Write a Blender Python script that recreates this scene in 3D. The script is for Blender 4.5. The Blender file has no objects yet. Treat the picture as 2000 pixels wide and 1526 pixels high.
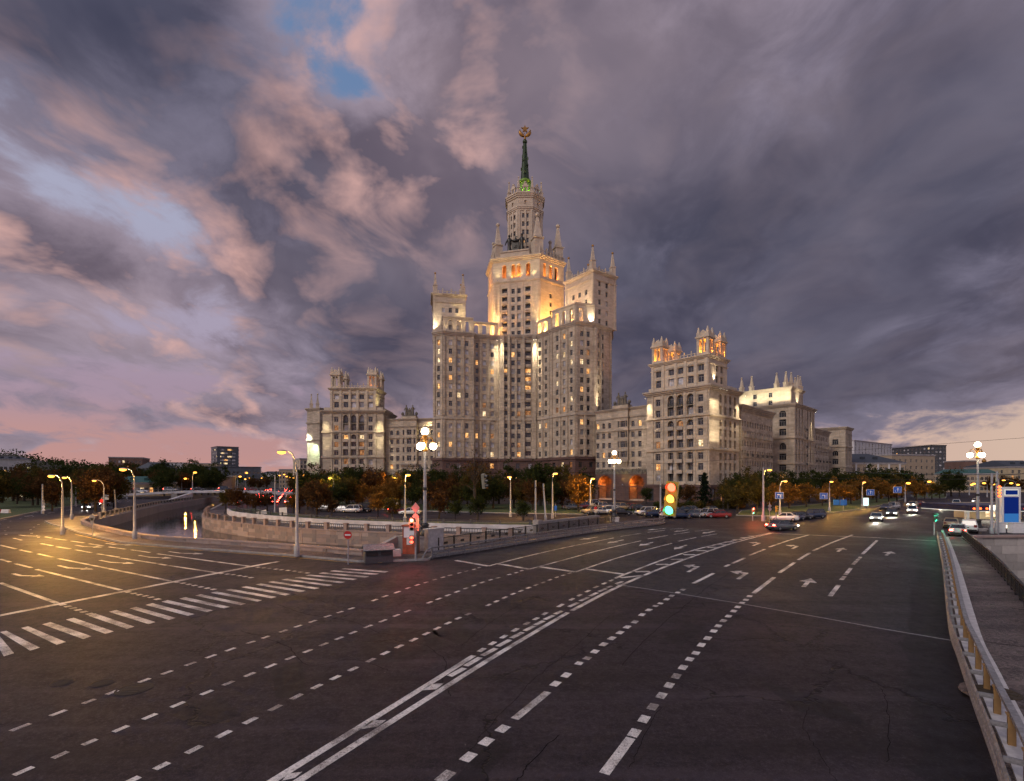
import bpy, bmesh, math, random
import numpy as np
from mathutils import Vector, Matrix
R = math.radians
SC = bpy.context.scene
COL = SC.collection
rng = random.Random(7)

# ---------------------------------------------------------------- camera
CAMH = 7.0
cam_d = bpy.data.cameras.new('camera')
cam_d.lens = 18.0; cam_d.sensor_width = 36.0; cam_d.sensor_fit = 'HORIZONTAL'
cam_d.shift_y = 0.0875
cam_d.clip_start = 0.1; cam_d.clip_end = 6000
cam = bpy.data.objects.new('camera', cam_d); COL.objects.link(cam)
cam.location = (0, 0, CAMH); cam.rotation_euler = (R(90), 0, 0)
SC.camera = cam
SC.render.resolution_x = 1024; SC.render.resolution_y = 781
SC.view_settings.view_transform = 'Standard'; SC.view_settings.look = 'None'
SC.view_settings.exposure = 0.0; SC.view_settings.gamma = 1.0
SC.view_settings.use_curve_mapping = False
cy = SC.cycles
cy.use_denoising = True
cy.max_bounces = 5; cy.diffuse_bounces = 2; cy.glossy_bounces = 3; cy.transmission_bounces = 3; cy.transparent_max_bounces = 6
cy.caustics_reflective = False; cy.caustics_refractive = False
cy.sample_clamp_indirect = 3.0
cy.use_light_tree = True
cy.use_adaptive_sampling = True; cy.adaptive_threshold = 0.04

# ---------------------------------------------------------------- node helpers
def lin(r, g, b):
    f = lambda c: (c / 255.0 / 12.92) if c / 255.0 <= 0.04045 else ((c / 255.0 + 0.055) / 1.055) ** 2.4
    return (f(r), f(g), f(b), 1.0)

class E:
    """a float or colour socket with arithmetic"""
    def __init__(s, nt, sock): s.nt, s.s = nt, sock
    def _m(s, op, *a, clamp=False):
        n = s.nt.nodes.new('ShaderNodeMath'); n.operation = op; n.use_clamp = clamp
        for i, v in enumerate((s,) + a):
            if isinstance(v, E): s.nt.links.new(v.s, n.inputs[i])
            else: n.inputs[i].default_value = v
        return E(s.nt, n.outputs[0])
    def __add__(s, o): return s._m('ADD', o)
    __radd__ = __add__
    def __sub__(s, o): return s._m('SUBTRACT', o)
    def __rsub__(s, o): return (s * -1.0) + o
    def __mul__(s, o): return s._m('MULTIPLY', o)
    __rmul__ = __mul__
    def __truediv__(s, o): return s._m('DIVIDE', o)
    def pw(s, o): return s._m('POWER', o)
    def mx(s, o): return s._m('MAXIMUM', o)
    def mn(s, o): return s._m('MINIMUM', o)
    def ab(s): return s._m('ABSOLUTE')
    def exp(s): return s._m('EXPONENT')
    def clamp(s): return s._m('ADD', 0.0, clamp=True)
    def smooth(s, a, b):
        n = s.nt.nodes.new('ShaderNodeMapRange'); n.interpolation_type = 'SMOOTHSTEP'
        s.nt.links.new(s.s, n.inputs[0]); n.inputs[1].default_value = a; n.inputs[2].default_value = b
        return E(s.nt, n.outputs[0])

class NT:
    def __init__(s, nt): s.nt = nt; s.n = nt.nodes; s.l = nt.links
    def node(s, t, **kw):
        n = s.n.new(t)
        for k, v in kw.items(): setattr(n, k, v)
        return n
    def put(s, sock, v):
        if isinstance(v, E): s.l.new(v.s, sock)
        elif hasattr(v, 'is_linked'): s.l.new(v, sock)
        else: sock.default_value = v
    def mix(s, f, a, b, mode='MIX'):
        n = s.node('ShaderNodeMix', data_type='RGBA', blend_type=mode)
        s.put(n.inputs[0], f); s.put(n.inputs[6], a); s.put(n.inputs[7], b)
        return n.outputs[2]
    def noise(s, vec, scale, detail=4, rough=0.5, dist=0.0, col=False, dim='3D'):
        n = s.node('ShaderNodeTexNoise', noise_dimensions=dim)
        if vec is not None: s.l.new(vec, n.inputs['Vector'])
        n.inputs['Scale'].default_value = scale; n.inputs['Detail'].default_value = detail
        n.inputs['Roughness'].default_value = rough; n.inputs['Distortion'].default_value = dist
        return n.outputs['Color'] if col else E(s.nt, n.outputs[0])
    def vm(s, op, a, b=None, scale=None):
        n = s.node('ShaderNodeVectorMath', operation=op)
        for i, v in enumerate((a, b)):
            if v is None: continue
            if hasattr(v, 'is_linked'): s.l.new(v, n.inputs[i])
            else: n.inputs[i].default_value = v
        if scale is not None: s.put(n.inputs['Scale'], scale)
        return n.outputs[1] if op in ('LENGTH', 'DISTANCE', 'DOT_PRODUCT') else n.outputs[0]
    def sep(s, v):
        n = s.node('ShaderNodeSeparateXYZ'); s.l.new(v, n.inputs[0]); return [E(s.nt, o) for o in n.outputs]
    def comb(s, *a):
        n = s.node('ShaderNodeCombineXYZ')
        for i, v in enumerate(a): s.put(n.inputs[i], v)
        return n.outputs[0]
    def ramp(s, f, stops, interp='EASE'):
        n = s.node('ShaderNodeValToRGB'); s.put(n.inputs[0], f); cr = n.color_ramp; cr.interpolation = interp
        while len(cr.elements) < len(stops): cr.elements.new(0.5)
        for e, (p, c) in zip(cr.elements, stops): e.position = p; e.color = c
        return n.outputs[0]

def pdir(px, py):
    """unit direction in which a point of the photograph lies"""
    v = Vector(((px - 1000) / 1000.0, 1.0, (938 - py) / 1000.0)); v.normalize(); return v

# ---------------------------------------------------------------- sky: dusk air with broken stratocumulus
SUN_EL, SUN_AZ = R(36), R(-134)      # soft afterglow behind the camera, a little to the left
world = bpy.data.worlds.new('World'); SC.world = world; world.use_nodes = True
wt = world.node_tree; wt.nodes.clear(); W = NT(wt)
sky = W.node('ShaderNodeTexSky', sky_type='NISHITA', sun_disc=False)
sky.sun_elevation = R(3.0); sky.sun_rotation = R(-75); sky.altitude = 150; sky.air_density = 1.2; sky.dust_density = 2.5; sky.ozone_density = 3.0
tc = W.node('ShaderNodeTexCoord'); D = tc.outputs['Generated']
dx, dy, dz = W.sep(D)
up = dz.mx(0.0)
den = up + 0.30
P2 = W.comb(dx / den, dy / den, up * 0.8)          # the cloud deck, a level layer seen from below
P2 = W.vm('ADD', P2, W.vm('SCALE', W.noise(P2, 1.6, 2, 0.55, col=True), None, scale=0.42))

def blob(px, py, k, anis=None):
    """soft patch of the sky round one direction; k = tightness"""
    return (px, py, k, anis)
def wsum(items):
    """weighted sum of soft patches, three at a time"""
    tot = None
    for i in range(0, len(items), 3):
        ch = items[i:i + 3]; comp = []; ks = []; os_ = []
        for w, (px, py, k, an) in ch:
            c = pdir(px, py)
            if an is None: comp.append(E(wt, W.vm('DOT_PRODUCT', D, c))); ks.append(2 * k); os_.append(-2 * k)
            else:
                v = W.vm('MULTIPLY_ADD', D, an); v.node.inputs[2].default_value = tuple(-c[j] * an[j] for j in range(3))
                comp.append(E(wt, W.vm('DOT_PRODUCT', v, v))); ks.append(-k); os_.append(0.0)
        while len(comp) < 3: comp.append(0.0); ks.append(0.0); os_.append(-50.0)
        e = W.vm('MULTIPLY_ADD', W.comb(*comp), tuple(ks)); e.node.inputs[2].default_value = tuple(os_)
        p = W.vm('POWER', (math.e,) * 3, e)
        q = E(wt, W.vm('DOT_PRODUCT', p, tuple([w for w, _ in ch] + [0.0] * (3 - len(ch)))))
        tot = q if tot is None else tot + q
    return tot

cover = wsum([(0.50, blob(1550, 300, 1.7)), (0.24, blob(1600, -20, 14.0)), (0.24, blob(1700, 600, 4.0)), (0.30, blob(1000, 330, 10.0)),
              (0.20, blob(1250, 560, 10.0)), (0.20, blob(930, 60, 16.0)), (0.24, blob(880, 560, 26.0)),
              (0.44, blob(380, 150, 26.0)), (0.44, blob(540, 340, 50.0)), (0.40, blob(0, 60, 26.0)), (0.26, blob(170, 120, 40.0)),
              (0.40, blob(620, 590, 40.0)), (0.30, blob(760, 700, 60.0)), (0.22, blob(780, 330, 40.0)),
              (0.46, blob(50, 470, 110.0, (0.55, 1, 1.4))), (0.44, blob(260, 530, 150.0, (0.6, 1, 1.4))), (0.24, blob(520, 500, 90.0)),
              (0.56, blob(120, 780, 60.0, (0.32, 1, 3.0))), (0.50, blob(480, 825, 100.0, (0.36, 1, 3.2))),
              (0.44, blob(320, 700, 180.0, (0.45, 1, 3.0))), (0.34, blob(60, 640, 220.0, (0.5, 1, 3.0))), (0.40, blob(525, 905, 420.0, (0.45, 1, 1.8))),
              (0.30, blob(60, 875, 160.0, (0.25, 1, 4.0))), (0.24, blob(1500, 820, 30.0, (0.4, 1, 2.0))),
              (-0.26, blob(640, 40, 36.0)), (-0.26, blob(540, -20, 70.0)), (-0.22, blob(730, 80, 120.0)), (-0.40, blob(650, 190, 200.0)), (-0.26, blob(600, 300, 300.0)), (-0.55, blob(600, 445, 240.0, (0.7, 1, 1.3))), (-0.22, blob(330, 300, 110.0)),
              (-0.22, blob(60, 270, 70.0)), (-0.17, blob(220, 380, 44.0)), (-0.20, blob(470, 250, 120.0)), (-0.22, blob(220, 640, 40.0)), (-0.30, blob(430, 600, 70.0)), (-0.20, blob(400, 430, 120.0)),
              (-0.42, blob(400, 890, 16.0, (0.45, 1, 2.6))), (-0.62, blob(1930, 885, 12.0, (0.4, 1, 2.6)))])

def dens(off):
    v = P2 if off is None else W.vm('ADD', P2, off)
    return (W.noise(W.vm('MULTIPLY', v, (1.0, 0.8, 1.2)), 2.1, 6, 0.54) - 0.5) * 2.5 + 0.5
fine = (W.noise(W.vm('MULTIPLY', P2, (1.0, 0.7, 1.2)), 7.0, 6, 0.64) - 0.5) * 0.9
d0 = dens(None); d1 = dens((-0.075, -0.035, -0.02))
dn = d0 + fine + cover - 0.10
alpha = dn.smooth(0.30, 0.66)
thick = dn.smooth(0.50, 1.25)
lit = ((d0 - d1) * 2.0 + fine * 0.5 + 0.05).clamp()

# clear air: Nishita tinted by the dusk
elev = up
hor_l = lin(206, 154, 146); hor_m = lin(166, 142, 160); zen = lin(94, 124, 168); hor_r = lin(226, 198, 178)
air = W.ramp(elev, [(0.0, hor_l), (0.06, lin(196, 150, 150)), (0.14, lin(172, 148, 168)), (0.26, lin(176, 164, 186)), (0.40, lin(176, 176, 200)), (0.60, lin(112, 138, 178)), (1.0, zen)])
right = (dx * 1.6 - 0.35).smooth(0.0, 1.0)
air = W.mix(right * (1.0 - elev.smooth(0.05, 0.28)), air, hor_r)
air = W.mix(0.12, air, W.mix(1.0, sky.outputs[0], (0.11, 0.11, 0.11, 1), 'MULTIPLY'))

# cloud body
warm = wsum([(1.0, blob(770, 220, 36.0)), (1.1, blob(110, 450, 40.0)), (1.0, blob(330, 560, 70.0)), (1.0, blob(500, 890, 40.0, (0.4, 1, 1.6))), (0.4, blob(560, 490, 30.0)), (0.45, blob(830, 140, 22.0)), (0.6, blob(500, 790, 90.0, (0.5, 1, 2.5)))]).clamp()
cool = wsum([(1.0, blob(1720, 660, 8.0)), (0.9, blob(1250, 640, 14.0)), (0.8, blob(500, 330, 30.0)), (0.5, blob(380, 140, 40.0)), (0.8, blob(720, 660, 30.0)), (0.8, blob(10, 100, 24.0)), (0.8, blob(120, 780, 40.0, (0.35, 1, 2.0))), (0.4, blob(1950, 100, 20.0))]).clamp()
left = 1.0 - (dx * 1.4 + 0.55).smooth(0.0, 1.0)
body = W.mix(thick, lin(172, 156, 170), W.mix(left, lin(120, 108, 120), lin(104, 95, 110)))
body = W.mix(cool * 0.85, body, W.mix(thick, lin(112, 110, 132), lin(58, 60, 80)))
tex = W.noise(W.vm('MULTIPLY', P2, (1.0, 0.6, 1.2)), 3.4, 4, 0.56)
body = W.mix(((tex - 0.5) * 3.4 + 0.3).clamp() * 0.55, body, W.mix(cool, lin(154, 136, 144), lin(110, 107, 124)))
body = W.mix(((0.48 - tex) * 4.4).clamp() * 0.55, body, W.mix(cool, lin(86, 78, 94), lin(50, 52, 70)))
body = W.mix(warm * (0.04 + 1.1 * lit).clamp() * 0.95, body, lin(238, 184, 170))
body = W.mix(lit * 0.34 * (1.0 - cool * 0.7), body, lin(190, 168, 172))
col = W.mix(alpha * 0.96, air, body)
bg = W.node('ShaderNodeBackground'); W.put(bg.inputs[0], col); bg.inputs[1].default_value = 1.0
out = W.node('ShaderNodeOutputWorld'); wt.links.new(bg.outputs[0], out.inputs[0])
world.cycles.sampling_method = 'NONE'

sun_d = bpy.data.lights.new('sun', 'SUN'); sun_d.energy = 1.5; sun_d.angle = R(22); sun_d.color = (1.0, 0.88, 0.79)
sun_o = bpy.data.objects.new('sun', sun_d); COL.objects.link(sun_o)
sd = Vector((math.sin(SUN_AZ) * math.cos(SUN_EL), math.cos(SUN_AZ) * math.cos(SUN_EL), math.sin(SUN_EL)))
sun_o.rotation_euler = (-sd).to_track_quat('-Z', 'Y').to_euler()

# ---------------------------------------------------------------- mesh helpers
def G(px, py, h=0.0):
    """point on level h that lies at a point of the photograph"""
    Z = (CAMH - h) * 1000.0 / (py - 938.0)
    return Vector(((px - 1000) / 1000.0 * Z, Z, h))
def AT(px, Z): return (px - 1000) / 1000.0 * Z
def HT(py, Z): return CAMH + (938 - py) / 1000.0 * Z

class MB:
    """collects faces of one mesh object"""
    def __init__(s): s.v = []; s.f = []; s.m = []; s.sm = []
    def add(s, vs, fs, m=0, smooth=False):
        b = len(s.v); s.v += [tuple(v) for v in vs]
        for f in fs: s.f.append(tuple(b + i for i in f)); s.m.append(m); s.sm.append(smooth)
    def quad(s, a, b, c, d, m=0): s.add([a, b, c, d], [(0, 1, 2, 3)], m)
    def box(s, c, size, rz=0.0, m=0, mat=None):
        x, y, z = size[0] / 2, size[1] / 2, size[2] / 2
        vs = [Vector((i * x, j * y, k * z)) for k in (-1, 1) for j in (-1, 1) for i in (-1, 1)]
        if mat is not None: vs = [mat @ v for v in vs]
        elif rz:
            q = Matrix.Rotation(rz, 3, 'Z'); vs = [q @ v for v in vs]
        c = Vector(c); vs = [v + c for v in vs]
        s.add(vs, [(0, 2, 3, 1), (4, 5, 7, 6), (0, 1, 5, 4), (2, 6, 7, 3), (0, 4, 6, 2), (1, 3, 7, 5)], m)
    def prism(s, poly, z0, z1, m=0, top=True, bottom=False, mtop=None):
        n = len(poly); vs = [(p[0], p[1], z0) for p in poly] + [(p[0], p[1], z1) for p in poly]
        s.add(vs, [(i, (i + 1) % n, n + (i + 1) % n, n + i) for i in range(n)], m)
        if top:
            s.add([(p[0], p[1], z1) for p in poly], [tuple(range(n))], m if mtop is None else mtop)
        if bottom: s.add([(p[0], p[1], z0) for p in poly], [tuple(reversed(range(n)))], m)
    def frustum(s, poly0, z0, poly1, z1, m=0, cap=True):
        n = len(poly0); vs = [(p[0], p[1], z0) for p in poly0] + [(p[0], p[1], z1) for p in poly1]
        fs = [(i, (i + 1) % n, n + (i + 1) % n, n + i) for i in range(n)]
        if cap: fs.append(tuple(range(n, 2 * n)))
        s.add(vs, fs, m)
    def lathe(s, prof, n=12, c=(0, 0, 0), m=0, smooth=True, rot=0.0):
        vs = []
        for r, z in prof:
            for i in range(n):
                a = 2 * math.pi * i / n + rot; vs.append((c[0] + r * math.cos(a), c[1] + r * math.sin(a), c[2] + z))
        fs = []
        for k in range(len(prof) - 1):
            for i in range(n): fs.append((k * n + i, k * n + (i + 1) % n, (k + 1) * n + (i + 1) % n, (k + 1) * n + i))
        s.add(vs, fs, m, smooth)
        s.add(vs[-n:], [tuple(range(n))], m)
        s.add(vs[:n], [tuple(reversed(range(n)))], m)
    def ball(s, c, r, m=0, n=14, k=9, sc=(1, 1, 1)):
        vs = []; fs = []
        for j in range(k + 1):
            t = math.pi * j / k
            for i in range(n):
                a = 2 * math.pi * i / n
                vs.append((c[0] + r * sc[0] * math.sin(t) * math.cos(a), c[1] + r * sc[1] * math.sin(t) * math.sin(a), c[2] - r * sc[2] * math.cos(t)))
        for j in range(k):
            for i in range(n): fs.append((j * n + i, j * n + (i + 1) % n, (j + 1) * n + (i + 1) % n, (j + 1) * n + i))
        s.add(vs, fs, m, True)
    def tube(s, pts, r, n=6, m=0, smooth=True):
        pts = [Vector(p) for p in pts]; rs = r if isinstance(r, (list, tuple)) else [r] * len(pts)
        vs = []; k = len(pts)
        ref = Vector((0, 0, 1))
        for i, p in enumerate(pts):
            t = (pts[min(i + 1, k - 1)] - pts[max(i - 1, 0)]).normalized()
            a = t.cross(ref)
            if a.length < 0.05: a = t.cross(Vector((1, 0, 0)))
            a.normalize(); b = a.cross(t)
            for j in range(n):
                q = 2 * math.pi * j / n; vs.append(p + (a * math.cos(q) + b * math.sin(q)) * rs[i])
        fs = [(i * n + j, i * n + (j + 1) % n, (i + 1) * n + (j + 1) % n, (i + 1) * n + j) for i in range(k - 1) for j in range(n)]
        s.add(vs, fs, m, smooth)
        s.add(vs[:n], [tuple(range(n))], m); s.add(vs[-n:], [tuple(reversed(range(n)))], m)
    def beam(s, a, b, w, h, m=0):
        """box-section bar from a to b (w across, h up)"""
        a, b = Vector(a), Vector(b); t = (b - a).normalized(); x = t.cross(Vector((0, 0, 1)))
        if x.length < 1e-3: x = Vector((1, 0, 0))
        x.normalize(); y = x.cross(t); x = x * (w / 2); y = y * (h / 2)
        vs = [a - x - y, a + x - y, a + x + y, a - x + y, b - x - y, b + x - y, b + x + y, b - x + y]
        s.add(vs, [(0, 1, 2, 3), (7, 6, 5, 4), (0, 4, 5, 1), (1, 5, 6, 2), (2, 6, 7, 3), (3, 7, 4, 0)], m)
    def mesh(s, name, mats):
        me = bpy.data.meshes.new(name); me.from_pydata(s.v, [], s.f); 
        for m in mats: me.materials.append(m)
        n = len(me.polygons)
        me.polygons.foreach_set('material_index', s.m); me.polygons.foreach_set('use_smooth', s.sm)
        if n: box_uv(me)
        me.update(); return me
    def build(s, name, mats, parent=None, **kw):
        if not isinstance(mats, (list, tuple)): mats = [mats]
        return link(name, s.mesh(name, mats), parent, **kw)

def box_uv(me):
    """metre-scale UVs: along the wall and up, or plan coordinates on level faces"""
    nl = len(me.loops); uv = me.uv_layers.new(name='metres')
    co = np.empty(len(me.vertices) * 3, np.float32); me.vertices.foreach_get('co', co); co = co.reshape(-1, 3)
    vi = np.empty(nl, np.int32); me.loops.foreach_get('vertex_index', vi)
    nr = np.empty(len(me.polygons) * 3, np.float32); me.polygons.foreach_get('normal', nr); nr = nr.reshape(-1, 3)
    lt = np.empty(len(me.polygons), np.int32); me.polygons.foreach_get('loop_total', lt)
    pn = np.repeat(nr, lt, axis=0); c = co[vi]
    h = np.hypot(pn[:, 0], pn[:, 1]) + 1e-6
    u = (-pn[:, 1] * c[:, 0] + pn[:, 0] * c[:, 1]) / h
    flat = np.abs(pn[:, 2]) > 0.8
    U = np.where(flat, c[:, 0], u); V = np.where(flat, c[:, 1], c[:, 2])
    uv.data.foreach_set('uv', np.stack([U, V], 1).astype(np.float32).ravel())

def link(name, me, parent=None, loc=None, rz=None, label=None, cat=None, group=None, kind=None):
    o = bpy.data.objects.new(name, me); COL.objects.link(o)
    if parent is not None: o.parent = parent
    if loc is not None: o.location = loc
    if rz is not None: o.rotation_euler = (0, 0, rz)
    if label: o['label'] = label
    if cat: o['category'] = cat
    if group: o['group'] = group
    if kind: o['kind'] = kind
    return o
def thing(name, label, cat, loc=(0, 0, 0), rz=0.0, group=None):
    return link(name, None, None, loc, rz, label, cat, group)
KIDS = {}
def tree_copy(o, loc, rz=0.0, label=None, scale=None):
    """a copy of a thing, its parts and sub-parts, sharing their meshes"""
    c = o.copy(); COL.objects.link(c); c.location = loc; c.rotation_euler = (0, 0, rz)
    if label: c['label'] = label
    if scale: c.scale = scale
    def rec(src, dst):
        for ch in KIDS.get(src.name, None) or src.children:
            k = ch.copy(); COL.objects.link(k); k.parent = dst; rec(ch, k)
    rec(o, c); return c

# ---------------------------------------------------------------- materials
def material(name):
    m = bpy.data.materials.new(name); m.use_nodes = True; m.node_tree.nodes.clear(); n = NT(m.node_tree)
    o = n.node('ShaderNodeOutputMaterial'); return m, n, o
def principled(n, o, col, rough=0.6, metal=0.0, bump=None, bs=0.3, bd=0.02, spec=None):
    b = n.node('ShaderNodeBsdfPrincipled'); n.put(b.inputs['Base Color'], col); n.put(b.inputs['Roughness'], rough); b.inputs['Metallic'].default_value = metal
    if spec is not None: b.inputs['Specular IOR Level'].default_value = spec
    if bump is not None:
        k = n.node('ShaderNodeBump'); k.inputs['Strength'].default_value = bs; k.inputs['Distance'].default_value = bd
        n.put(k.inputs['Height'], bump); n.l.new(k.outputs[0], b.inputs['Normal'])
    n.l.new(b.outputs[0], o.inputs[0]); return b
def simple(name, col, rough=0.6, metal=0.0, var=0.25, scale=3.0):
    """plain paint or metal with grime"""
    m, n, o = material(name); tcn = n.node('ShaderNodeTexCoord'); v = tcn.outputs['Object']
    q = n.noise(v, scale, 5, 0.6); c = tuple(col) + (1.0,)
    d = tuple(x * (1 - var) for x in col) + (1.0,)
    principled(n, o, n.mix(q.smooth(0.35, 0.7), d, c), 0.12 * (q - 0.5) + rough, metal); return m
def emit(name, col, s):
    m, n, o = material(name); e = n.node('ShaderNodeEmission'); e.inputs[0].default_value = tuple(col) + (1.0,); e.inputs[1].default_value = s
    n.l.new(e.outputs[0], o.inputs[0]); return m
def uvn(n): return n.node('ShaderNodeTexCoord').outputs['UV']

def stone(name, c1, c2, bw=1.6, bh=0.55, mort=0.012, stain=0.35, rough=0.8, joint=0.78, block=0.10):
    """ashlar facing: blocks of slightly different tone, joints, soot and rain streaks"""
    m, n, o = material(name); uv = uvn(n); pos = n.node('ShaderNodeNewGeometry').outputs['Position']
    br = n.node('ShaderNodeTexBrick'); n.l.new(uv, br.inputs['Vector'])
    br.inputs['Scale'].default_value = 1.0; br.inputs['Brick Width'].default_value = bw; br.inputs['Row Height'].default_value = bh
    br.inputs['Mortar Size'].default_value = mort; br.inputs['Color1'].default_value = (1, 1, 1, 1); br.inputs['Color2'].default_value = (1 - block * 2,) * 3 + (1,)
    br.inputs['Mortar'].default_value = (joint,) * 3 + (1,); br.offset = 0.5
    q = n.noise(pos, 0.22, 4, 0.68); fine = n.noise(pos, 2.6, 4, 0.65)
    st = n.noise(n.vm('MULTIPLY', pos, (0.9, 0.9, 0.09)), 1.0, 3, 0.6)
    base = n.mix(q.smooth(0.3, 0.72), c1 + (1,), c2 + (1,))
    base = n.mix(fine.smooth(0.35, 0.8) * 0.30, base, tuple(x * 0.55 for x in c1) + (1,))
    base = n.mix(st.smooth(0.52, 0.78) * stain, base, tuple(x * 0.5 for x in c1) + (1,))
    base = n.mix(1.0, base, br.outputs[0], 'MULTIPLY')
    principled(n, o, base, rough, 0.0, fine * 0.6 + E(n.nt, br.outputs['Fac']) * -0.8, 0.35, 0.03); return m

M = {}
M['lime'] = stone('facing_limestone', (0.60, 0.50, 0.385), (0.41, 0.338, 0.258), stain=0.6, block=0.15)
M['lime_pale'] = stone('facing_pale_stone', (0.64, 0.54, 0.42), (0.52, 0.43, 0.325), stain=0.3)
M['trim'] = stone('trim_stone', (0.52, 0.44, 0.355), (0.40, 0.335, 0.265), bw=2.4, bh=5.0, stain=0.4)
M['red_granite'] = stone('red_granite', (0.155, 0.085, 0.068), (0.105, 0.06, 0.05), bw=1.8, bh=0.8, mort=0.03, stain=0.3, rough=0.6, joint=0.5)
M['quay'] = stone('quay_granite', (0.33, 0.245, 0.215), (0.25, 0.19, 0.17), bw=50, bh=50, mort=0.0, stain=0.3, block=0.0)
M['pale_concrete'] = simple('pale_concrete', (0.55, 0.52, 0.52), 0.8)
M['grey_concrete'] = simple('grey_concrete', (0.30, 0.29, 0.29), 0.85)
M['rail_grey'] = simple('galvanised_rail', (0.25, 0.245, 0.26), 0.6, 0.0, 0.45, 6.0)
M['pole_grey'] = simple('grey_pole_paint', (0.34, 0.34, 0.36), 0.5)
M['black_iron'] = simple('black_iron', (0.02, 0.02, 0.022), 0.45)
M['rail_rust'] = simple('rusty_iron', (0.05, 0.034, 0.02), 0.85)
M['tar'] = simple('bitumen_seal', (0.011, 0.009, 0.009), 0.9); M['tar'].node_tree.nodes['Principled BSDF'].inputs['Specular IOR Level'].default_value = 0.05
M['dark_iron'] = simple('dark_grey_iron', (0.07, 0.075, 0.085), 0.5)
M['bronze'] = simple('dark_bronze', (0.055, 0.052, 0.045), 0.4, 0.5)
M['sculpt'] = simple('sculpture_stone', (0.20, 0.175, 0.14), 0.85, 0, 0.5)
M['gold'] = simple('dull_gold', (0.42, 0.21, 0.05), 0.4, 0.6)
M['green_metal'] = simple('green_cap_metal', (0.16, 0.30, 0.03), 0.5, 0.1)
M['spire_metal'] = simple('dark_green_spire_metal', (0.035, 0.06, 0.02), 0.45, 0.3, 0.4)
M['dark_glass'] = None
M['white_frame'] = simple('window_frame_paint', (0.40, 0.37, 0.34), 0.5)
M['brown_frame'] = simple('window_frame_brown', (0.09, 0.07, 0.055), 0.5)
M['roof_dark'] = simple('roof_sheet_dark', (0.035, 0.045, 0.06), 0.6)
M['roof_green'] = simple('roof_sheet_green', (0.03, 0.11, 0.10), 0.55)
def glass(name, tint, rough=0.06):
    m, n, o = material(name); pos = n.node('ShaderNodeNewGeometry').outputs['Position']
    q = n.noise(pos, 0.35, 2, 0.5); w = n.noise(pos, 0.8, 2, 0.5)
    c = n.mix(q.smooth(0.4, 0.62), tuple(tint) + (1,), tuple(x * 0.35 for x in tint) + (1,))
    principled(n, o, c, rough, 0.0, w, 0.12, 0.05, spec=0.9); return m
M['dark_glass'] = glass('window_glass', (0.045, 0.05, 0.06))
M['blind_sky_glass'] = glass('window_glass_curtain_and_painted_sky', (0.62, 0.62, 0.66), 0.15)  # pale tint: curtains plus reflected sky painted into the glass colour
def litglass(name, c1, c2, s):
    m, n, o = material(name); pos = n.node('ShaderNodeNewGeometry').outputs['Position']
    q = n.noise(pos, 1.1, 3, 0.6); e = n.node('ShaderNodeEmission'); n.put(e.inputs[0], n.mix(q.smooth(0.35, 0.65), c1 + (1,), c2 + (1,)))
    n.put(e.inputs[1], q.smooth(0.25, 0.75) * s + s * 0.25); n.l.new(e.outputs[0], o.inputs[0]); return m
M['lit_warm'] = litglass('lit_window_warm', (1.0, 0.36, 0.09), (1.0, 0.58, 0.22), 1.5)
M['lit_pale'] = litglass('lit_window_pale', (1.0, 0.62, 0.28), (1.0, 0.82, 0.52), 1.5)
M['lit_dim'] = litglass('lit_window_dim', (0.5, 0.17, 0.05), (0.7, 0.33, 0.14), 0.7)
M['lit_yellow'] = litglass('lit_window_yellow', (0.95, 0.75, 0.2), (1.0, 0.9, 0.45), 1.3)

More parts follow.
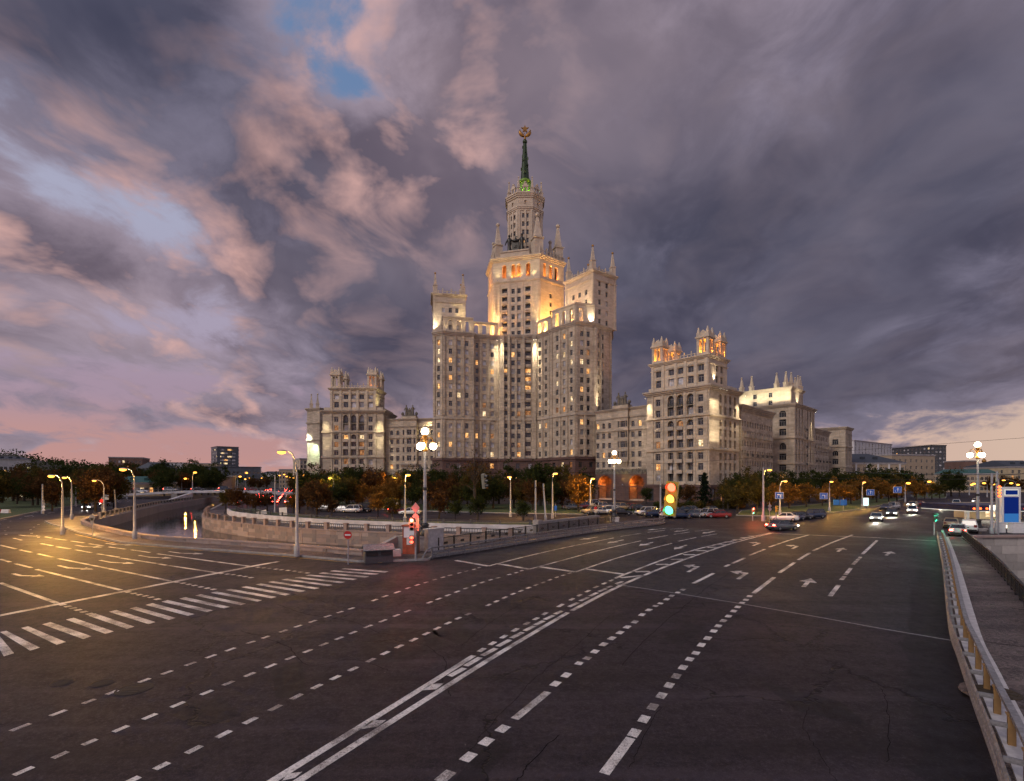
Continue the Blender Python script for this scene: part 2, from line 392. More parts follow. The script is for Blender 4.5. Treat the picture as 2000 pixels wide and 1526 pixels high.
# asphalt
def asphalt(name, c1, c2, rough=0.62, wet=0.0):
    m, n, o = material(name); pos = n.node('ShaderNodeNewGeometry').outputs['Position']
    q = n.noise(pos, 0.10, 4, 0.62); g = n.noise(pos, 24.0, 2, 0.7); mid = n.noise(pos, 1.6, 5, 0.75); pt = n.noise(pos, 0.33, 2, 0.4)
    c = n.mix(q.smooth(0.33, 0.68), c1 + (1,), c2 + (1,))
    c = n.mix(mid.smooth(0.44, 0.66) * 0.7, c, tuple(x * 0.42 for x in c1) + (1,))
    c = n.mix(g.smooth(0.52, 0.70) * 0.6, c, tuple(min(1, x * 2.4) for x in c2) + (1,)); c = n.mix((1.0 - g.smooth(0.32, 0.46)) * 0.6, c, tuple(x * 0.35 for x in c1) + (1,))
    c = n.mix(pt.smooth(0.60, 0.64) * 0.5, c, tuple(x * 0.5 for x in c1) + (1,))
    gr = n.noise(pos, 7.0, 4, 0.8)
    c = n.mix(gr.smooth(0.50, 0.66) * 0.65, c, tuple(min(1, x * 2.0) for x in c2) + (1,)); c = n.mix((1.0 - gr.smooth(0.36, 0.48)) * 0.75, c, tuple(x * 0.4 for x in c1) + (1,))
    vo = n.node('ShaderNodeTexVoronoi', feature='DISTANCE_TO_EDGE'); vo.inputs['Scale'].default_value = 0.16
    wv = n.vm('ADD', pos, n.vm('SCALE', n.noise(pos, 0.9, 3, 0.7, col=True), None, scale=1.6)); n.l.new(wv, vo.inputs['Vector'])
    cr = (1.0 - E(n.nt, vo.outputs[0]).smooth(0.002, 0.010)) * n.noise(pos, 0.13, 2, 0.5).smooth(0.46, 0.54)
    mp = n.node('ShaderNodeMapping'); mp.inputs['Rotation'].default_value = (0, 0, R(58)); mp.inputs['Scale'].default_value = (0.03, 0.75, 1.0); n.l.new(pos, mp.inputs['Vector'])
    trk = n.noise(mp.outputs[0], 1.0, 3, 0.6)
    c = n.mix(trk.smooth(0.50, 0.66) * 0.5, c, tuple(x * 0.5 for x in c1) + (1,)); c = n.mix((1.0 - trk.smooth(0.32, 0.46)) * 0.45, c, tuple(x * 1.75 for x in c2) + (1,))
    c = n.mix(cr * 0.9, c, (0.004, 0.0035, 0.0035, 1))
    sp = n.node('ShaderNodeTexVoronoi', feature='F1'); sp.inputs['Scale'].default_value = 1.1; n.l.new(pos, sp.inputs['Vector'])
    c = n.mix((1.0 - E(n.nt, sp.outputs['Distance']).smooth(0.02, 0.035)) * n.noise(pos, 0.7, 1, 0.5).smooth(0.55, 0.6) * 0.6, c, (0.22, 0.2, 0.18, 1))
    r = mid * 0.35 + (rough - 0.18)
    r = r - q.smooth(0.5, 0.75) * (0.16 + wet)
    principled(n, o, c, r, 0.0, g * 0.5 + mid * 0.7 + cr * -2.0, 0.5, 0.015, spec=0.22); return m
M['asphalt'] = asphalt('asphalt_old', (0.019, 0.0148, 0.0185), (0.030, 0.0235, 0.0300), 0.66)
M['asphalt_new'] = asphalt('asphalt_bridge_deck', (0.022, 0.022, 0.027), (0.031, 0.030, 0.037), 0.66)
M['asphalt_patch'] = asphalt('asphalt_patch', (0.010, 0.009, 0.012), (0.015, 0.013, 0.018), 0.62)
M['asphalt_walk'] = asphalt('footway_asphalt', (0.065, 0.05, 0.05), (0.13, 0.10, 0.092), 0.6, 0.2)
def paint(name, col):
    m, n, o = material(name); pos = n.node('ShaderNodeNewGeometry').outputs['Position']
    q = n.noise(pos, 9.0, 6, 0.7); k = n.noise(pos, 0.8, 3, 0.5); g = n.noise(pos, 40.0, 2, 0.6)
    c = n.mix(q.smooth(0.34, 0.58), tuple(x * 0.45 for x in col) + (1,), col + (1,))
    c = n.mix((g * 0.3 + q * 0.6 + k * 0.6).smooth(0.70, 0.84) * 0.9, c, (0.10, 0.085, 0.08, 1))
    principled(n, o, c, 0.55, 0.0, g, 0.2, 0.004); return m
M['white_paint'] = paint('road_paint_white', (0.80, 0.76, 0.72))
M['yellow_paint'] = paint('road_paint_yellow', (0.62, 0.36, 0.05))
def grassmat():
    m, n, o = material('lawn_grass'); pos = n.node('ShaderNodeNewGeometry').outputs['Position']
    q = n.noise(pos, 0.5, 6, 0.65); g = n.noise(pos, 14.0, 4, 0.7)
    c = n.mix(q.smooth(0.35, 0.7), (0.045, 0.075, 0.018, 1), (0.075, 0.085, 0.025, 1)); c = n.mix(g.smooth(0.4, 0.7) * 0.5, c, (0.02, 0.03, 0.01, 1))
    principled(n, o, c, 0.9, 0, g, 0.8, 0.08); return m
M['grass'] = grassmat()
def watermat():
    m, n, o = material('canal_water'); pos = n.node('ShaderNodeNewGeometry').outputs['Position']
    a = n.noise(n.vm('MULTIPLY', pos, (1.0, 0.7, 1.0)), 0.55, 4, 0.6); b = n.noise(pos, 3.0, 3, 0.6)
    principled(n, o, (0.003, 0.007, 0.013, 1), 0.03, 0.0, a + b * 0.2, 0.22, 0.10, spec=0.4); return m
M['water'] = watermat()
M['water'].node_tree.nodes['Principled BSDF'].inputs['IOR'].default_value = 1.33
M['rock'] = simple('soil', (0.05, 0.042, 0.03), 0.95, 0, 0.4, 0.4)

# ---------------------------------------------------------------- ground, canal, road markings
from mathutils.geometry import tessellate_polygon
WATER = -1.9
def px_list(l): return [G(*p) for p in l]
near_bank = [Vector(p + (0,)) for p in [(-6.6, 51.5), (-9.0, 48.2), (-13.5, 46.6), (-20.9, 50.3), (-32.5, 55.2), (-43.6, 60.4), (-58.0, 71.9), (-66.5, 79.5), (-70.5, 84.5), (-74.5, 92.0), (-79.5, 103), (-99.5, 145), (-112.0, 180), (-135, 240), (-175, 340)]]
far_bank = [Vector(p + (0,)) for p in [(-160, 344), (-120, 243), (-97, 184), (-86.0, 152), (-69.5, 117), (-62.0, 103), (-55.6, 93.3), (-45.4, 83.7), (-32.5, 74.5), (-25.0, 70.9), (-17.4, 68.0), (-8.0, 64.8), (2.0, 62.0)]]
canal = near_bank + far_bank
# right edge of the bridge footway (the black railing) and what lies beyond it: a lower quay
rail_right = [Vector(p + (0,)) for p in [(-4.0, -14.0), (3.0, -3.4), (13.6, 9.4), (28.2, 27.8), (34.8, 36.0), (41.2, 44.2), (48.2, 53.4), (53.6, 60.6)]]
pit = rail_right + [Vector(p + (0,)) for p in [(57.0, 62.0), (140, 66.5), (140, -14.0)]]

def sheet(mb, loops, z=0.0, m=0):
    pts = [[Vector((p[0], p[1], 0)) for p in l] for l in loops]
    flat = [q for l in pts for q in l]
    tris = tessellate_polygon(pts)
    fs = []
    for t in tris:
        a, b, c = (flat[i] for i in t)
        fs.append(t if (b - a).cross(c - a).z > 0 else (t[0], t[2], t[1]))
    mb.add([(p.x, p.y, z) for p in flat], fs, m)
mb = MB(); sheet(mb, [[(-2500, -14), (2500, -14), (2500, 3500), (-2500, 3500)], canal, [p + Vector((0, 0.001, 0)) if p.y > -13.9 else p + Vector((0, 0.05, 0)) for p in pit]])
road = mb.build('road', M['asphalt'], kind='structure')
mb = MB(); mb.quad((-200, 40, WATER), (30, 40, WATER), (30, 360, WATER), (-200, 360, WATER)); mb.build('canal_water', M['water'], kind='structure')
mb = MB(); mb.quad((-20, -20, -9), (160, -20, -9), (160, 80, -9), (-20, 80, -9)); mb.build('quay_ground', M['grey_concrete'], kind='structure')

# newer asphalt of the bridge deck beyond the expansion joint, and repair patches
def poly_px(name, pts, mat, z, parent=road):
    mb = MB(); sheet(mb, [px_list(pts)], z); return mb.build(name, mat, parent)
poly_px('deck_asphalt', [(1204, 1143), (1320, 1160), (1450, 1181), (1600, 1207), (1720, 1229), (1860, 1253), (1846, 1150), (1829, 1056), (1700, 1049), (1510, 1040), (1400, 1034), (1270, 1028), (1180, 1040), (1050, 1060), (960, 1078), (892, 1093), (1040, 1112), (1150, 1126)], M['asphalt_new'], 0.003)
for i, pts in enumerate([[(700, 1255), (760, 1225), (850, 1232), (880, 1262), (800, 1290), (720, 1300)], [(830, 1215), (880, 1205), (930, 1240), (905, 1262), (850, 1240)], [(530, 1310), (590, 1290), (600, 1360), (540, 1365)]]):
    poly_px('asphalt_patch', pts, M['asphalt_patch'], 0.003)
# damp, dirt-dark gutter along the right kerb and worn wheel tracks
def ragged(name, left, right, mat, seed, amp=0.25, z=0.0045):
    r3 = random.Random(seed); L = smooth_pts(left, 10); Q = smooth_pts(right, 10); n = min(len(L), len(Q)); pts = [p + Vector((r3.uniform(-1, 1), r3.uniform(-1, 1), 0)) * amp for p in L[:n]] + [p for p in reversed(Q[:n])]
    mb = MB(); sheet(mb, [pts], z); return mb.build(name, mat, road)
def strip_px(name, pts, w, mat, z=0.008, parent=road):
    """painted line of width w metres along photograph points"""
    P = [p if isinstance(p, Vector) else G(*p) for p in pts]; mb = MB(); L = []; Rr = []
    for i, p in enumerate(P):
        t = (P[min(i + 1, len(P) - 1)] - P[max(i - 1, 0)]).normalized(); nrm = Vector((-t.y, t.x, 0)) * (w / 2)
        L.append(p + nrm); Rr.append(p - nrm)
    for i in range(len(P) - 1):
        mb.quad(Rr[i] + Vector((0, 0, z)), Rr[i + 1] + Vector((0, 0, z)), L[i + 1] + Vector((0, 0, z)), L[i] + Vector((0, 0, z)))
    return mb.build(name, mat, parent)
def smooth_pts(pts, n=6):
    P = [G(*p) for p in pts]; out = []
    for i in range(len(P) - 1):
        p0, p1, p2, p3 = P[max(i - 1, 0)], P[i], P[i + 1], P[min(i + 2, len(P) - 1)]
        for k in range(n):
            t = k / n
            out.append(0.5 * ((2 * p1) + (p2 - p0) * t + (2 * p0 - 5 * p1 + 4 * p2 - p3) * t * t + (3 * p1 - p0 - 3 * p2 + p3) * t ** 3))
    return out + [P[-1]]
WP = M['white_paint']
def dashes(cent, ln, w):
    """short dashes centred on photograph points, lined up with their neighbours"""
    P = [G(*p) for p in cent]
    for i, p in enumerate(P):
        v = (P[min(i + 1, len(P) - 1)] - P[max(i - 1, 0)]); t = v.normalized(); sp = min((P[j] - p).length for j in (i - 1, i + 1) if 0 <= j < len(P)); q = min(ln, sp * 0.5)
        strip_px('lane_dash', [p - t * (q / 2), p + t * (q / 2)], w, WP)
def seg(a, b, w, name='lane_line'): strip_px(name, [a, b], w, WP)
ragged('damp_gutter', [(1800, 1541), (1775, 1400), (1768, 1300), (1772, 1200), (1790, 1120), (1806, 1065)], [(1950, 1541), (1905, 1400), (1872, 1300), (1848, 1200), (1838, 1120), (1826, 1065)], M['asphalt_patch'], 3)
for k_, (a_, b_) in enumerate([((640, 1541, 990, 1300), 0.7), ((1010, 1541, 1240, 1290), 0.6), ((1330, 1541, 1440, 1330), 0.8)]): pass
# right-hand carriageway
dashes([(870, 1517), (915, 1479), (950, 1449), (982, 1424)], 0.62, 0.30)
dashes([(1085, 1336), (1106, 1319), (1131, 1296), (1147, 1286), (1162, 1273), (1179, 1259), (1195, 1247), (1211, 1236), (1225, 1225), (1240, 1215), (1254, 1201), (1267, 1192), (1280, 1184), (1290, 1179), (1302, 1171), (1312, 1164), (1323, 1158), (1334, 1152)], 0.55, 0.28)
for a, b in [((1005, 1405), (1070, 1352)), ((1354, 1140), (1394, 1120)), ((1416, 1107), (1425, 1103)), ((1430, 1101), (1455, 1090)), ((1464, 1085), (1494, 1073)), ((1502, 1069), (1540, 1056)), ((1540, 1056), (1580, 1045))]: seg(a, b, 0.26)
dashes([(1239, 1432), (1258, 1405), (1275, 1381), (1292, 1359), (1307, 1339), (1321, 1321), (1334, 1304), (1347, 1288), (1359, 1276), (1370, 1260), (1382, 1247), (1394, 1233), (1403, 1223), (1413, 1213), (1423, 1204), (1433, 1194), (1441, 1186), (1449, 1178), (1457, 1172), (1464, 1165)], 0.55, 0.28)
for a, b in [((1160, 1543), (1166, 1533)), ((1180, 1512), (1232, 1442)), ((1472, 1159), (1512, 1128)), ((1522, 1119), (1552, 1099)), ((1559, 1094), (1582, 1080)), ((1588, 1076), (1625, 1060)), ((1625, 1060), (1665, 1045)),
             ((1621, 1165), (1638, 1143)), ((1643, 1133), (1650, 1126)), ((1651, 1123), (1662, 1110)), ((1666, 1103), (1681, 1088)), ((1684, 1083), (1713, 1056))]: seg(a, b, 0.26)
# double line and hatched median
seg((1300, 1044), (1830, 1056), 0.3, 'stop_line') if False else None
strip_px('centre_line', smooth_pts([(560, 1541), (950, 1292), (1109, 1197)]), 0.24, WP)
strip_px('centre_line', smooth_pts([(1117, 1193), (1210, 1145), (1300, 1107), (1366, 1083), (1432, 1061), (1510, 1041)]), 0.26, WP)
strip_px('centre_line', smooth_pts([(508, 1541), (800, 1360), (925, 1281)]), 0.24, WP)
strip_px('centre_line', smooth_pts([(1201, 1130), (1280, 1099), (1344, 1078), (1407, 1062), (1505, 1041)]), 0.24, WP)
dashes([(941, 1270), (962, 1257), (984, 1244), (1006, 1231), (1029, 1218), (1047, 1209), (1064, 1199), (1095, 1183), (1117, 1171), (1132, 1163), (1148, 1155), (1164, 1147), (1180, 1140), (1194, 1134)], 0.75, 0.22)
for a, b in [((312, 1285), (428, 1222)), ((438, 1205), (552, 1138)), ((567, 1125), (675, 1067)), ((688, 1052), (785, 1000)), ((795, 987), (885, 942)), ((898, 930), (975, 892)), ((978, 885), (1048, 852)), ((1055, 842), (1125, 810)), ((1135, 800), (1190, 775)), ((1245, 742), (1315, 710)), ((1332, 697), (1395, 668)), ((1407, 660), (1465, 632)), ((1480, 623), (1535, 600)), ((1545, 592), (1580, 580)), ((1612, 563), (1663, 545))]:
    seg((800 + a[0] / 4, 1000 + a[1] / 4), (800 + b[0] / 4, 1000 + b[1] / 4), 0.24)
for y, x0, x1 in [(1117, 1240, 1270), (1103, 1281, 1306), (1093, 1310, 1335), (1084, 1335, 1358), (1076, 1359, 1380), (1069.5, 1381, 1399), (1064, 1399, 1417), (1059, 1416, 1434), (1054.7, 1431, 1449), (1050.7, 1446, 1462), (1047.5, 1461, 1477)]:
    seg((x0, y), (x1, y - 0.3), 0.5, 'hatch_bar')
seg((1212, 1129), (1258, 1124), 0.3, 'hatch_bar')
for d in [[(705, 1425), (725, 1408), (754, 1407), (737, 1420)], [(824, 1349), (840, 1337), (867, 1335), (852, 1347)], [(550, 1526), (563, 1512), (591, 1508), (576, 1520)]]:
    poly_px('diamond_mark', d, WP, 0.008)
# oncoming carriageway
for a, b in [((890, 1095), (954, 1106)), ((970, 1101), (1034, 1112)), ((1051, 1107), (1124, 1117.5)), ((1141, 1111), (1222, 1122.5))]: seg(a, b, 0.42, 'stop_line')
strip_px('lane_line', smooth_pts([(954, 1106), (1020, 1089), (1110, 1068.5), (1199, 1051)]), 0.2, WP)
strip_px('lane_line', smooth_pts([(1034, 1112), (1105, 1093), (1180, 1073), (1252, 1056.5)]), 0.2, WP)
strip_px('lane_line', smooth_pts([(1124, 1117.5), (1200, 1092), (1256, 1076), (1312, 1061.5)]), 0.2, WP)
for a, b in [((1212, 1048), (1252, 1042)), ((1265, 1040), (1299, 1036)), ((1309, 1034), (1336, 1032)), ((1265, 1053), (1304, 1046)), ((1316, 1044), (1347, 1039.5)), ((1357, 1038), (1385, 1035)), ((1325, 1057.5), (1360, 1050)), ((1370, 1048), (1400, 1043))]: seg(a, b, 0.2)
dashes([(936, 1109), (926, 1112.5), (911, 1116), (897, 1119.5), (879, 1124), (865, 1128), (849, 1132.5), (832, 1138), (815, 1143), (797, 1149), (776, 1157), (752, 1165), (732, 1172.5)], 0.85, 0.2)
dashes([(686, 1189), (664, 1196), (640, 1204), (611, 1214), (582, 1223.5), (553, 1233), (519, 1245), (490, 1255), (450, 1269), (412, 1282.5), (372, 1297), (326, 1314), (282, 1329.5), (219, 1353), (174, 1370.5), (114, 1393), (40, 1421)], 0.85, 0.18)
dashes([(1019, 1115), (1008, 1119), (994.5, 1122.5), (973, 1129), (958, 1133), (942, 1138), (926, 1144), (910, 1149.5), (893, 1156), (875, 1163), (857, 1170), (839, 1177)], 0.85, 0.2)
dashes([(796, 1194), (774, 1202.5), (748, 1213), (719, 1224), (689.5, 1236), (662.5, 1247), (632, 1259), (601, 1272), (567, 1285.5), (529, 1301), (487.5, 1318), (446, 1335), (404, 1353), (347.5, 1376.5), (292.5, 1400), (236, 1424), (175, 1450), (118, 1475), (46, 1506.5)], 0.85, 0.18)
dashes([(1112.5, 1120), (1100, 1124), (1087.5, 1128), (1074, 1133), (1061, 1138), (1047, 1143), (1032.5, 1148.5), (1017.5, 1154.5), (1002, 1160.5), (986, 1167.5), (969.5, 1175), (954.5, 1182)], 0.8, 0.2)
dashes([(914, 1200), (895, 1208), (875, 1217.5), (854, 1227.5), (832.5, 1238), (807.5, 1250), (780, 1263), (752.5, 1276), (724, 1290), (690, 1307), (655, 1324), (619, 1341.5), (579.5, 1361), (537.5, 1383), (489, 1408), (437, 1434.5), (379, 1464.5), (316, 1496.5), (257, 1525)], 0.85, 0.2)
# zebra crossing
Z1 = [[(-70, 965), (-20, 952), (110, 1105), (30, 1130)], [(0, 940), (50, 930), (312, 1062), (235, 1085)], [(165, 908), (220, 895), (515, 1018), (443, 1040)], [(330, 880), (395, 862), (715, 973), (650, 995)], [(515, 843), (575, 828), (888, 935), (825, 955)], [(688, 812), (745, 795), (1050, 898), (990, 915)], [(850, 782), (910, 768), (1215, 862), (1160, 878)], [(1010, 755), (1065, 743), (1373, 830), (1320, 845)], [(1135, 728), (1190, 714), (1520, 800), (1468, 813)], [(1260, 703), (1310, 690), (1663, 770), (1615, 783)], [(1400, 680), (1450, 667), (1795, 743), (1750, 755)], [(1525, 655), (1570, 645), (1922, 718), (1880, 730)]]
Z2 = [[(45, 433), (95, 424), (447, 492), (410, 502)], [(160, 411), (205, 403), (562, 465), (520, 476)], [(283, 389), (325, 381), (672, 443), (630, 454)], [(395, 369), (440, 361), (790, 418), (745, 428)], [(495, 350), (535, 342), (897, 396), (855, 404)], [(597, 331), (640, 324), (998, 372), (960, 380)], [(700, 316), (740, 309), (1097, 349), (1058, 357)], [(785, 297), (822, 291), (1195, 325), (1155, 333)], [(887, 281), (925, 274), (1285, 306), (1250, 315)], [(975, 264), (1010, 258), (1365, 284), (1330, 293)], [(1060, 247), (1095, 242), (1437, 266), (1405, 275)]]
for q in Z1: poly_px('zebra_stripe', [(x / 4, 1000 + y / 4) for x, y in q], WP, 0.008)
for q in Z2: poly_px('zebra_stripe', [(400 + x / 4, 1050 + y / 4) for x, y in q], WP, 0.008)
# embankment road on the far left of the crossing
strip_px('stop_line', [(-40, 1212), (0, 1202.5), (250, 1154), (500, 1105), (544, 1097)], 0.45, WP)
z1 = lambda x, y: (x / 4, 1000 + y / 4)
for a, b in [((0, 555), (445, 713)), ((285, 450), (945, 612)), ((455, 365), (1330, 540)), ((760, 328), (930, 355)), ((935, 360), (1230, 405)), ((1240, 407), (1300, 418)), ((1320, 420), (1685, 475)), ((1230, 328), (1945, 425)),
             ((120, 405), (245, 437)), ((0, 370), (80, 393)), ((0, 260), (125, 290)), ((155, 297), (250, 318)), ((295, 328), (415, 355)), ((320, 248), (410, 265)), ((440, 272), (552, 290)), ((590, 297), (715, 320)), ((105, 205), (170, 222)), ((350, 195), (405, 205)), ((425, 210), (520, 222)), ((555, 228), (657, 243)), ((695, 249), (808, 267)), ((850, 274), (980, 292)), ((1025, 297), (1172, 318))]:
    seg(z1(*a), z1(*b), 0.26)
for l in [[(490, 727), (530, 740), (570, 753), (610, 767), (655, 782), (700, 798)], [(1000, 627), (1045, 638), (1090, 648), (1137, 658), (1180, 668), (1230, 683)], [(1383, 550), (1430, 558), (1475, 567), (1520, 576), (1568, 587), (1620, 597), (1668, 606)], [(1730, 482), (1775, 487), (1820, 492), (1870, 499), (1915, 506), (1960, 514)]]:
    dashes([z1(*p) for p in l], 0.7, 0.3)
dashes([(400 + x / 4, 1050 + y / 4) for x, y in [(415, 233), (460, 238), (505, 242), (555, 248), (600, 253), (650, 258), (700, 264), (750, 271), (800, 278)]], 0.75, 0.3)
dashes([(0, 1024), (20, 1018), (40, 1013), (65, 1009), (90, 1006), (12, 1044), (10, 1037), (16, 1030)], 0.6, 0.25)
dashes([(60, 1035), (66, 1030), (75, 1025), (88, 1020), (102, 1016), (62, 1042), (75, 1050)], 0.6, 0.25)
for k in range(12):
    t = k / 12.0; a = Vector((-92, 88, 0)).lerp(Vector((-150, 210, 0)), t)
    for off in (0, -3.4, 3.4): strip_px('lane_dash', [a + Vector((off, 0, 0)), a + Vector((off - 1.6, 3.3, 0))], 0.25, WP)
# arrows
def arrow(px, py, tgt, kind, L=3.6, name='lane_arrow'):
    """lane arrow lying on the road, pointing along the lane towards tgt (a photograph point)"""
    c = G(px, py); t = (G(*tgt) - c).normalized(); s = Vector((t.y, -t.x, 0)); mb = MB(); z = Vector((0, 0, 0.008))
    f = lambda a, b: tuple(c + t * (a * L) + s * b + z)
    if kind == 'straight':
        mb.add([f(-0.5, -0.13), f(-0.5, 0.13), f(0.05, 0.13), f(0.05, -0.13)], [(0, 1, 2, 3)]); mb.add([f(0.05, -0.55), f(0.05, 0.55), f(0.5, 0)], [(0, 1, 2)])
    elif kind == 'veer':
        mb.add([f(-0.5, -0.13), f(-0.5, 0.13), f(0.0, 0.13), f(-0.06, -0.13)], [(0, 1, 2, 3)]); mb.add([f(-0.06, -0.13), f(0.0, 0.13), f(0.30, -0.42), f(0.24, -0.62)], [(0, 1, 2, 3)]); mb.add([f(0.17, -0.85), f(0.36, -0.18), f(0.50, -0.85)], [(0, 1, 2)])
    else:
        mb.add([f(-0.5, -0.13), f(-0.5, 0.13), f(0.34, 0.13), f(0.14, -0.13)], [(0, 1, 2, 3)])
        mb.add([f(0.14, -0.13), f(0.34, 0.13), f(0.38, -0.45), f(0.24, -0.45)], [(0, 1, 2, 3)])
        mb.add([f(0.06, -0.45), f(0.56, -0.45), f(0.32, -1.2)], [(0, 1, 2)])
    mb.build(name, WP, road)
for x, y, tx, ty in [(1577, 1138, 1600, 1112), (1642, 1074, 1670, 1056), (1736, 1081, 1760, 1062)]: arrow(x, y, (tx, ty), 'straight')
for x, y, tx, ty in [(1452, 1124, 1478, 1106), (1356, 1111, 1384, 1096), (1479, 1063, 1500, 1055), (1554, 1069, 1575, 1059)]: arrow(x, y, (tx, ty), 'left')
for x, y, tx, ty in [(1150, 1052, 1100, 1060), (1202, 1058, 1150, 1069), (1262, 1063, 1210, 1077), (1329, 1069, 1280, 1086), (1282, 1034, 1240, 1038), (1331, 1037, 1290, 1043), (1384, 1040, 1340, 1048)]: arrow(x, y, (tx, ty), 'straight', 4.2)
for x, y, tx, ty in [(164, 1068, 210, 1076), (225, 1064, 280, 1072), (354, 1081, 420, 1090), (294, 1089, 350, 1099), (217, 1099, 270, 1110), (135, 1110, 190, 1124), (50, 1047, 90, 1053)]: arrow(x, y, (tx, ty), 'veer', 4.6)
c = G(41, 1125); arrow(41, 1125, (70, 1133), 'veer', 3.4)
# expansion joint, tar lines
strip_px('expansion_joint', [(1204, 1142), (1320, 1159), (1450, 1180), (1600, 1206), (1720, 1228), (1862, 1252)], 0.16, M['rail_grey'], 0.009)
strip_px('expansion_joint', [(1500, 1041.5), (1600, 1046), (1700, 1050), (1829, 1057)], 0.3, WP, 0.009)
def tar(pts, w=0.05):
    P = smooth_pts(pts, 9); r2 = random.Random(len(pts) * 31 + int(pts[0][0]))
    P = [p + Vector((r2.uniform(-1, 1), r2.uniform(-1, 1), 0)) * 0.05 for p in P]
    strip_px('tar_line', P, w * 0.42, M['tar'], 0.006)
tar([(1215, 1300), (1270, 1240), (1330, 1190), (1400, 1135), (1470, 1095), (1540, 1068)]); tar([(910, 1475), (965, 1410), (1040, 1330), (1120, 1265), (1200, 1195)], 0.035)
tar([(1010, 1525), (1045, 1480), (1090, 1435)], 0.06); tar([(900, 1262), (960, 1215), (1030, 1175), (1090, 1150)], 0.04); tar([(1290, 1380), (1262, 1430), (1230, 1500)], 0.035); tar([(1722, 1345), (1735, 1400), (1736, 1490)], 0.04)
for px, py, r in [(262, 1346, 0.46), (122, 1333.5, 0.30), (200, 1334.5, 0.30), (1405, 0, 0)]:
    if not r: continue
    c = G(px, py); mb = MB(); mb.lathe([(r * 1.18, 0.002), (r * 1.18, 0.012), (r * 1.02, 0.014), (r, 0.004), (r * 0.9, 0.004), (r * 0.88, 0.011), (0.02, 0.011)], 26, c, 0, False)
    for k in range(5): mb.box(c + Vector((0, (k - 2) * r * 0.3, 0.014)), (r * 1.3 * math.cos((k - 2) * 0.35), 0.05, 0.008))
    mb.build('manhole_cover', M['rail_rust'] if 'rail_rust' in M else M['dark_iron'], road)

# kerbed pavements -------------------------------------------------
def paved(name, poly, mat, h=0.14, kerb=True, zb=0.0):
    """raised pavement or lawn with its kerb stones along the edge"""
    mb = MB(); pts = [Vector((p[0], p[1], 0)) for p in poly]
    area = sum(pts[i].x * pts[(i + 1) % len(pts)].y - pts[(i + 1) % len(pts)].x * pts[i].y for i in range(len(pts)))
    if area < 0: pts.reverse()
    n = len(pts); vs = [(p.x, p.y, zb - 0.05) for p in pts] + [(p.x, p.y, zb + h) for p in pts]
    mb.add(vs, [(i, (i + 1) % n, n + (i + 1) % n, n + i) for i in range(n)], 1)
    sheet(mb, [pts], zb + h); o = mb.build(name, [mat, M['grey_concrete']], kind='structure')
    if kerb:
        k = MB()
        for i in range(n):
            a, b = pts[i], pts[(i + 1) % n]; t = (b - a).normalized(); inn = Vector((-t.y, t.x, 0)) * 0.10
            k.beam(a + inn * 0.4 + Vector((0, 0, zb + h / 2 + 0.012)), b + inn * 0.4 + Vector((0, 0, zb + h / 2 + 0.012)), 0.18, h + 0.03)
        k.build('kerb', M['grey_concrete'], o)
    return o
near_walk = [(-7.3, 44.6), (-9.6, 44.0), (-13.0, 43.6), (-20.4, 47.2), (-32.5, 52.0), (-43.5, 57.0), (-56.0, 66.6), (-64.5, 74.0), (-72.0, 80.0), (-78.5, 86.0), (-81.0, 95.0), (-83.5, 103), (-103, 145), (-116, 180), (-113, 181), (-100.0, 146), (-80.2, 103.4), (-75.2, 92.4), (-71, 84.8), (-67, 79.9), (-58.3, 72.4), (-43.9, 60.9), (-32.7, 55.6), (-21.0, 50.7), (-13.6, 47.1), (-9.2, 48.9), (-6.9, 52.0), (-7.0, 49.0)]
paved('pavement_near', near_walk, M['asphalt_walk'])
strip_px('kerb_line', [Vector(p + (0,)) for p in [(-11.0, 43.4), (-13.1, 43.2), (-20.6, 46.8), (-32.6, 51.6), (-43.7, 56.5), (-56.3, 66.0)]], 0.22, M['yellow_paint'])
walk_in = [G(1962, 1541), G(1912, 1400), G(1878, 1300), G(1862, 1252), G(1853, 1190), G(1845, 1120), G(1838, 1080), G(1832, 1052)]
foot = [p.to_2d() for p in walk_in]
foot = [(foot[0][0] - 8.6, foot[0][1] - 9.8)] + [tuple(p) for p in foot] + [(52.5, 62.5), (53.9, 61.0)] + [tuple(p.to_2d()) for p in reversed(rail_right)][0:6]
paved('pavement_bridge', foot, M['asphalt_walk'])
deck_edge = [(-7.3, 49.6), (-6.6, 51.4), (0.0, 61.4), (6.0, 69.5), (13.6, 78.4), (21.5, 86.0)]
deck_in = [(-7.2, 46.4), (-3.5, 50.8), (2.6, 58.6), (8.6, 66.2), (15.8, 73.8), (22.6, 80.4), (24.2, 83.0)]
paved('pavement_deck', deck_in + list(reversed(deck_edge)), M['asphalt_walk'])
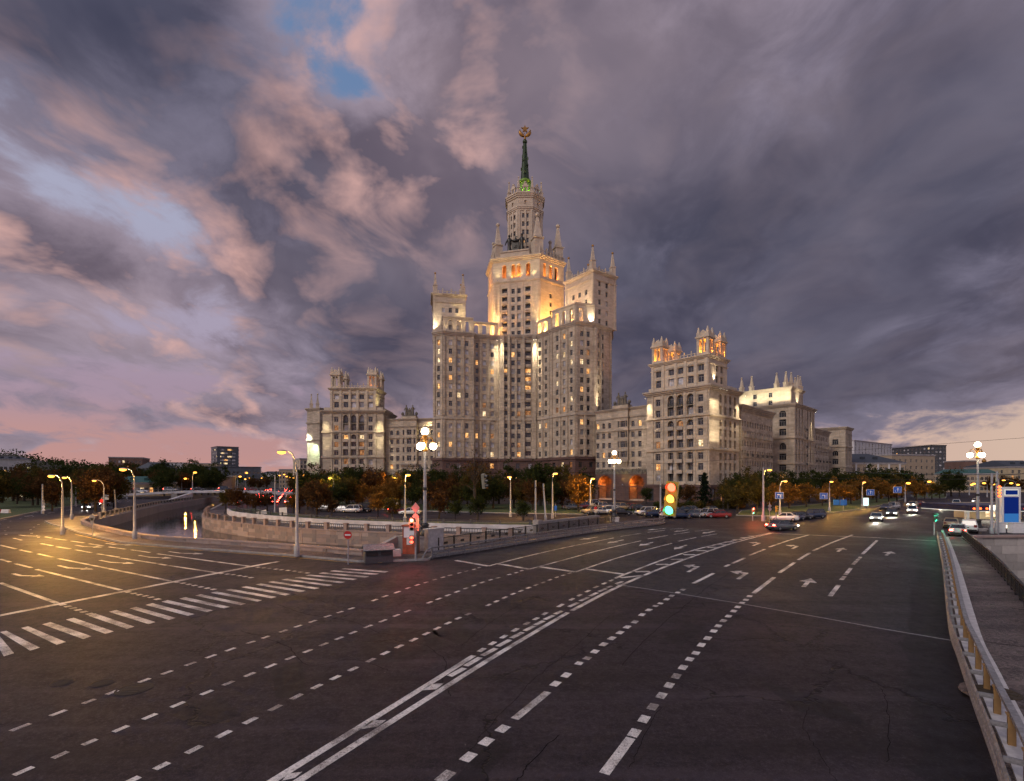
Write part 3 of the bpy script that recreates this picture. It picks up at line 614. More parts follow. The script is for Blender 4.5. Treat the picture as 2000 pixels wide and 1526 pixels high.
# far side of the canal: promenade, lawns along the embankment street
fb = [(-69.5, 117), (-62.0, 103), (-55.6, 93.3), (-45.4, 83.7), (-32.5, 74.5), (-25.0, 70.9), (-17.4, 68.0), (-8.0, 64.8), (1.2, 62.4)]
pr = [(x + 1.6, y + 4.2) for x, y in fb]; pr[-1] = (4.4, 67.0)
paved('pavement_promenade', fb + list(reversed(pr)), M['asphalt_walk'], 0.06, False)
lawn1 = [(4.8, 68.6), (-6.0, 70.4), (-16.2, 73.6), (-23.2, 76.4), (-30.5, 80.2), (-43.4, 89.5), (-53.0, 98.4), (-59.2, 107), (-66, 120), (-61, 122), (-53.5, 112), (-45.0, 103), (-32.0, 93.0), (-18.0, 86.5), (-2.0, 82.5), (13.0, 83.5)]
paved('lawn_embankment', lawn1, M['grass'])
paved('lawn_corner', [(-30, 121), (-16, 113), (0, 107), (16, 104), (27, 106), (34, 112), (37, 119), (33, 132), (20, 140), (-2, 146), (-30, 150), (-56, 160), (-60, 150)], M['grass'])
paved('lawn_street', [(44, 100.5), (50, 98.5), (72, 112), (92, 131), (112, 152), (150, 196), (144, 200), (100, 158), (66, 128), (52, 116)], M['grass'])
paved('lawn_street', [(156, 198), (166, 196), (192, 226), (214, 252), (206, 258), (176, 226)], M['grass'])
paved('lawn_woods', [(-88, 86), (-150, 84), (-420, 84), (-500, 420), (-300, 420), (-190, 300), (-165, 220), (-130, 160), (-106, 115)], M['grass'])


c = G(1948, 1366); mb = MB(); mb.lathe([(0.95, 0.13), (0.93, 0.20), (0.62, 0.215)], 24, c, 0, False); mb.build('manhole_ring', M['asphalt_walk'], road); mb = MB(); mb.lathe([(0.60, 0.16), (0.60, 0.235), (0.54, 0.24), (0.52, 0.225), (0.02, 0.225)], 24, c, 0, False)
for k in range(4): mb.box(c + Vector((0, 0, 0.235)), (0.95, 0.05, 0.02), R(45 * k))
mb.build('manhole_cover', M['rail_rust'], road)
for pts in ([(1862, 1252), (2010, 1272)], [(1850, 1120), (1950, 1121)]): strip_px('joint_line', pts, 0.06, M['tar'], 0.147)
for k, (pts, w) in enumerate([([(470, 1232), (560, 1262), (600, 1300), (690, 1288), (760, 1310)], 0.05), ([(830, 1260), (870, 1290), (866, 1330), (880, 1360)], 0.045), ([(540, 1180), (600, 1200), (690, 1215), (760, 1240), (840, 1228)], 0.05), ([(1640, 1541), (1600, 1470), (1570, 1420), (1580, 1380)], 0.03)]): tar(pts, w)
for k, pts in enumerate([[(880, 1530), (960, 1445), (1000, 1455), (930, 1541)], [(1480, 1330), (1640, 1370), (1700, 1420), (1560, 1390)], [(330, 1390), (430, 1360), (470, 1395), (380, 1430)], [(560, 1130), (640, 1118), (700, 1128), (620, 1142)], [(1290, 1250), (1340, 1215), (1380, 1225), (1330, 1262)]]):
    poly_px('asphalt_patch', pts, M['asphalt_patch'], 0.0035)
# ---------------------------------------------------------------- building kit
V2 = lambda p: Vector((p[0], p[1], 0))
def frame_of(A, B):
    A, B = V2(A), V2(B); d = (B - A); L = d.length; d.normalize(); n = Vector((d.y, -d.x, 0)); return A, B, d, n, L
def u_at(A, B, px):
    """distance along the wall A-B of the point seen in column px of the photograph"""
    A, B, d, n, L = frame_of(A, B); k = (px - 1000) / 1000.0
    return (k * A.y - A.x) / (d.x - k * d.y)
def facade(mb, A, B, z0, z1, ops, depth=0.35, m=0, mr=None, back=None):
    """wall with real openings; ops = (u0, u1, z0, z1, arched)"""
    A, B, d, n, L = frame_of(A, B); mr = m if mr is None else mr
    P = lambda u, z, w=0.0: tuple(A + d * u + n * w + Vector((0, 0, z)))
    ops = [o for o in ops if o[0] > 0.02 and o[1] < L - 0.02 and o[2] > z0 and o[3] < z1]
    us = sorted({0.0, L} | {round(x, 3) for o in ops for x in (o[0], o[1])}); zs = sorted({z0, z1} | {round(x, 3) for o in ops for x in (o[2], o[3])})
    hole = set()
    for o in ops:
        i0, i1 = us.index(round(o[0], 3)), us.index(round(o[1], 3)); j0, j1 = zs.index(round(o[2], 3)), zs.index(round(o[3], 3))
        for i in range(i0, i1):
            for j in range(j0, j1): hole.add((i, j))
    for j in range(len(zs) - 1):
        i = 0
        while i < len(us) - 1:
            if (i, j) in hole: i += 1; continue
            k = i
            while k + 1 < len(us) - 1 and (k + 1, j) not in hole: k += 1
            mb.quad(P(us[i], zs[j]), P(us[k + 1], zs[j]), P(us[k + 1], zs[j + 1]), P(us[i], zs[j + 1]), m); i = k + 1
    for op in ops:
        u0, u1, a, b, arch = op[:5]; r = (u1 - u0) / 2; s = b - r if arch else b; w = -(op[5] if len(op) > 5 else depth)
        mb.quad(P(u0, a), P(u0, a, w), P(u0, s, w), P(u0, s), mr); mb.quad(P(u1, a, w), P(u1, a), P(u1, s), P(u1, s, w), mr)
        mb.quad(P(u0, a), P(u1, a), P(u1, a, w), P(u0, a, w), mr)
        if not arch: mb.quad(P(u0, b, w), P(u1, b, w), P(u1, b), P(u0, b), mr)
        else:
            N = 8; c = (u0 + u1) / 2; pts = [(c - r * math.cos(math.pi * k / N), s + r * math.sin(math.pi * k / N)) for k in range(N + 1)]
            for k in range(N):
                (p, q), (p2, q2) = pts[k], pts[k + 1]
                mb.quad(P(p2, q2), P(p, q), P(p, q, w), P(p2, q2, w), mr)
                cu = u0 if k < N / 2 else u1
                mb.add([P(cu, b), P(p, q), P(p2, q2)], [(0, 1, 2)], m)
        if back is not None: mb.quad(P(u0, a, w), P(u1, a, w), P(u1, b, w), P(u0, b, w), back)
def offset_line(pts, out, closed=False):
    P = [V2(p) for p in pts]; n = len(P); r = []
    for i in range(n):
        a = P[i - 1] if (i > 0 or closed) else None; b = P[(i + 1) % n] if (i < n - 1 or closed) else None
        ns = []
        if a is not None: t = (P[i] - a).normalized(); ns.append(Vector((t.y, -t.x, 0)))
        if b is not None: t = (b - P[i]).normalized(); ns.append(Vector((t.y, -t.x, 0)))
        if len(ns) == 1: r.append(P[i] + ns[0] * out)
        else:
            m = (ns[0] + ns[1]).normalized(); r.append(P[i] + m * (out / max(0.35, m.dot(ns[0]))))
    return r
def band(mb, pts, z0, z1, out, m=0, closed=False):
    """string course or cornice along a wall line (walls run left to right seen from outside)"""
    Q = offset_line(pts, out, closed); I = offset_line(pts, -0.15, closed); n = len(Q); k = n if closed else n - 1
    for i in range(k):
        j = (i + 1) % n; q0, q1, i0, i1 = Q[i], Q[j], I[i], I[j]; z = lambda p, h: (p.x, p.y, h)
        mb.quad(z(q0, z0), z(q1, z0), z(q1, z1), z(q0, z1), m); mb.quad(z(q0, z1), z(q1, z1), z(i1, z1), z(i0, z1), m); mb.quad(z(i0, z0), z(i1, z0), z(q1, z0), z(q0, z0), m)
    if not closed:
        for i in (0, n - 1):
            q, a = Q[i], I[i]; f = [(a.x, a.y, z0), (q.x, q.y, z0), (q.x, q.y, z1), (a.x, a.y, z1)]
            mb.add(f, [(0, 1, 2, 3) if i == 0 else (3, 2, 1, 0)], m)
def cornice(mb, pts, z, h=1.0, out=0.7, m=0, closed=False):
    band(mb, pts, z, z + h * 0.35, out * 0.35, m, closed); band(mb, pts, z + h * 0.35, z + h * 0.7, out * 0.7, m, closed); band(mb, pts, z + h * 0.7, z + h, out, m, closed)
def parallelo(A, B, depth):
    """footprint: front A-B and depth behind it (counter-clockwise)"""
    A, B, d, n, L = frame_of(A, B); return [tuple((A)[:2]), tuple(B[:2]), tuple((B - n * depth)[:2]), tuple((A - n * depth)[:2])]

_wm = {}
KINDM = {'dark': 'dark_glass', 'blind': 'blind_sky_glass', 'warm': 'lit_warm', 'pale': 'lit_pale', 'dim': 'lit_dim', 'yellow': 'lit_yellow'}  # blind panes: curtain and sky reflection, both held in the colour
def win_shape(mb, w, h, mull, f=None, x0=(0, 0, 0), q=None, mg=1):
    t = 0.085; q = q or (lambda v: v)
    def bx(cx, cz, sx, sz, y=0.05, sy=0.10):
        vs = [q(Vector((cx + i * sx / 2, y + j * sy / 2, cz + k * sz / 2))) for k in (-1, 1) for j in (-1, 1) for i in (-1, 1)]
        mb.add(vs, [(0, 2, 3, 1), (4, 5, 7, 6), (0, 1, 5, 4), (2, 6, 7, 3), (0, 4, 6, 2), (1, 3, 7, 5)], 0)
    bx(0, t / 2, w, t); bx(0, h - t / 2, w, t); bx(-w / 2 + t / 2, h / 2, t, h - 2 * t); bx(w / 2 - t / 2, h / 2, t, h - 2 * t)
    for k in range(mull): bx((k + 1) * w / (mull + 1) - w / 2, h * 0.36, t * 0.8, h * 0.72 - t)
    bx(0, h * 0.72, w - 2 * t, t * 0.8)
    mb.add([q(Vector((-w / 2 + 0.02, 0.07, 0.02))), q(Vector((w / 2 - 0.02, 0.07, 0.02))), q(Vector((w / 2 - 0.02, 0.07, h - 0.02))), q(Vector((-w / 2 + 0.02, 0.07, h - 0.02)))], [(0, 1, 2, 3)], mg)
class Bld:
    """one building: an Empty with its walls, windows, cornices as parts"""
    def __init__(s, name, label, cat, base, group=None, cap=295):
        s.root = thing(name, label, cat, (0, 0, 0), 0, group); s.base = Vector((base[0], base[1], 0)); s.nw = 0; s.cap = cap; s.rest = {}
        s.r = random.Random(int(abs(base[0]) * 13 + base[1]))
    def part(s, mb, name, mats, label=None): return mb.build(name, mats, s.root, label=label)
    def window(s, A, B, u, z, w, h, kind='dark', depth=0.33, mull=1, frame='white_frame'):
        A, B, d, n, L = frame_of(A, B); p = A + d * u - n * (depth - 0.02) + Vector((0, 0, z)); rz = math.atan2(d.y, d.x)
        s.nw += 1
        if s.nw <= s.cap:
            key = (round(w, 2), round(h, 2), kind, mull, frame)
            if key not in _wm:
                mb = MB(); win_shape(mb, w, h, mull); _wm[key] = mb.mesh('window', [M[frame], M[KINDM[kind]]])
            return link('window', _wm[key], s.root, p, rz)
        mb = s.rest.setdefault('r', MB()); mi = 1 + list(KINDM).index(kind); q = Matrix.Translation(p) @ Matrix.Rotation(rz, 4, 'Z')
        win_shape(mb, w, h, mull, q=lambda v: q @ v, mg=mi)
    def pick(s, lit=0.12, blind=0.15, pool=('warm', 'pale', 'dim', 'warm')):
        x = s.r.random()
        return s.r.choice(pool) if x < lit else ('blind' if x < lit + blind else 'dark')
    def done(s):
        if 'r' in s.rest:
            o = s.rest['r'].build('window_rows', [M['white_frame']] + [M[KINDM[k]] for k in KINDM], s.root); o['kind'] = 'stuff'
        s.root.location = s.base
        for ch in s.root.children: ch.location = ch.location - s.base
        return s.root
def wall_grid(b, mb, A, B, z0, z1, cols, rows, w=1.3, h=1.9, lit=0.12, blind=0.15, arch=False, depth=0.35, m=0, mull=1, pool=('warm', 'pale', 'dim', 'warm'), extra=(), frame='white_frame', skip=None):
    """wall with a grid of windows: cols in metres along the wall, rows = sill heights"""
    ops = list(extra)
    for u in cols:
        for z in rows:
            if skip and skip(u, z): continue
            ops.append((u - w / 2, u + w / 2, z, z + h, arch)); b.window(A, B, u, z, w, h, b.pick(lit, blind, pool), depth, mull, frame)
    facade(mb, A, B, z0, z1, ops, depth, m)
def pilasters(mb, A, B, us, z0, z1, w=0.85, out=0.42, m=0):
    A, B, d, n, L = frame_of(A, B); rz = math.atan2(d.y, d.x)
    for u in us: mb.box(A + d * u + n * (out / 2 - 0.05) + Vector((0, 0, (z0 + z1) / 2)), (w, out + 0.1, z1 - z0), rz, m)
def balcony(b, A, B, u, z, w=1.7, out=0.55, solid=True, mat='trim', h=0.95):
    A, B, d, n, L = frame_of(A, B); rz = math.atan2(d.y, d.x)
    key = ('balc', round(w, 2), out, solid, mat)
    if key not in _wm:
        mb = MB(); mb.box((0, -out / 2, 0.09), (w, out, 0.18))
        if solid: mb.box((0, -out + 0.06, 0.18 + h / 2), (w, 0.12, h)); mb.box((-w / 2 + 0.06, -out / 2, 0.18 + h / 2), (0.12, out - 0.25, h)); mb.box((w / 2 - 0.06, -out / 2, 0.18 + h / 2), (0.12, out - 0.25, h))
        else:
            mb.box((0, -out + 0.05, 0.18 + h), (w, 0.07, 0.07), 0, 1)
            for i in range(9): mb.box((-w / 2 + 0.05 + i * (w - 0.1) / 8, -out + 0.05, 0.18 + h / 2), (0.05, 0.05, h), 0, 1)
            for x in (-1, 1): mb.box((x * (w / 2 - 0.04), -out / 2, 0.18 + h), (0.06, out, 0.06), 0, 1)
        _wm[key] = mb.mesh('balcony', [M[mat], M['black_iron']])
    return link('balcony', _wm[key], b.root, A + d * u + n * 0.0 + Vector((0, 0, z)), rz)
def obelisk(b, c, z, hb, ho, w, ball='gold', parent=None, mat='lime_pale'):
    """corner pinnacle: square pedestal, cap, tapering needle, ball"""
    mb = MB(); sq = lambda r: [(c[0] + r * math.cos(a), c[1] + r * math.sin(a)) for a in (R(-115), R(-25), R(65), R(155))]
    w2 = w * 0.707; mb.frustum(sq(w2), z, sq(w2), z + hb, 0); mb.frustum(sq(w2 * 1.18), z + hb, sq(w2 * 1.18), z + hb + w * 0.16, 0); 
    mb.add([(p[0], p[1], z + hb) for p in sq(w2 * 1.18)], [(3, 2, 1, 0)])
    mb.frustum(sq(w2 * 0.78), z + hb + w * 0.16, sq(w2 * 0.22), z + ho, 0)
    o = mb.build('obelisk', M[mat], parent or b.root)
    k = MB(); k.ball((c[0], c[1], z + ho + w * 0.18), w * 0.27, 0, 10, 7); k.build('finial_ball', M[ball], o if parent is None else parent); return o
def merlons(b, pts, z, step=1.5, h=1.3, w=0.8, mat='lime_pale', closed=False, rail=True):
    """balustrade with small upstanding posts along a parapet"""
    P = [V2(p) for p in pts]; mb = MB()
    for i in range(len(P) if closed else len(P) - 1):
        a, c = P[i], P[(i + 1) % len(P)]; L = (c - a).length; d = (c - a).normalized(); n = max(1, int(L / step)); rz = math.atan2(d.y, d.x)
        for k in range(n + 1):
            p = a + d * (L * k / n); hh = h * (1.35 if k % 2 == 0 else 0.9)
            mb.box((p.x, p.y, z + hh / 2), (w * 0.55, w * 0.55, hh), rz)
            if k % 2 == 0: mb.ball((p.x, p.y, z + hh + 0.16), 0.22, 0, 6, 4)
        if rail:
            mb.box(((a.x + c.x) / 2, (a.y + c.y) / 2, z + h * 0.78), (L, 0.25, 0.18), rz); mb.box(((a.x + c.x) / 2, (a.y + c.y) / 2, z + 0.12), (L, 0.4, 0.24), rz)
    return b.part(mb, 'parapet', M[mat])
def roof(b, poly, z, mat='grey_concrete', name='roof'):
    mb = MB(); pts = [Vector((p[0], p[1], 0)) for p in poly]; sheet(mb, [pts], z); return b.part(mb, name, M[mat])
_fl = {}
def flood(b, pos, tgt, power, col=(1.0, 0.80, 0.50), ang=75, blend=0.9, r=0.15):
    """floodlight fixed to the building: housing, lens and its light"""
    if 'h' not in _fl:
        mb = MB(); mb.box((0, 0, 0.14), (0.34, 0.34, 0.24)); mb.box((0, 0, 0.34), (0.08, 0.08, 0.2)); _fl['h'] = mb.mesh('floodlight', [M['pole_grey']])
        mb = MB(); mb.quad((-0.14, 0.14, 0.012), (0.14, 0.14, 0.012), (0.14, -0.14, 0.012), (-0.14, -0.14, 0.012)); _fl['l'] = mb.mesh('lens', [emit('floodlight_lens', (1.0, 0.86, 0.6), 14)])
    pos, tgt = Vector(pos), Vector(tgt); q = (tgt - pos).to_track_quat('-Z', 'Y')
    o = link('floodlight', _fl['h'], b.root, pos); o.rotation_mode = 'QUATERNION'; o.rotation_quaternion = q
    link('lens', _fl['l'], o)
    l = bpy.data.lights.new('flood_lamp', 'SPOT'); l.energy = power; l.color = col; l.spot_size = R(ang); l.spot_blend = blend; l.shadow_soft_size = r
    lo = bpy.data.objects.new('flood_lamp', l); COL.objects.link(lo); lo.parent = o; lo.location = (0, 0, -0.05)
    return o
def figure_group(b, c, z, rz, s=1.0, mat='sculpt', name='sculpture'):
    """roof sculpture: two standing figures either side of a shield, urns beside them"""
    mb = MB(); q = Matrix.Translation((c[0], c[1], z)) @ Matrix.Rotation(rz, 4, 'Z') @ Matrix.Scale(s, 4)
    k = MB()
    k.box((0, 0, 0.25), (5.6, 1.8, 0.5))
    for sx in (-1, 1):
        x = sx * 1.35
        k.lathe([(0.62, 0.5), (0.55, 1.2), (0.42, 2.3), (0.5, 3.0), (0.56, 3.5), (0.34, 3.85), (0.16, 3.95), (0.15, 4.1)], 10, (x, 0, 0)); k.ball((x, -0.05, 4.4), 0.3, 0, 9, 7, (0.9, 1, 1.2))
        k.tube([(x + sx * 0.42, 0, 3.55), (x + sx * 0.8, -0.15, 2.9), (x + sx * (1.15 if sx > 0 else 0.75), -0.3, 3.2 if sx > 0 else 2.3)], [0.2, 0.16, 0.12], 7); k.tube([(x - sx * 0.42, 0, 3.5), (x - sx * 0.7, -0.25, 2.8), (x - sx * 0.85, -0.35, 2.2)], [0.2, 0.16, 0.12], 7)
        k.lathe([(0.25, 0.5), (0.6, 0.9), (0.62, 1.3), (0.3, 1.7), (0.1, 1.9)], 9, (sx * 2.9, 0, 0))
    k.box((0, -0.1, 1.5), (1.5, 0.5, 2.0)); k.lathe([(0.85, -0.3), (0.85, 0.3)], 12, (0, 0, 0)) if False else None
    k.ball((0, -0.15, 2.5), 0.75, 0, 10, 7, (1, 0.5, 0.8)); k.ball((0, 0, 3.25), 0.28, 0, 8, 6)
    k.v = [tuple(q @ Vector(v)) for v in k.v]
    return b.part(k, name, M[mat])
# ---------------------------------------------------------------- the high-rise tower
T = [(-30.4, 199.0), (-26.6, 197.0), (-15.0, 200.0), (-15.2, 201.8), (-5.5, 204.0), (-4.6, 203.0), (9.7, 203.0), (14.7, 196.2), (14.9, 194.8), (22.9, 185.0), (30.6, 187.5), (37.5, 194.5)]
TB = [(40, 206), (26, 230), (-16, 230), (-30.2, 214)]
tower = Bld('high_rise_tower', 'tall floodlit stone skyscraper with stepped wings and a green spire', 'skyscraper', (4, 205))
zb, zm, zc = 15.5, 30.6, 63.0
lowrows = [16.2, 19.9, 23.5, 27.1]; uprows = [32.3 + 3.36 * k for k in range(9)]
tw = MB(); tp = tw
def tface(i, pxs, lit, blind, rows=None, w=1.35, skip=None):
    A, B = T[i], T[i + 1]; cols = [u_at(A, B, p) for p in pxs]
    wall_grid(tower, tw, A, B, zb, zc, cols, lowrows + uprows, w, 2.0, lit, blind)
    L = frame_of(A, B)[4]; us = [0.35] + [(cols[k] + cols[k + 1]) / 2 for k in range(len(cols) - 1)] + [L - 0.35]
    pilasters(tp, A, B, us, zb + 0.3, zm - 0.2); pilasters(tp, A, B, us, zm + 1.2, zc - 0.2)
tface(0, [856.5], 0.24, 0.55); tface(1, [880, 896.5, 912], 0.16, 0.7); tface(3, [930.5, 946, 961.5], 0.18, 0.62)
tface(6, [1054, 1066], 0.16, 0.06); tface(8, [1088, 1101.5, 1115.6], 0.22, 0.12); tface(9, [1136.7, 1149], 0.18, 0.12); tface(10, [1168.5, 1177], 0.06, 0.25, w=1.2)
for i in (2, 4, 7): facade(tw, T[i], T[i + 1], zb, zc, [])
# middle bay with loggias
A, B = T[5], T[6]; cl = [u_at(A, B, p) for p in (1002, 1013.5)]; lg = [u_at(A, B, p) for p in (985.5, 1031.5)]
ops = []
for z in lowrows + uprows:
    for u in cl:
        ops.append((u - 0.7, u + 0.7, z, z + 2.0, False)); tower.window(A, B, u, z, 1.4, 2.0, tower.pick(0.16, 0.12), 0.35)
    for u in lg:
        ops.append((u - 1.15, u + 1.15, z - 0.5, z + 2.35, False, 1.2)); tower.window(A, B, u, z - 0.45, 2.2, 2.75, tower.pick(0.10, 0.05, ('dim', 'warm')), 1.1, 2); balcony(tower, A, B, u, z - 0.5, 2.2, 0.25, h=0.8)
facade(tw, A, B, zb, zc, ops, 0.35)
pilasters(tp, A, B, [0.35, (lg[0] + cl[0]) / 2, sum(cl) / 2, (lg[1] + cl[1]) / 2, frame_of(A, B)[4] - 0.5], zb + 0.3, zm - 0.2, 0.8); pilasters(tp, A, B, [0.35, (lg[0] + cl[0]) / 2, sum(cl) / 2, (lg[1] + cl[1]) / 2, frame_of(A, B)[4] - 0.5], zm + 1.2, zc - 0.2, 0.8)
pilasters(tp, A, B, [0.75, frame_of(A, B)[4] - 1.0], zb, zc + 1.6, 1.5, 0.95); pilasters(tp, A, B, [(lg[0] + cl[0]) / 2, (lg[1] + cl[1]) / 2], zb, zc + 1.4, 0.9, 0.75)
BK = [T[-1]] + TB + [T[0]]
for a, c in zip(BK[:-1], BK[1:]): facade(tw, a, c, zb, zc, [])
tower.part(tw, 'wall', [M['lime']])
ring = T + TB
mb = MB(); band(mb, ring, zm, zm + 1.0, 0.35, closed=True); tower.part(mb, 'string_course', M['trim'])
mb = MB(); cornice(mb, ring, zc, 1.5, 0.8, closed=True); tower.part(mb, 'cornice', M['trim'])
roof(tower, ring, zc + 1.3)
# red granite base
base_ring = [tuple(p)[:2] for p in offset_line(ring, 0.55, True)]
mb = MB(); nb = len(base_ring)
for i in range(nb):
    A, B = base_ring[i], base_ring[(i + 1) % nb]; L = frame_of(A, B)[4]; ops = []
    if i < len(T) - 1 and L > 5:
        n = max(2, int(L / 3.6)); cols = [L * (k + 0.5) / n for k in range(n)]
        for u in cols:
            for z, h in ((11.6, 2.0), (3.2, 5.4)):
                w = 1.5 if z > 9 else 1.8
                ops.append((u - w / 2, u + w / 2, z, z + h, False)); tower.window(A, B, u, z, w, h, tower.pick(0.3, 0.18, ('warm', 'pale', 'dim')), 0.4, 1, 'brown_frame')
    facade(mb, A, B, 0.0, 15.0, ops, 0.42)
band(mb, base_ring, 9.9, 10.5, 0.3, closed=True); band(mb, base_ring, 14.6, 15.5, 0.5, closed=True)
tower.part(mb, 'granite_base', M['red_granite'], label='dark red granite base storeys of the tower')
mb = MB(); sheet(mb, [[V2(p) for p in base_ring]], 15.5); tower.part(mb, 'base_ledge', M['red_granite'])
# arcade screens above the wings
def arcade(pts_cols, z0, z1, aw, ah):
    mb = MB()
    for A, B, pxs in pts_cols:
        ops = [(u_at(A, B, p) - aw / 2, u_at(A, B, p) + aw / 2, z0 + 0.6, z0 + 0.6 + ah, True) for p in pxs]
        facade(mb, A, B, z0, z1, ops, 0.8)
        a, b_, d, n, L = frame_of(A, B); ops2 = [(L - o[1], L - o[0], o[2], o[3], True) for o in ops]
        facade(mb, (b_ - n * 0.8)[:2], (a - n * 0.8)[:2], z0, z1, ops2, 0.02)
        band(mb, [A, B], z1 - 0.1, z1 + 0.5, 0.25); mb.quad(tuple(a + Vector((0, 0, z1))), tuple(b_ + Vector((0, 0, z1))), tuple(b_ - n * 0.8 + Vector((0, 0, z1))), tuple(a - n * 0.8 + Vector((0, 0, z1))))
    return tower.part(mb, 'arcade', M['lime_pale'])
inset = lambda p, q: (tuple((V2(p) - frame_of(p, q)[3] * 0.5)[:2]), tuple((V2(q) - frame_of(p, q)[3] * 0.5)[:2]))
arcade([inset(T[1], T[2]) + ([880, 896.5, 912],)], 64.3, 70.0, 1.7, 4.3)
arcade([inset(T[3], T[4]) + ([930.5, 946, 961],)], 64.3, 69.2, 1.7, 3.9)
arcade([inset(T[6], T[7]) + ([1054, 1066],)], 64.3, 69.6, 1.7, 4.0)
arcade([inset(T[8], T[9]) + ([1088, 1101.5, 1116],)], 64.3, 71.0, 1.8, 5.0)
arcade([inset(T[9], T[10]) + ([1135],)], 64.3, 71.0, 1.6, 4.8)
# turrets at the ends of the wings
def turret(A, B, depth, z0, z1, colsf, rowsf, colss, rowss, name, ow, oh):
    fp = parallelo(A, B, depth); mb = MB(); pl = mb
    wall_grid(tower, mb, fp[0], fp[1], z0, z1, colsf, rowsf, 1.3, 1.9, 0.15, 0.3); wall_grid(tower, mb, fp[1], fp[2], z0, z1, colss, rowss, 1.3, 1.9, 0.05, 0.2)
    facade(mb, fp[2], fp[3], z0, z1, []); facade(mb, fp[3], fp[0], z0, z1, [])
    cornice(mb, fp, z1 - 3.2, 0.5, 0.3, closed=True); cornice(mb, fp, z1 - 0.6, 1.1, 0.8, closed=True); sheet(mb, [[V2(p) for p in fp]], z1 + 0.4)
    L = frame_of(A, B)[4]; pilasters(pl, A, B, [0.5, L - 0.5], z0, z1 - 0.7, 1.0, 0.2); L2 = frame_of(fp[1], fp[2])[4]; pilasters(pl, fp[1], fp[2], [0.5, L2 - 0.5], z0, z1 - 0.7, 1.0, 0.2); tower.part(mb, name, M['lime_pale'])
    c = sum((V2(p) for p in fp), Vector()) / 4
    for p in fp:
        q = V2(p).lerp(c, 0.13); obelisk(tower, q, z1 + 0.4, oh * 0.4, oh, ow)
    merlons(tower, [V2(p).lerp(c, 0.06) for p in fp], z1 + 0.45, 1.5, 1.5, 0.8, closed=True)
    return fp
tl = turret((-31.0, 201.2), (-18.6, 203.4), 12, 64.0, 80.0, [u_at((-31.0, 201.2), (-18.6, 203.4), p) for p in (866, 879.5, 892.5)], [66.4, 69.8, 73.2], [3, 6, 9], [70, 73.4], 'wing_turret', 1.5, 8.0)
Aa, Bb = (20.9, 200.4), (29.8, 188.2)
tr = turret(Aa, Bb, 12.2, 64.0, 84.0, [u_at(Aa, Bb, p) for p in (1120, 1132, 1144.5)], [65.5, 69.0, 72.6, 76.2], [3.4, 7.2], [65.0, 68.6, 72.2, 75.8, 79.0], 'wing_turret', 1.7, 9.0)
# main shaft
CX = Vector((5.5, 218.0, 0)); hexo = [(-13.3, -9.0), (5.5, -14.0), (16.0, -5.4), (13.3, 9.0), (-5.5, 14.0), (-16.0, 5.4)]
HX = [(CX.x + a, CX.y + c) for a, c in hexo]
sw = MB(); sp_ = sw; za, zt = 64.0, 97.0
A, B = HX[0], HX[1]; ops = []
shrows = [65.2 + 3.42 * k for k in range(6)]
for z in shrows:
    for p in (1002, 1013.5):
        u = u_at(A, B, p); ops.append((u - 0.7, u + 0.7, z, z + 2.0, False)); tower.window(A, B, u, z, 1.4, 2.0, tower.pick(0.06, 0.1), 0.35)
    for p in (985.5, 1031.5):
        u = u_at(A, B, p); ops.append((u - 1.15, u + 1.15, z - 0.45, z + 2.4, False, 1.2)); tower.window(A, B, u, z - 0.4, 2.2, 2.75, tower.pick(0.08, 0.02, ('dim',)), 1.1, 2); balcony(tower, A, B, u, z - 0.45, 2.2, 0.3, h=0.8)
for p in (985, 1003, 1013, 1031.5):
    u = u_at(A, B, p); ops.append((u - 0.85, u + 0.85, 88.9, 94.2, True))
facade(sw, A, B, za, zt, ops, 0.6); pilasters(sp_, A, B, [0.8, 2.6] + [u_at(A, B, p) for p in (994, 1007.7, 1020)] + [frame_of(A, B)[4] - 3.2, frame_of(A, B)[4] - 0.9], za, 86.5, 1.0, 0.25)
A2, B2 = HX[1], HX[2]; ops = []
for p in (1064, 1075.6, 1086):
    u = u_at(A2, B2, p); ops.append((u - 0.85, u + 0.85, 88.9, 94.2, True))
for z in (70.5, 74, 77.4, 80.8):
    u = u_at(A2, B2, 1075.6); ops.append((u - 0.65, u + 0.65, z, z + 1.9, False)); tower.window(A2, B2, u, z, 1.3, 1.9, 'dark', 0.35)
facade(sw, A2, B2, za, zt, ops, 0.6); pilasters(sp_, A2, B2, [0.7, frame_of(A2, B2)[4] - 0.7], za, 86.5, 1.1, 0.25)
for i in range(2, 6): facade(sw, HX[i], HX[(i + 1) % 6], za, zt, [(frame_of(HX[i], HX[(i + 1) % 6])[4] * f - 0.85, frame_of(HX[i], HX[(i + 1) % 6])[4] * f + 0.85, 88.9, 94.2, True) for f in (0.3, 0.5, 0.7)], 0.6)
tower.part(sw, 'shaft', M['lime_pale'])
mb = MB(); cornice(mb, HX, 86.8, 0.7, 0.35, closed=True); cornice(mb, HX, 95.6, 1.6, 1.0, closed=True); tower.part(mb, 'shaft_cornice', M['lime_pale'])
roof(tower, HX, 97.2, 'lime_pale', 'terrace')
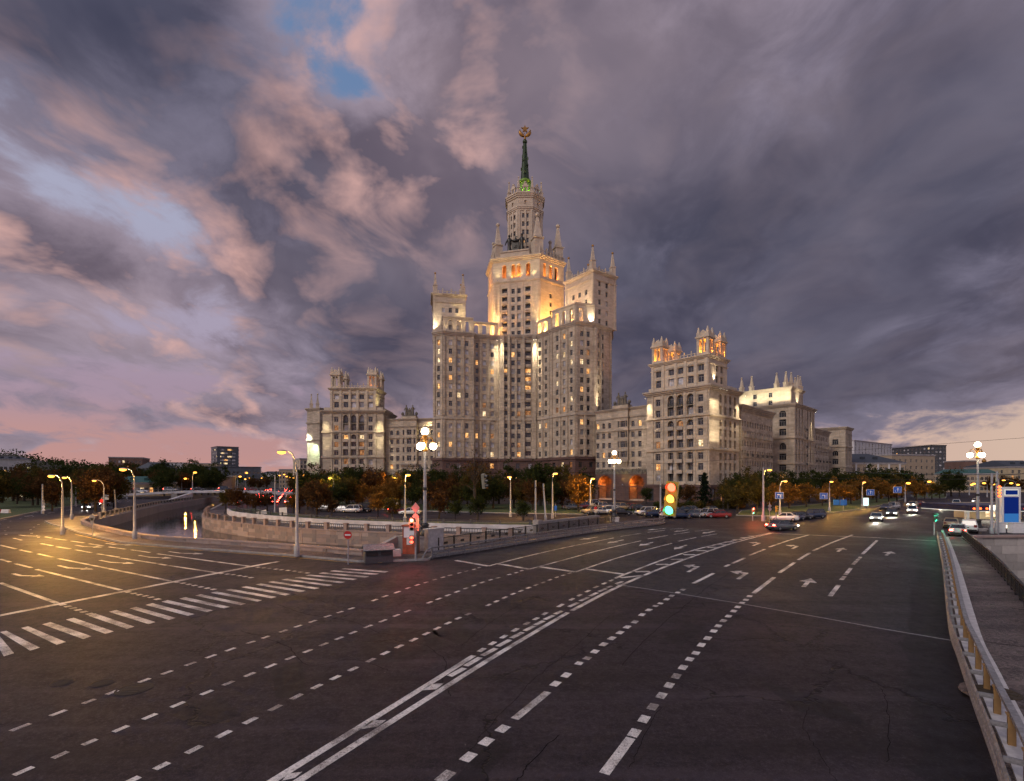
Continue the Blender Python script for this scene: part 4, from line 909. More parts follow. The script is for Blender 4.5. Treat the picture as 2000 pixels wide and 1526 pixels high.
# gallery behind the arches: floor, back wall and its orange lamps
core = [(CX.x + a * 0.72, CX.y + c * 0.72) for a, c in hexo]
mb = MB(); mb.prism(core, 86.9, 97.0, 0, False); sheet(mb, [[V2(p) for p in HX]], 87.6); tower.part(mb, 'gallery', M['lime_pale'])
ORANGE = (1.0, 0.27, 0.03)
def lamp_point(b, pos, power, col, r=0.2, name='gallery_lamp'):
    """bare lamp on a short stand fixed to the building"""
    if 'g' not in _fl:
        mb = MB(); mb.box((0, 0, -0.2), (0.18, 0.18, 0.3)); _fl['g'] = mb.mesh('gallery_lamp', [M['pole_grey']])
    o = link(name, _fl['g'], b.root, pos); l = bpy.data.lights.new('lamp_light', 'POINT'); l.energy = power; l.color = col; l.shadow_soft_size = r
    lo = bpy.data.objects.new('lamp_light', l); COL.objects.link(lo); lo.parent = o; lo.location = (0, 0, 0.15); return o
for i in (0, 1, 1, 0):
    pass
for (i, f) in ((0, 0.35), (0, 0.62), (1, 0.35), (1, 0.7), (5, 0.5)):
    p = V2(HX[i]).lerp(V2(HX[(i + 1) % 6]), f); q = p + (CX - p).normalized() * 2.0; lamp_point(tower, (q.x, q.y, 88.4), 2200, ORANGE)
# terrace parapet, statues' plinth and corner obelisks
merlons(tower, [HX[1], HX[2]], 97.3, 1.7, 2.2, 1.0, closed=False, rail=True); merlons(tower, [HX[5], HX[0]], 97.3, 1.7, 2.2, 1.0)
plA = V2(HX[0]).lerp(V2(HX[1]), 0.16); plB = V2(HX[0]).lerp(V2(HX[1]), 0.78); fA = frame_of(plA, plB)
mb = MB(); mb.prism([tuple((plA - fA[3] * 0.2)[:2]), tuple((plB - fA[3] * 0.2)[:2]), tuple((plB - fA[3] * 3.4)[:2]), tuple((plA - fA[3] * 3.4)[:2])], 97.2, 99.6)
band(mb, [plA - fA[3] * 0.2, plB - fA[3] * 0.2], 99.3, 99.9, 0.3); tower.part(mb, 'plinth', M['lime_pale'])
gc = plA.lerp(plB, 0.5) - fA[3] * 1.8
def emblem_group():
    k = MB(); rz = math.atan2(fA[2].y, fA[2].x); q = Matrix.Translation((gc.x, gc.y, 99.6)) @ Matrix.Rotation(rz, 4, 'Z')
    for sx in (-1, 1):
        x = sx * 2.65
        k.lathe([(0.95, 0), (0.85, 1.0), (0.62, 2.6), (0.8, 4.2), (0.95, 5.4), (0.55, 6.1), (0.28, 6.25), (0.26, 6.5)], 12, (x, 0, 0)); k.ball((x, -0.05, 7.0), 0.52, 0, 10, 7, (0.9, 1, 1.15))
        k.tube([(x + sx * 0.75, 0, 5.6), (x + sx * 1.35, -0.2, 4.4), (x + sx * 1.6, -0.6, 3.2)], [0.34, 0.28, 0.2], 8); k.tube([(x - sx * 0.7, 0, 5.6), (x - sx * 1.1, -0.5, 4.8), (x - sx * 1.4, -0.8, 4.9)], [0.32, 0.26, 0.2], 8)
    k.box((0, 0, 2.2), (3.1, 0.9, 4.2)); k.box((0, -0.5, 2.3), (2.5, 0.2, 3.4)); k.lathe([(1.45, 0), (1.5, 0.5), (1.0, 0.9), (0.3, 1.4)], 12, (0, 0, 4.3)); 
    pts = [(math.sin(k2 * math.pi / 5) * (0.75 if k2 % 2 == 0 else 0.3), math.cos(k2 * math.pi / 5) * (0.75 if k2 % 2 == 0 else 0.3)) for k2 in range(10)]
    k.add([(x, -0.2, 6.3 + y) for x, y in pts] + [(x, 0.2, 6.3 + y) for x, y in pts], [tuple(range(10)), tuple(range(19, 9, -1))] + [(i, (i + 1) % 10, 10 + (i + 1) % 10, 10 + i) for i in range(10)])
    k.v = [tuple(q @ Vector(v)) for v in k.v]; o = tower.part(k, 'statue_group', M['bronze'], label='dark bronze figures holding a shield')
    s = MB()   # crossed tools in relief on the shield
    arc = [(0.75 * math.cos(a), -0.66, 2.4 + 0.75 * math.sin(a)) for a in [R(-120 + 26 * i) for i in range(8)]]
    s.tube(arc, [0.1, 0.12, 0.13, 0.13, 0.12, 0.1, 0.08, 0.05], 6); s.tube([(-0.75, -0.66, 1.6), (0.4, -0.66, 2.75)], 0.1, 6); s.box((0.35, -0.68, 2.8), (0.7, 0.2, 0.3), 0, 0, Matrix.Rotation(R(45), 3, 'Y'))
    s.v = [tuple(q @ Vector(v)) for v in s.v]; s.build('emblem_relief', M['bronze'], o)
emblem_group()
for i, (w, hb, ho) in enumerate([(3.0, 5.6, 14.0), (3.7, 6.6, 15.8), (3.2, 6.0, 15.0), (3.0, 5.5, 14.0), (3.0, 5.5, 14.0), (2.6, 4.0, 12.0)]):
    p = V2(HX[i]).lerp(CX, 0.15); obelisk(tower, p, 97.2, hb, ho, w, 'lime_pale')
# drum
OCT = lambda r, ph=22.5: [(CX.x + r * math.cos(R(ph + 45 * k)), CX.y + r * math.sin(R(ph + 45 * k))) for k in range(8)]
dw = MB(); o8 = OCT(7.7)
for i in range(8):
    A, B = o8[i], o8[(i + 1) % 8]; A, B = (A, B)
    L = frame_of(A, B)[4]; ops = []
    for z in (101.5, 104.9, 108.3, 111.7, 115.1):
        for u in (L * 0.36, L * 0.64):
            ops.append((u - 0.55, u + 0.55, z, z + 1.9, False)); tower.window(A, B, u, z, 1.1, 1.9, tower.pick(0.02, 0.1), 0.35)
    facade(dw, A, B, 97.2, 118.5, ops, 0.4); pilasters(dw, A, B, [0.45, L / 2, L - 0.45], 97.4, 118.2, 0.75, 0.3)
for i in range(8):
    A, B = OCT(8.0)[i], OCT(8.0)[(i + 1) % 8]; facade(dw, A, B, 119.6, 123.6, [(frame_of(A, B)[4] / 2 - 0.4, frame_of(A, B)[4] / 2 + 0.4, 120.6, 122.2, False)], 0.5, back=0)
cornice(dw, o8, 118.2, 1.6, 0.7, closed=True); cornice(dw, OCT(8.0), 123.4, 2.0, 0.9, closed=True); sheet(dw, [[V2(p) for p in OCT(8.0)]], 125.2)
tower.part(dw, 'drum', M['lime_pale'])
for k in range(8):
    a = R(22.5 + 45 * k); p = CX + Vector((math.cos(a), math.sin(a), 0)) * 7.3; obelisk(tower, p, 125.3, 2.0, 6.4, 1.3, 'lime_pale')
    a = R(45 * k); p = CX + Vector((math.cos(a), math.sin(a), 0)) * 6.9; t = Vector((-math.sin(a), math.cos(a), 0)); nn = Vector((math.cos(a), math.sin(a), 0)); mb = MB()
    for s in (-1, 1): mb.box(p + t * (s * 0.75) + Vector((0, 0, 126.6)), (0.5, 0.5, 2.6), a)
    mb.box(p + Vector((0, 0, 128.2)), (0.7, 2.5, 0.7), a); mb.box(p + Vector((0, 0, 128.9)), (0.6, 1.5, 0.7), a); mb.ball(p + Vector((0, 0, 129.7)), 0.55, 0, 8, 6); tower.part(mb, 'aedicule', M['lime_pale'])
# green cap and spire
mb = MB(); mb.lathe([(4.6, 125.2), (4.2, 127.0), (3.4, 129.5), (2.5, 132.0), (2.2, 133.2)], 16, (CX.x, CX.y, 0), 0, False)
for k in range(8):
    a = R(45 * k); mb.beam(CX + Vector((4.5 * math.cos(a), 4.5 * math.sin(a), 125.6)), CX + Vector((2.35 * math.cos(a), 2.35 * math.sin(a), 132.4)), 0.3, 0.3)
mb.lathe([(2.3, 132.8), (2.7, 133.2), (2.7, 134.0), (1.9, 134.6)], 16, (CX.x, CX.y, 0)); cap = tower.part(mb, 'spire_cap', M['green_metal'], label='bright green lit cap under the spire')
mb = MB(); mb.lathe([(1.75, 134.2), (1.5, 138), (1.0, 144.0), (0.62, 150.2), (0.4, 150.4)], 10, (CX.x, CX.y, 0), 0, False)
for k in range(5):
    a = R(72 * k - 90)
    mb.beam(CX + Vector((1.8 * math.cos(a), 1.8 * math.sin(a), 134.4)), CX + Vector((0.68 * math.cos(a), 0.68 * math.sin(a), 150)), 0.16, 0.16)
for k in range(26):
    z = 134.8 + (k % 13) * 1.15; a = R(137 * k); r = 1.75 - (z - 134.2) * 0.068; mb.box(CX + Vector(((r + 0.25) * math.cos(a), (r + 0.25) * math.sin(a), z)), (0.3, 0.3, 0.9), a)
mb.ball((CX.x, CX.y, 151.0), 1.0, 0, 12, 8); tower.part(mb, 'spire', M['spire_metal'])
mb = MB(); zc0 = 152.0
mb.lathe([(0.55, 0), (0.45, 0.8), (0.3, 1.4)], 8, (CX.x, CX.y, zc0)); 
ec = Vector((CX.x, CX.y, 155.6)); face = math.atan2(-CX.y, -CX.x)
ex = Vector((1, 0, 0))
for s in (-1, 1):
    arc = [(ec.x + s * 2.2 * math.sin(R(8 + 14 * i)) , ec.y, ec.z - 2.1 * math.cos(R(8 + 14 * i))) for i in range(8)]
    mb.tube(arc, [0.5, 0.62, 0.72, 0.75, 0.7, 0.6, 0.45, 0.2], 7)
pts = [(math.sin(k2 * math.pi / 5) * (1.75 if k2 % 2 == 0 else 0.68), math.cos(k2 * math.pi / 5) * (1.75 if k2 % 2 == 0 else 0.68)) for k2 in range(10)]
mb.add([(ec.x + x, ec.y - 0.25, ec.z + 0.9 + y) for x, y in pts] + [(ec.x + x, ec.y + 0.25, ec.z + 0.9 + y) for x, y in pts], [tuple(range(10)), tuple(range(19, 9, -1))] + [(i, (i + 1) % 10, 10 + (i + 1) % 10, 10 + i) for i in range(10)])
mb.tube([(ec.x - 0.7, ec.y, ec.z - 1.6), (ec.x + 0.3, ec.y, ec.z + 0.3)], 0.16, 6); mb.tube([(ec.x + 0.7, ec.y, ec.z - 1.5), (ec.x + 0.9, ec.y, ec.z - 0.7), (ec.x + 0.4, ec.y, ec.z - 0.1), (ec.x - 0.2, ec.y, ec.z)], 0.14, 6)
tower.part(mb, 'spire_emblem', M['gold'], label='gold star in a wreath on top of the spire')
# floodlighting of the tower
WH = (1.0, 0.83, 0.55); AMB = (1.0, 0.47, 0.12); YEL = (1.0, 0.80, 0.38)
def wash(b, A, B, px, z, up, power, col=WH, out=1.6, ang=70, sh=0.0):
    A_, B_, d, n, L = frame_of(A, B); p = A_ + d * u_at(A, B, px) + n * out + Vector((0, 0, z)); flood(b, p, p - n * (out - 0.1) + d * sh + Vector((0, 0, up)), power, col, ang)
# downlights from the cornice into the re-entrant corners
for A, B, px, k in ((T[3], T[4], 968.5, 1.0), (T[5], T[6], 978.5, 1.0), (T[6], T[7], 1050.5, 1.0), (T[5], T[6], 1046.5, 0.8)):
    wash(tower, A, B, px, 62.2, -6, 3800 * k, WH, 1.8, 60); wash(tower, A, B, px, 62.0, -17, 15000 * k, WH, 2.2, 40)
wash(tower, T[10], T[11], 1164.5, 32.4, 6, 3000, WH, 1.6, 60); wash(tower, T[10], T[11], 1164.5, 32.2, 17, 14000, WH, 2.0, 40)
for i, pxs in ((1, (872, 888, 904.5, 921)), (3, (938, 954)), (6, (1060,)), (8, (1081, 1095, 1109, 1121))):
    for p in pxs:
        A_, B_, d, n, L = frame_of(T[i], T[i + 1]); q = A_ + d * u_at(T[i], T[i + 1], p) + n * 0.5 + Vector((0, 0, 64.9)); flood(tower, q, q - n * 0.7 + Vector((0, 0, 4)), 260, YEL, 90)
# orange lamps behind the arcade screens
for i, pxs in ((3, (934, 957)), (6, (1052, 1062)), (8, (1086,))):
    for p in pxs:
        A_, B_, d, n, L = frame_of(T[i], T[i + 1]); q = A_ + d * u_at(T[i], T[i + 1], p) - n * 3.2 + Vector((0, 0, 65.2)); lamp_point(tower, q, 5000, AMB)
# orange light on the lower shaft
for (x, y, tx, ty, tz, pw) in ((-10.6, 205.2, -9.3, 212.5, 74, 26000), (-13.5, 212.0, -9.6, 217, 76, 22000), (15.2, 200.2, 14.4, 206.6, 74, 26000), (20.0, 204.8, 18.2, 210.0, 76, 22000), (12.8, 199.6, 11.0, 204.2, 74, 14000)):
    flood(tower, (x, y, 64.8), (tx, ty, tz), pw, AMB, 75)
# yellow-white light at the shaft head and the white light on the turrets
for f in (0.12, 0.4, 0.6, 0.88):
    A_, B_, d, n, L = frame_of(HX[0], HX[1]); q = A_ + d * (L * f) + n * 1.3 + Vector((0, 0, 87.9)); flood(tower, q, q - n * 1.4 + Vector((0, 0, 7)), 1000, YEL, 80)
for f in (0.25, 0.75):
    A_, B_, d, n, L = frame_of(HX[1], HX[2]); q = A_ + d * (L * f) + n * 1.3 + Vector((0, 0, 87.9)); flood(tower, q, q - n * 1.4 + Vector((0, 0, 7)), 900, (1, 0.62, 0.25), 80)
A_, B_, d, n, L = frame_of(HX[0], HX[1])
for f in (0.06, 0.94): q = A_ + d * (L * f) + n * 2.0 + Vector((0, 0, 65.5)); flood(tower, q, q - n * 2.0 + Vector((0, 0, 17)), 16000, YEL, 36)
A_, B_, d, n, L = frame_of(tr[0], tr[1]); q = A_ + d * (L * 0.86) + n * 2.6 + Vector((0, 0, 65.2)); flood(tower, q, q - n * 2.4 + Vector((0, 0, 8)), 9000, WH, 80)
q = A_ + d * (L * 0.1) + n * 2.4 + Vector((0, 0, 65.2)); flood(tower, q, q - n * 2.3 + Vector((0, 0, 11)), 16000, WH, 50)
A_, B_, d, n, L = frame_of(tl[0], tl[1]); q = A_ + d * (L * 0.93) + n * 2.4 + Vector((0, 0, 65.0)); flood(tower, q, q - n * 2.3 + Vector((0, 0, 9)), 12000, YEL, 55)
q = A_ + d * 0.6 + n * 2.0 + Vector((0, 0, 65.0)); flood(tower, q, q - n * 1.9 + Vector((0, 0, 4)), 6000, WH, 60)
A_, B_, d, n, L = frame_of(T[9], T[10]); q = A_ + d * (L * 0.8) + n * 0.4 + Vector((0, 0, 64.7)); flood(tower, q, q - n * 3 + Vector((0, 0, 5)), 4500, WH, 80)
# green light on the spire
for a in (-120, -60, 30, 150):
    p = CX + Vector((6.1 * math.cos(R(a)), 6.1 * math.sin(R(a)), 125.8)); flood(tower, p, CX + Vector((0, 0, 130)), 3600, (0.62, 1.0, 0.03), 60)
    flood(tower, p + Vector((0.3, 0.3, 0)), CX + Vector((0, 0, 143)), 2600, (1.0, 0.80, 0.06), 22)
tower.done()
# ---------------------------------------------------------------- wings of the high-rise and the corner blocks
def turret_small(b, c, z, w, hb, rz, lit=True, col=(1.0, 0.42, 0.07), power=420):
    """open corner pavilion: four piers per side, cornice, four needles, lamp inside"""
    mb = MB(); q = Matrix.Translation((c[0], c[1], z)) @ Matrix.Rotation(rz, 4, 'Z'); k = MB(); h = hb
    for sx in (-1, 1):
        for sy in (-1, 1): k.box((sx * (w / 2 - 0.4), sy * (w / 2 - 0.4), h / 2), (0.8, 0.8, h))
    for a in range(4):
        m = Matrix.Rotation(a * math.pi / 2, 4, 'Z')
        for (cx, cy, cz, sx, sy, sz) in ((0, -w / 2 + 0.25, h * 0.42, 0.34, 0.4, h * 0.84), (0, -w / 2 + 0.25, 0.45, w - 1.6, 0.3, 0.9)):
            t = MB(); t.box((cx, cy, cz), (sx, sy, sz)); k.add([m @ Vector(v) for v in t.v], t.f)
    for (zz, hh, ww) in ((h * 0.84, 0.5, w + 0.1), (h * 0.84 + 0.5, 0.5, w + 0.7), (h * 0.84 + 1.0, 0.35, w + 0.2)): k.box((0, 0, zz + hh / 2), (ww, ww, hh))
    top = h * 0.84 + 1.35
    for sx in (-1, 1):
        for sy in (-1, 1):
            for r0, r1, z0, z1 in ((0.5, 0.46, 0, 0.9), (0.40, 0.10, 0.9, 2.5)):
                x, y = sx * (w / 2 - 0.45), sy * (w / 2 - 0.45)
                k.frustum([(x - r0, y - r0), (x + r0, y - r0), (x + r0, y + r0), (x - r0, y + r0)], top + z0, [(x - r1, y - r1), (x + r1, y - r1), (x + r1, y + r1), (x - r1, y + r1)], top + z1)
    for a in range(4):
        m = Matrix.Rotation(a * math.pi / 2, 4, 'Z'); t = MB(); t.box((0, -w / 2 + 0.2, top + 0.35), (w - 1.6, 0.3, 0.7)); t.lathe([(0.75, -0.15), (0.75, 0.15)], 12); n0 = len(t.v) - 48
        k.add([m @ Vector(v) for v in t.v[:8]], t.f[:6])
        ring = [(0.75 * math.cos(R(18 * j)), -w / 2 + 0.2, top + 0.7 + 0.75 * math.sin(R(18 * j))) for j in range(11)]
        k.add([m @ Vector(v) for v in ring] + [m @ Vector((v[0], v[1] + 0.25, v[2])) for v in ring], [tuple(range(11)), tuple(range(21, 10, -1))] + [(i + 1, i, i + 11, i + 12) for i in range(10)])
    k.v = [tuple(q @ Vector(v)) for v in k.v]; b.part(k, 'corner_pavilion', M['lime_pale'])
    if lit: lamp_point(b, (c[0], c[1], z + 0.7), power, col)
def corner_block(name, label, A, B, depth, pxs, side_cols, lit, chamL=True, street=None, zscale=1.0, lamp=True):
    """ten-storey corner block: granite base, three tiers with arched balcony bays, recessed attic block, corner pavilions"""
    b = Bld(name, label, 'building', tuple((V2(A) + V2(B))[:2]) if False else ((A[0] + B[0]) / 2, (A[1] + B[1]) / 2)); fp = parallelo(A, B, depth); mb = MB(); L = frame_of(A, B)[4]; D = depth
    cols = [u_at(A, B, p) for p in pxs]; c0, mid, c4 = cols[0], cols[1:4], cols[4]
    t1, t2, t3 = 16.0, 26.1, 34.0; ops = []
    def add(u, z, w, h, arch=False, kind=None, dp=0.4):
        ops.append((u - w / 2, u + w / 2, z, z + h, arch, dp)); b.window(A, B, u, z, w, h, kind or b.pick(lit, 0.06), dp - 0.03, 1)
    for u in (c0, c4):
        for z in (6.6, 10.0, 13.2, 17.0, 20.3, 23.4, 26.9, 30.4): add(u, z, 1.7, 2.1)
    for u in mid:
        for z in (6.6, 9.9, 13.1): add(u, z, 1.75, 2.4, dp=0.8)
        ops.append((u - 1.05, u + 1.05, 16.9, 25.4, True, 0.9)); ops.append((u - 1.05, u + 1.05, 26.9, 33.2, True, 0.9))
        for z, h in ((17.0, 2.2), (20.0, 2.3), (23.1, 2.1), (27.0, 2.2), (30.3, 2.6)): b.window(A, B, u, z, 2.0, h, b.pick(lit, 0.04), 0.85, 1)
        for z in (9.0, 12.3, 19.4, 22.4, 29.6): balcony(b, A, B, u, z, 2.0, 0.7 if z < 16 else 0.35, solid=(z != 29.6), mat='trim')
    facade(mb, A, B, 5.6, t3, ops, 0.4)
    ds = [c0 - 1.9, c0 + 1.75, c4 - 1.75, c4 + 1.9] + [(mid[i] + mid[i + 1]) / 2 for i in (0, 1)]
    for z0, z1 in ((5.8, t1 - 0.2), (t1 + 0.9, t2 - 0.2), (t2 + 0.6, t3 - 0.3)): pilasters(mb, A, B, [u for u in ds if 0.5 < u < L - 0.5], z0, z1, 0.75, 0.28)
    # right side: blind corner strip, then tall arched bays
    A1, B1 = fp[1], fp[2]; ops = []
    for k in range(4):
        u = side_cols[0] + k * side_cols[1]
        ops += [(u - 0.75, u + 0.75, 6.6, 15.2, False, 0.9), (u - 0.75, u + 0.75, 16.9, 25.4, True, 0.9), (u - 0.75, u + 0.75, 26.9, 33.2, True, 0.9)]
        for z, h in ((6.7, 2.3), (9.9, 2.3), (13.1, 2.0), (17.0, 2.2), (20.0, 2.3), (23.1, 2.1), (27.0, 2.2), (30.3, 2.6)): b.window(A1, B1, u, z, 1.45, h, b.pick(0.02, 0.05), 0.85, 1)
        for z in (9.0, 12.2, 19.3, 22.4, 29.5): balcony(b, A1, B1, u, z, 1.4, 0.1, h=0.8)
    facade(mb, A1, B1, 5.6, t3, ops, 0.4)
    facade(mb, fp[2], fp[3], 5.6, t3, [])
    A3, B3 = fp[3], fp[0]; L3 = frame_of(A3, B3)[4]; ops = []
    for k in range(4):
        u = L3 * (k + 0.6) / 4.4
        for z in (6.6, 10.0, 13.2, 17.0, 20.3, 23.4, 26.9, 30.4): ops.append((u - 0.75, u + 0.75, z, z + 2.1, False, 0.4)); b.window(A3, B3, u, z, 1.5, 2.1, b.pick(0.05, 0.1), 0.37, 1)
    facade(mb, A3, B3, 5.6, t3, ops, 0.4)
    for z in (t1, t2): band(mb, fp, z, z + 0.45, 0.45, closed=True); band(mb, fp, z + 0.45, z + 0.75, 0.25, closed=True)
    b.part(mb, 'wall', M['lime'])
    mb = MB(); cornice(mb, fp, t3 - 0.2, 1.3, 1.1, closed=True); b.part(mb, 'cornice', M['trim'])
    mb = MB(); pr = [tuple(p[:2]) for p in offset_line(fp, -0.4, True)]
    mb.prism(pr, t3 + 1.0, t3 + 2.3, 0); b.part(mb, 'parapet', M['lime_pale'])
    # granite base
    g = [tuple(p[:2]) for p in offset_line(fp, 0.4, True)]; mb = MB()
    for i in range(4):
        a, c = g[i], g[(i + 1) % 4]; LL = frame_of(a, c)[4]; ops = []
        for k in range(5 if i == 0 else 4):
            u = LL * (k + 0.5) / (5 if i == 0 else 4); ops.append((u - 0.9, u + 0.9, 0.3, 4.4, False, 0.5))
            if i < 2: b.window(a, c, u, 0.35, 1.75, 4.0, b.pick(0.25, 0.05, ('dim', 'warm')), 0.45, 1, 'brown_frame')
        facade(mb, a, c, 0.0, 5.4, ops, 0.5, back=0 if i > 1 else None)
    band(mb, g, 4.9, 5.6, 0.3, closed=True); sheet(mb, [[V2(p) for p in g]], 5.58); b.part(mb, 'granite_base', M['red_granite'])
    # attic block
    a, c, d, n, LL = frame_of(A, B); UA = a + d * (c0 - 2.6) - n * 0.3; UB = a + d * (c4 + 2.4) - n * 0.3; ud = min(D * 0.82, 12.0)
    up = parallelo(UA, UB, ud); mb = MB(); z0, z1 = t3 + 1.0, 43.6; ops = []
    for u in cols:
        uu = u - (c0 - 2.6)
        for z in (36.2, 39.6): ops.append((uu - 0.95, uu + 0.95, z, z + 2.3, False, 0.4)); b.window(up[0], up[1], uu, z, 1.85, 2.25, 'blind' if b.r.random() < (0.5 if chamL else 0.08) else 'dark', 0.37, 1)
    facade(mb, up[0], up[1], z0, z1, ops, 0.4); LU = frame_of(up[0], up[1])[4]
    pilasters(mb, up[0], up[1], [0.6, c0 + 1.7 - (c0 - 2.6), LU - 0.6, c4 - 1.6 - (c0 - 2.6)] + [(mid[i] + mid[i + 1]) / 2 - (c0 - 2.6) for i in (0, 1)], z0, z1 - 0.5, 0.9, 0.3)
    LS = frame_of(up[1], up[2])[4]; ops = [(LS * f - 0.8, LS * f + 0.8, z, z + 2.2, False, 0.4) for f in (0.45, 0.7) for z in (36.2, 39.6)]
    for f in (0.45, 0.7):
        for z in (36.2, 39.6): b.window(up[1], up[2], LS * f, z, 1.55, 2.2, 'dark', 0.37, 1)
    facade(mb, up[1], up[2], z0, z1, ops, 0.4); facade(mb, up[2], up[3], z0, z1, []); facade(mb, up[3], up[0], z0, z1, [])
    cornice(mb, up, z1 - 2.2, 0.35, 0.25, closed=True); cornice(mb, up, z1 - 0.5, 1.0, 0.8, closed=True); sheet(mb, [[V2(p) for p in up]], z1 + 0.4); b.part(mb, 'attic_block', M['lime_pale'])
    merlons(b, [V2(up[0]).lerp(V2(up[1]), 0.22), V2(up[0]).lerp(V2(up[1]), 0.78)], z1 + 0.5, 1.1, 1.1, 0.5)
    merlons(b, [V2(up[1]).lerp(V2(up[2]), 0.3), V2(up[1]).lerp(V2(up[2]), 0.7)], z1 + 0.5, 1.1, 1.1, 0.5)
    rz = math.atan2(d.y, d.x); cc = sum((V2(p) for p in up), Vector()) / 4
    for i, p in enumerate(up):
        q = V2(p); v = (cc - q); s1 = d if v.dot(d) > 0 else -d; s2 = n if v.dot(n) > 0 else -n
        turret_small(b, q + s1 * 2.0 + s2 * 2.0, z1 + 0.5, 3.7, 5.6, rz, lamp, (1.0, 0.34, 0.04), 2200)
    return b, fp, up
# right-hand corner block
RA, RB = (43.6, 165.4), (57.8, 150.0)
rb, rfp, rup = corner_block('corner_block', 'stone corner block right of the tower with orange lit roof pavilions', RA, RB, 20, [1285, 1310, 1328, 1348, 1368], (7.2, 3.3), 0.13, chamL=False)
a, c, d, n, L = frame_of(rfp[1], rfp[2])
for u, pw in ((0.6, 0.7), (2.6, 1.0), (4.8, 0.8)):
    q = a + d * u + n * 3.0 + Vector((0, 0, 33.4)); flood(rb, q, q - n * 2.9 + Vector((0, 0, -7)), 3300 * pw, WH, 75); q = a + d * u + n * 3.2 + Vector((0, 0, 16.4)); flood(rb, q, q - n * 3.0 + Vector((0, 0, 6)), 1900 * pw, WH, 80)
q = a + d * 18.8 + n * 2.6 + Vector((0, 0, 33.4)); flood(rb, q, q - n * 2.4 + Vector((0, 0, -10)), 9000, WH, 70)
q = a + d * 3.2 + n * 0.2 + Vector((0, 0, 36.6)); flood(rb, q, q - n * 1.2 + d * 0.5 + Vector((0, 0, 4)), 1800, WH, 80)
a, c, d, n, L = frame_of(RA, RB)
q = a + d * 0.5 + n * 1.6 + Vector((0, 0, 33.0)); flood(rb, q, q - n * 1.5 + Vector((0, 0, -7)), 6000, WH, 70)
rb.done()
# left-hand corner block
LA, LB = (-76.2, 206.0), (-51.6, 205.6)
lb, lfp, lup = corner_block('corner_block', 'stone corner block left of the tower above the riverside trees', LA, LB, 18, [656.7, 675, 690.5, 706, 723.5], (3.5, 3.2), 0.24, chamL=True, lamp=False)
a, c, d, n, L = frame_of(LA, LB)
for u, k in ((L - 1.5, 1.0), (1.4, 0.55)):
    for z0, up_, pw in ((33.4, -6, 2600), (33.4, -16, 12000), (16.6, 6, 1500)): 
        q = a + d * u + n * 2.4 + Vector((0, 0, z0)); flood(lb, q, q - n * 2.3 + Vector((0, 0, up_)), pw * k, (1.0, 0.86, 0.52), 50)
q = V2(lup[1]) + Vector((2.2, -1.0, 36.0)); flood(lb, q, V2(lup[1]) + Vector((-0.4, 1.5, 41)), 1800, (1.0, 0.85, 0.4), 80)
lamp_point(lb, tuple((V2(lup[1]) + Vector((-2.4, 2.4, 45.0)))), 160, (1.0, 0.25, 0.04))
lb.done()
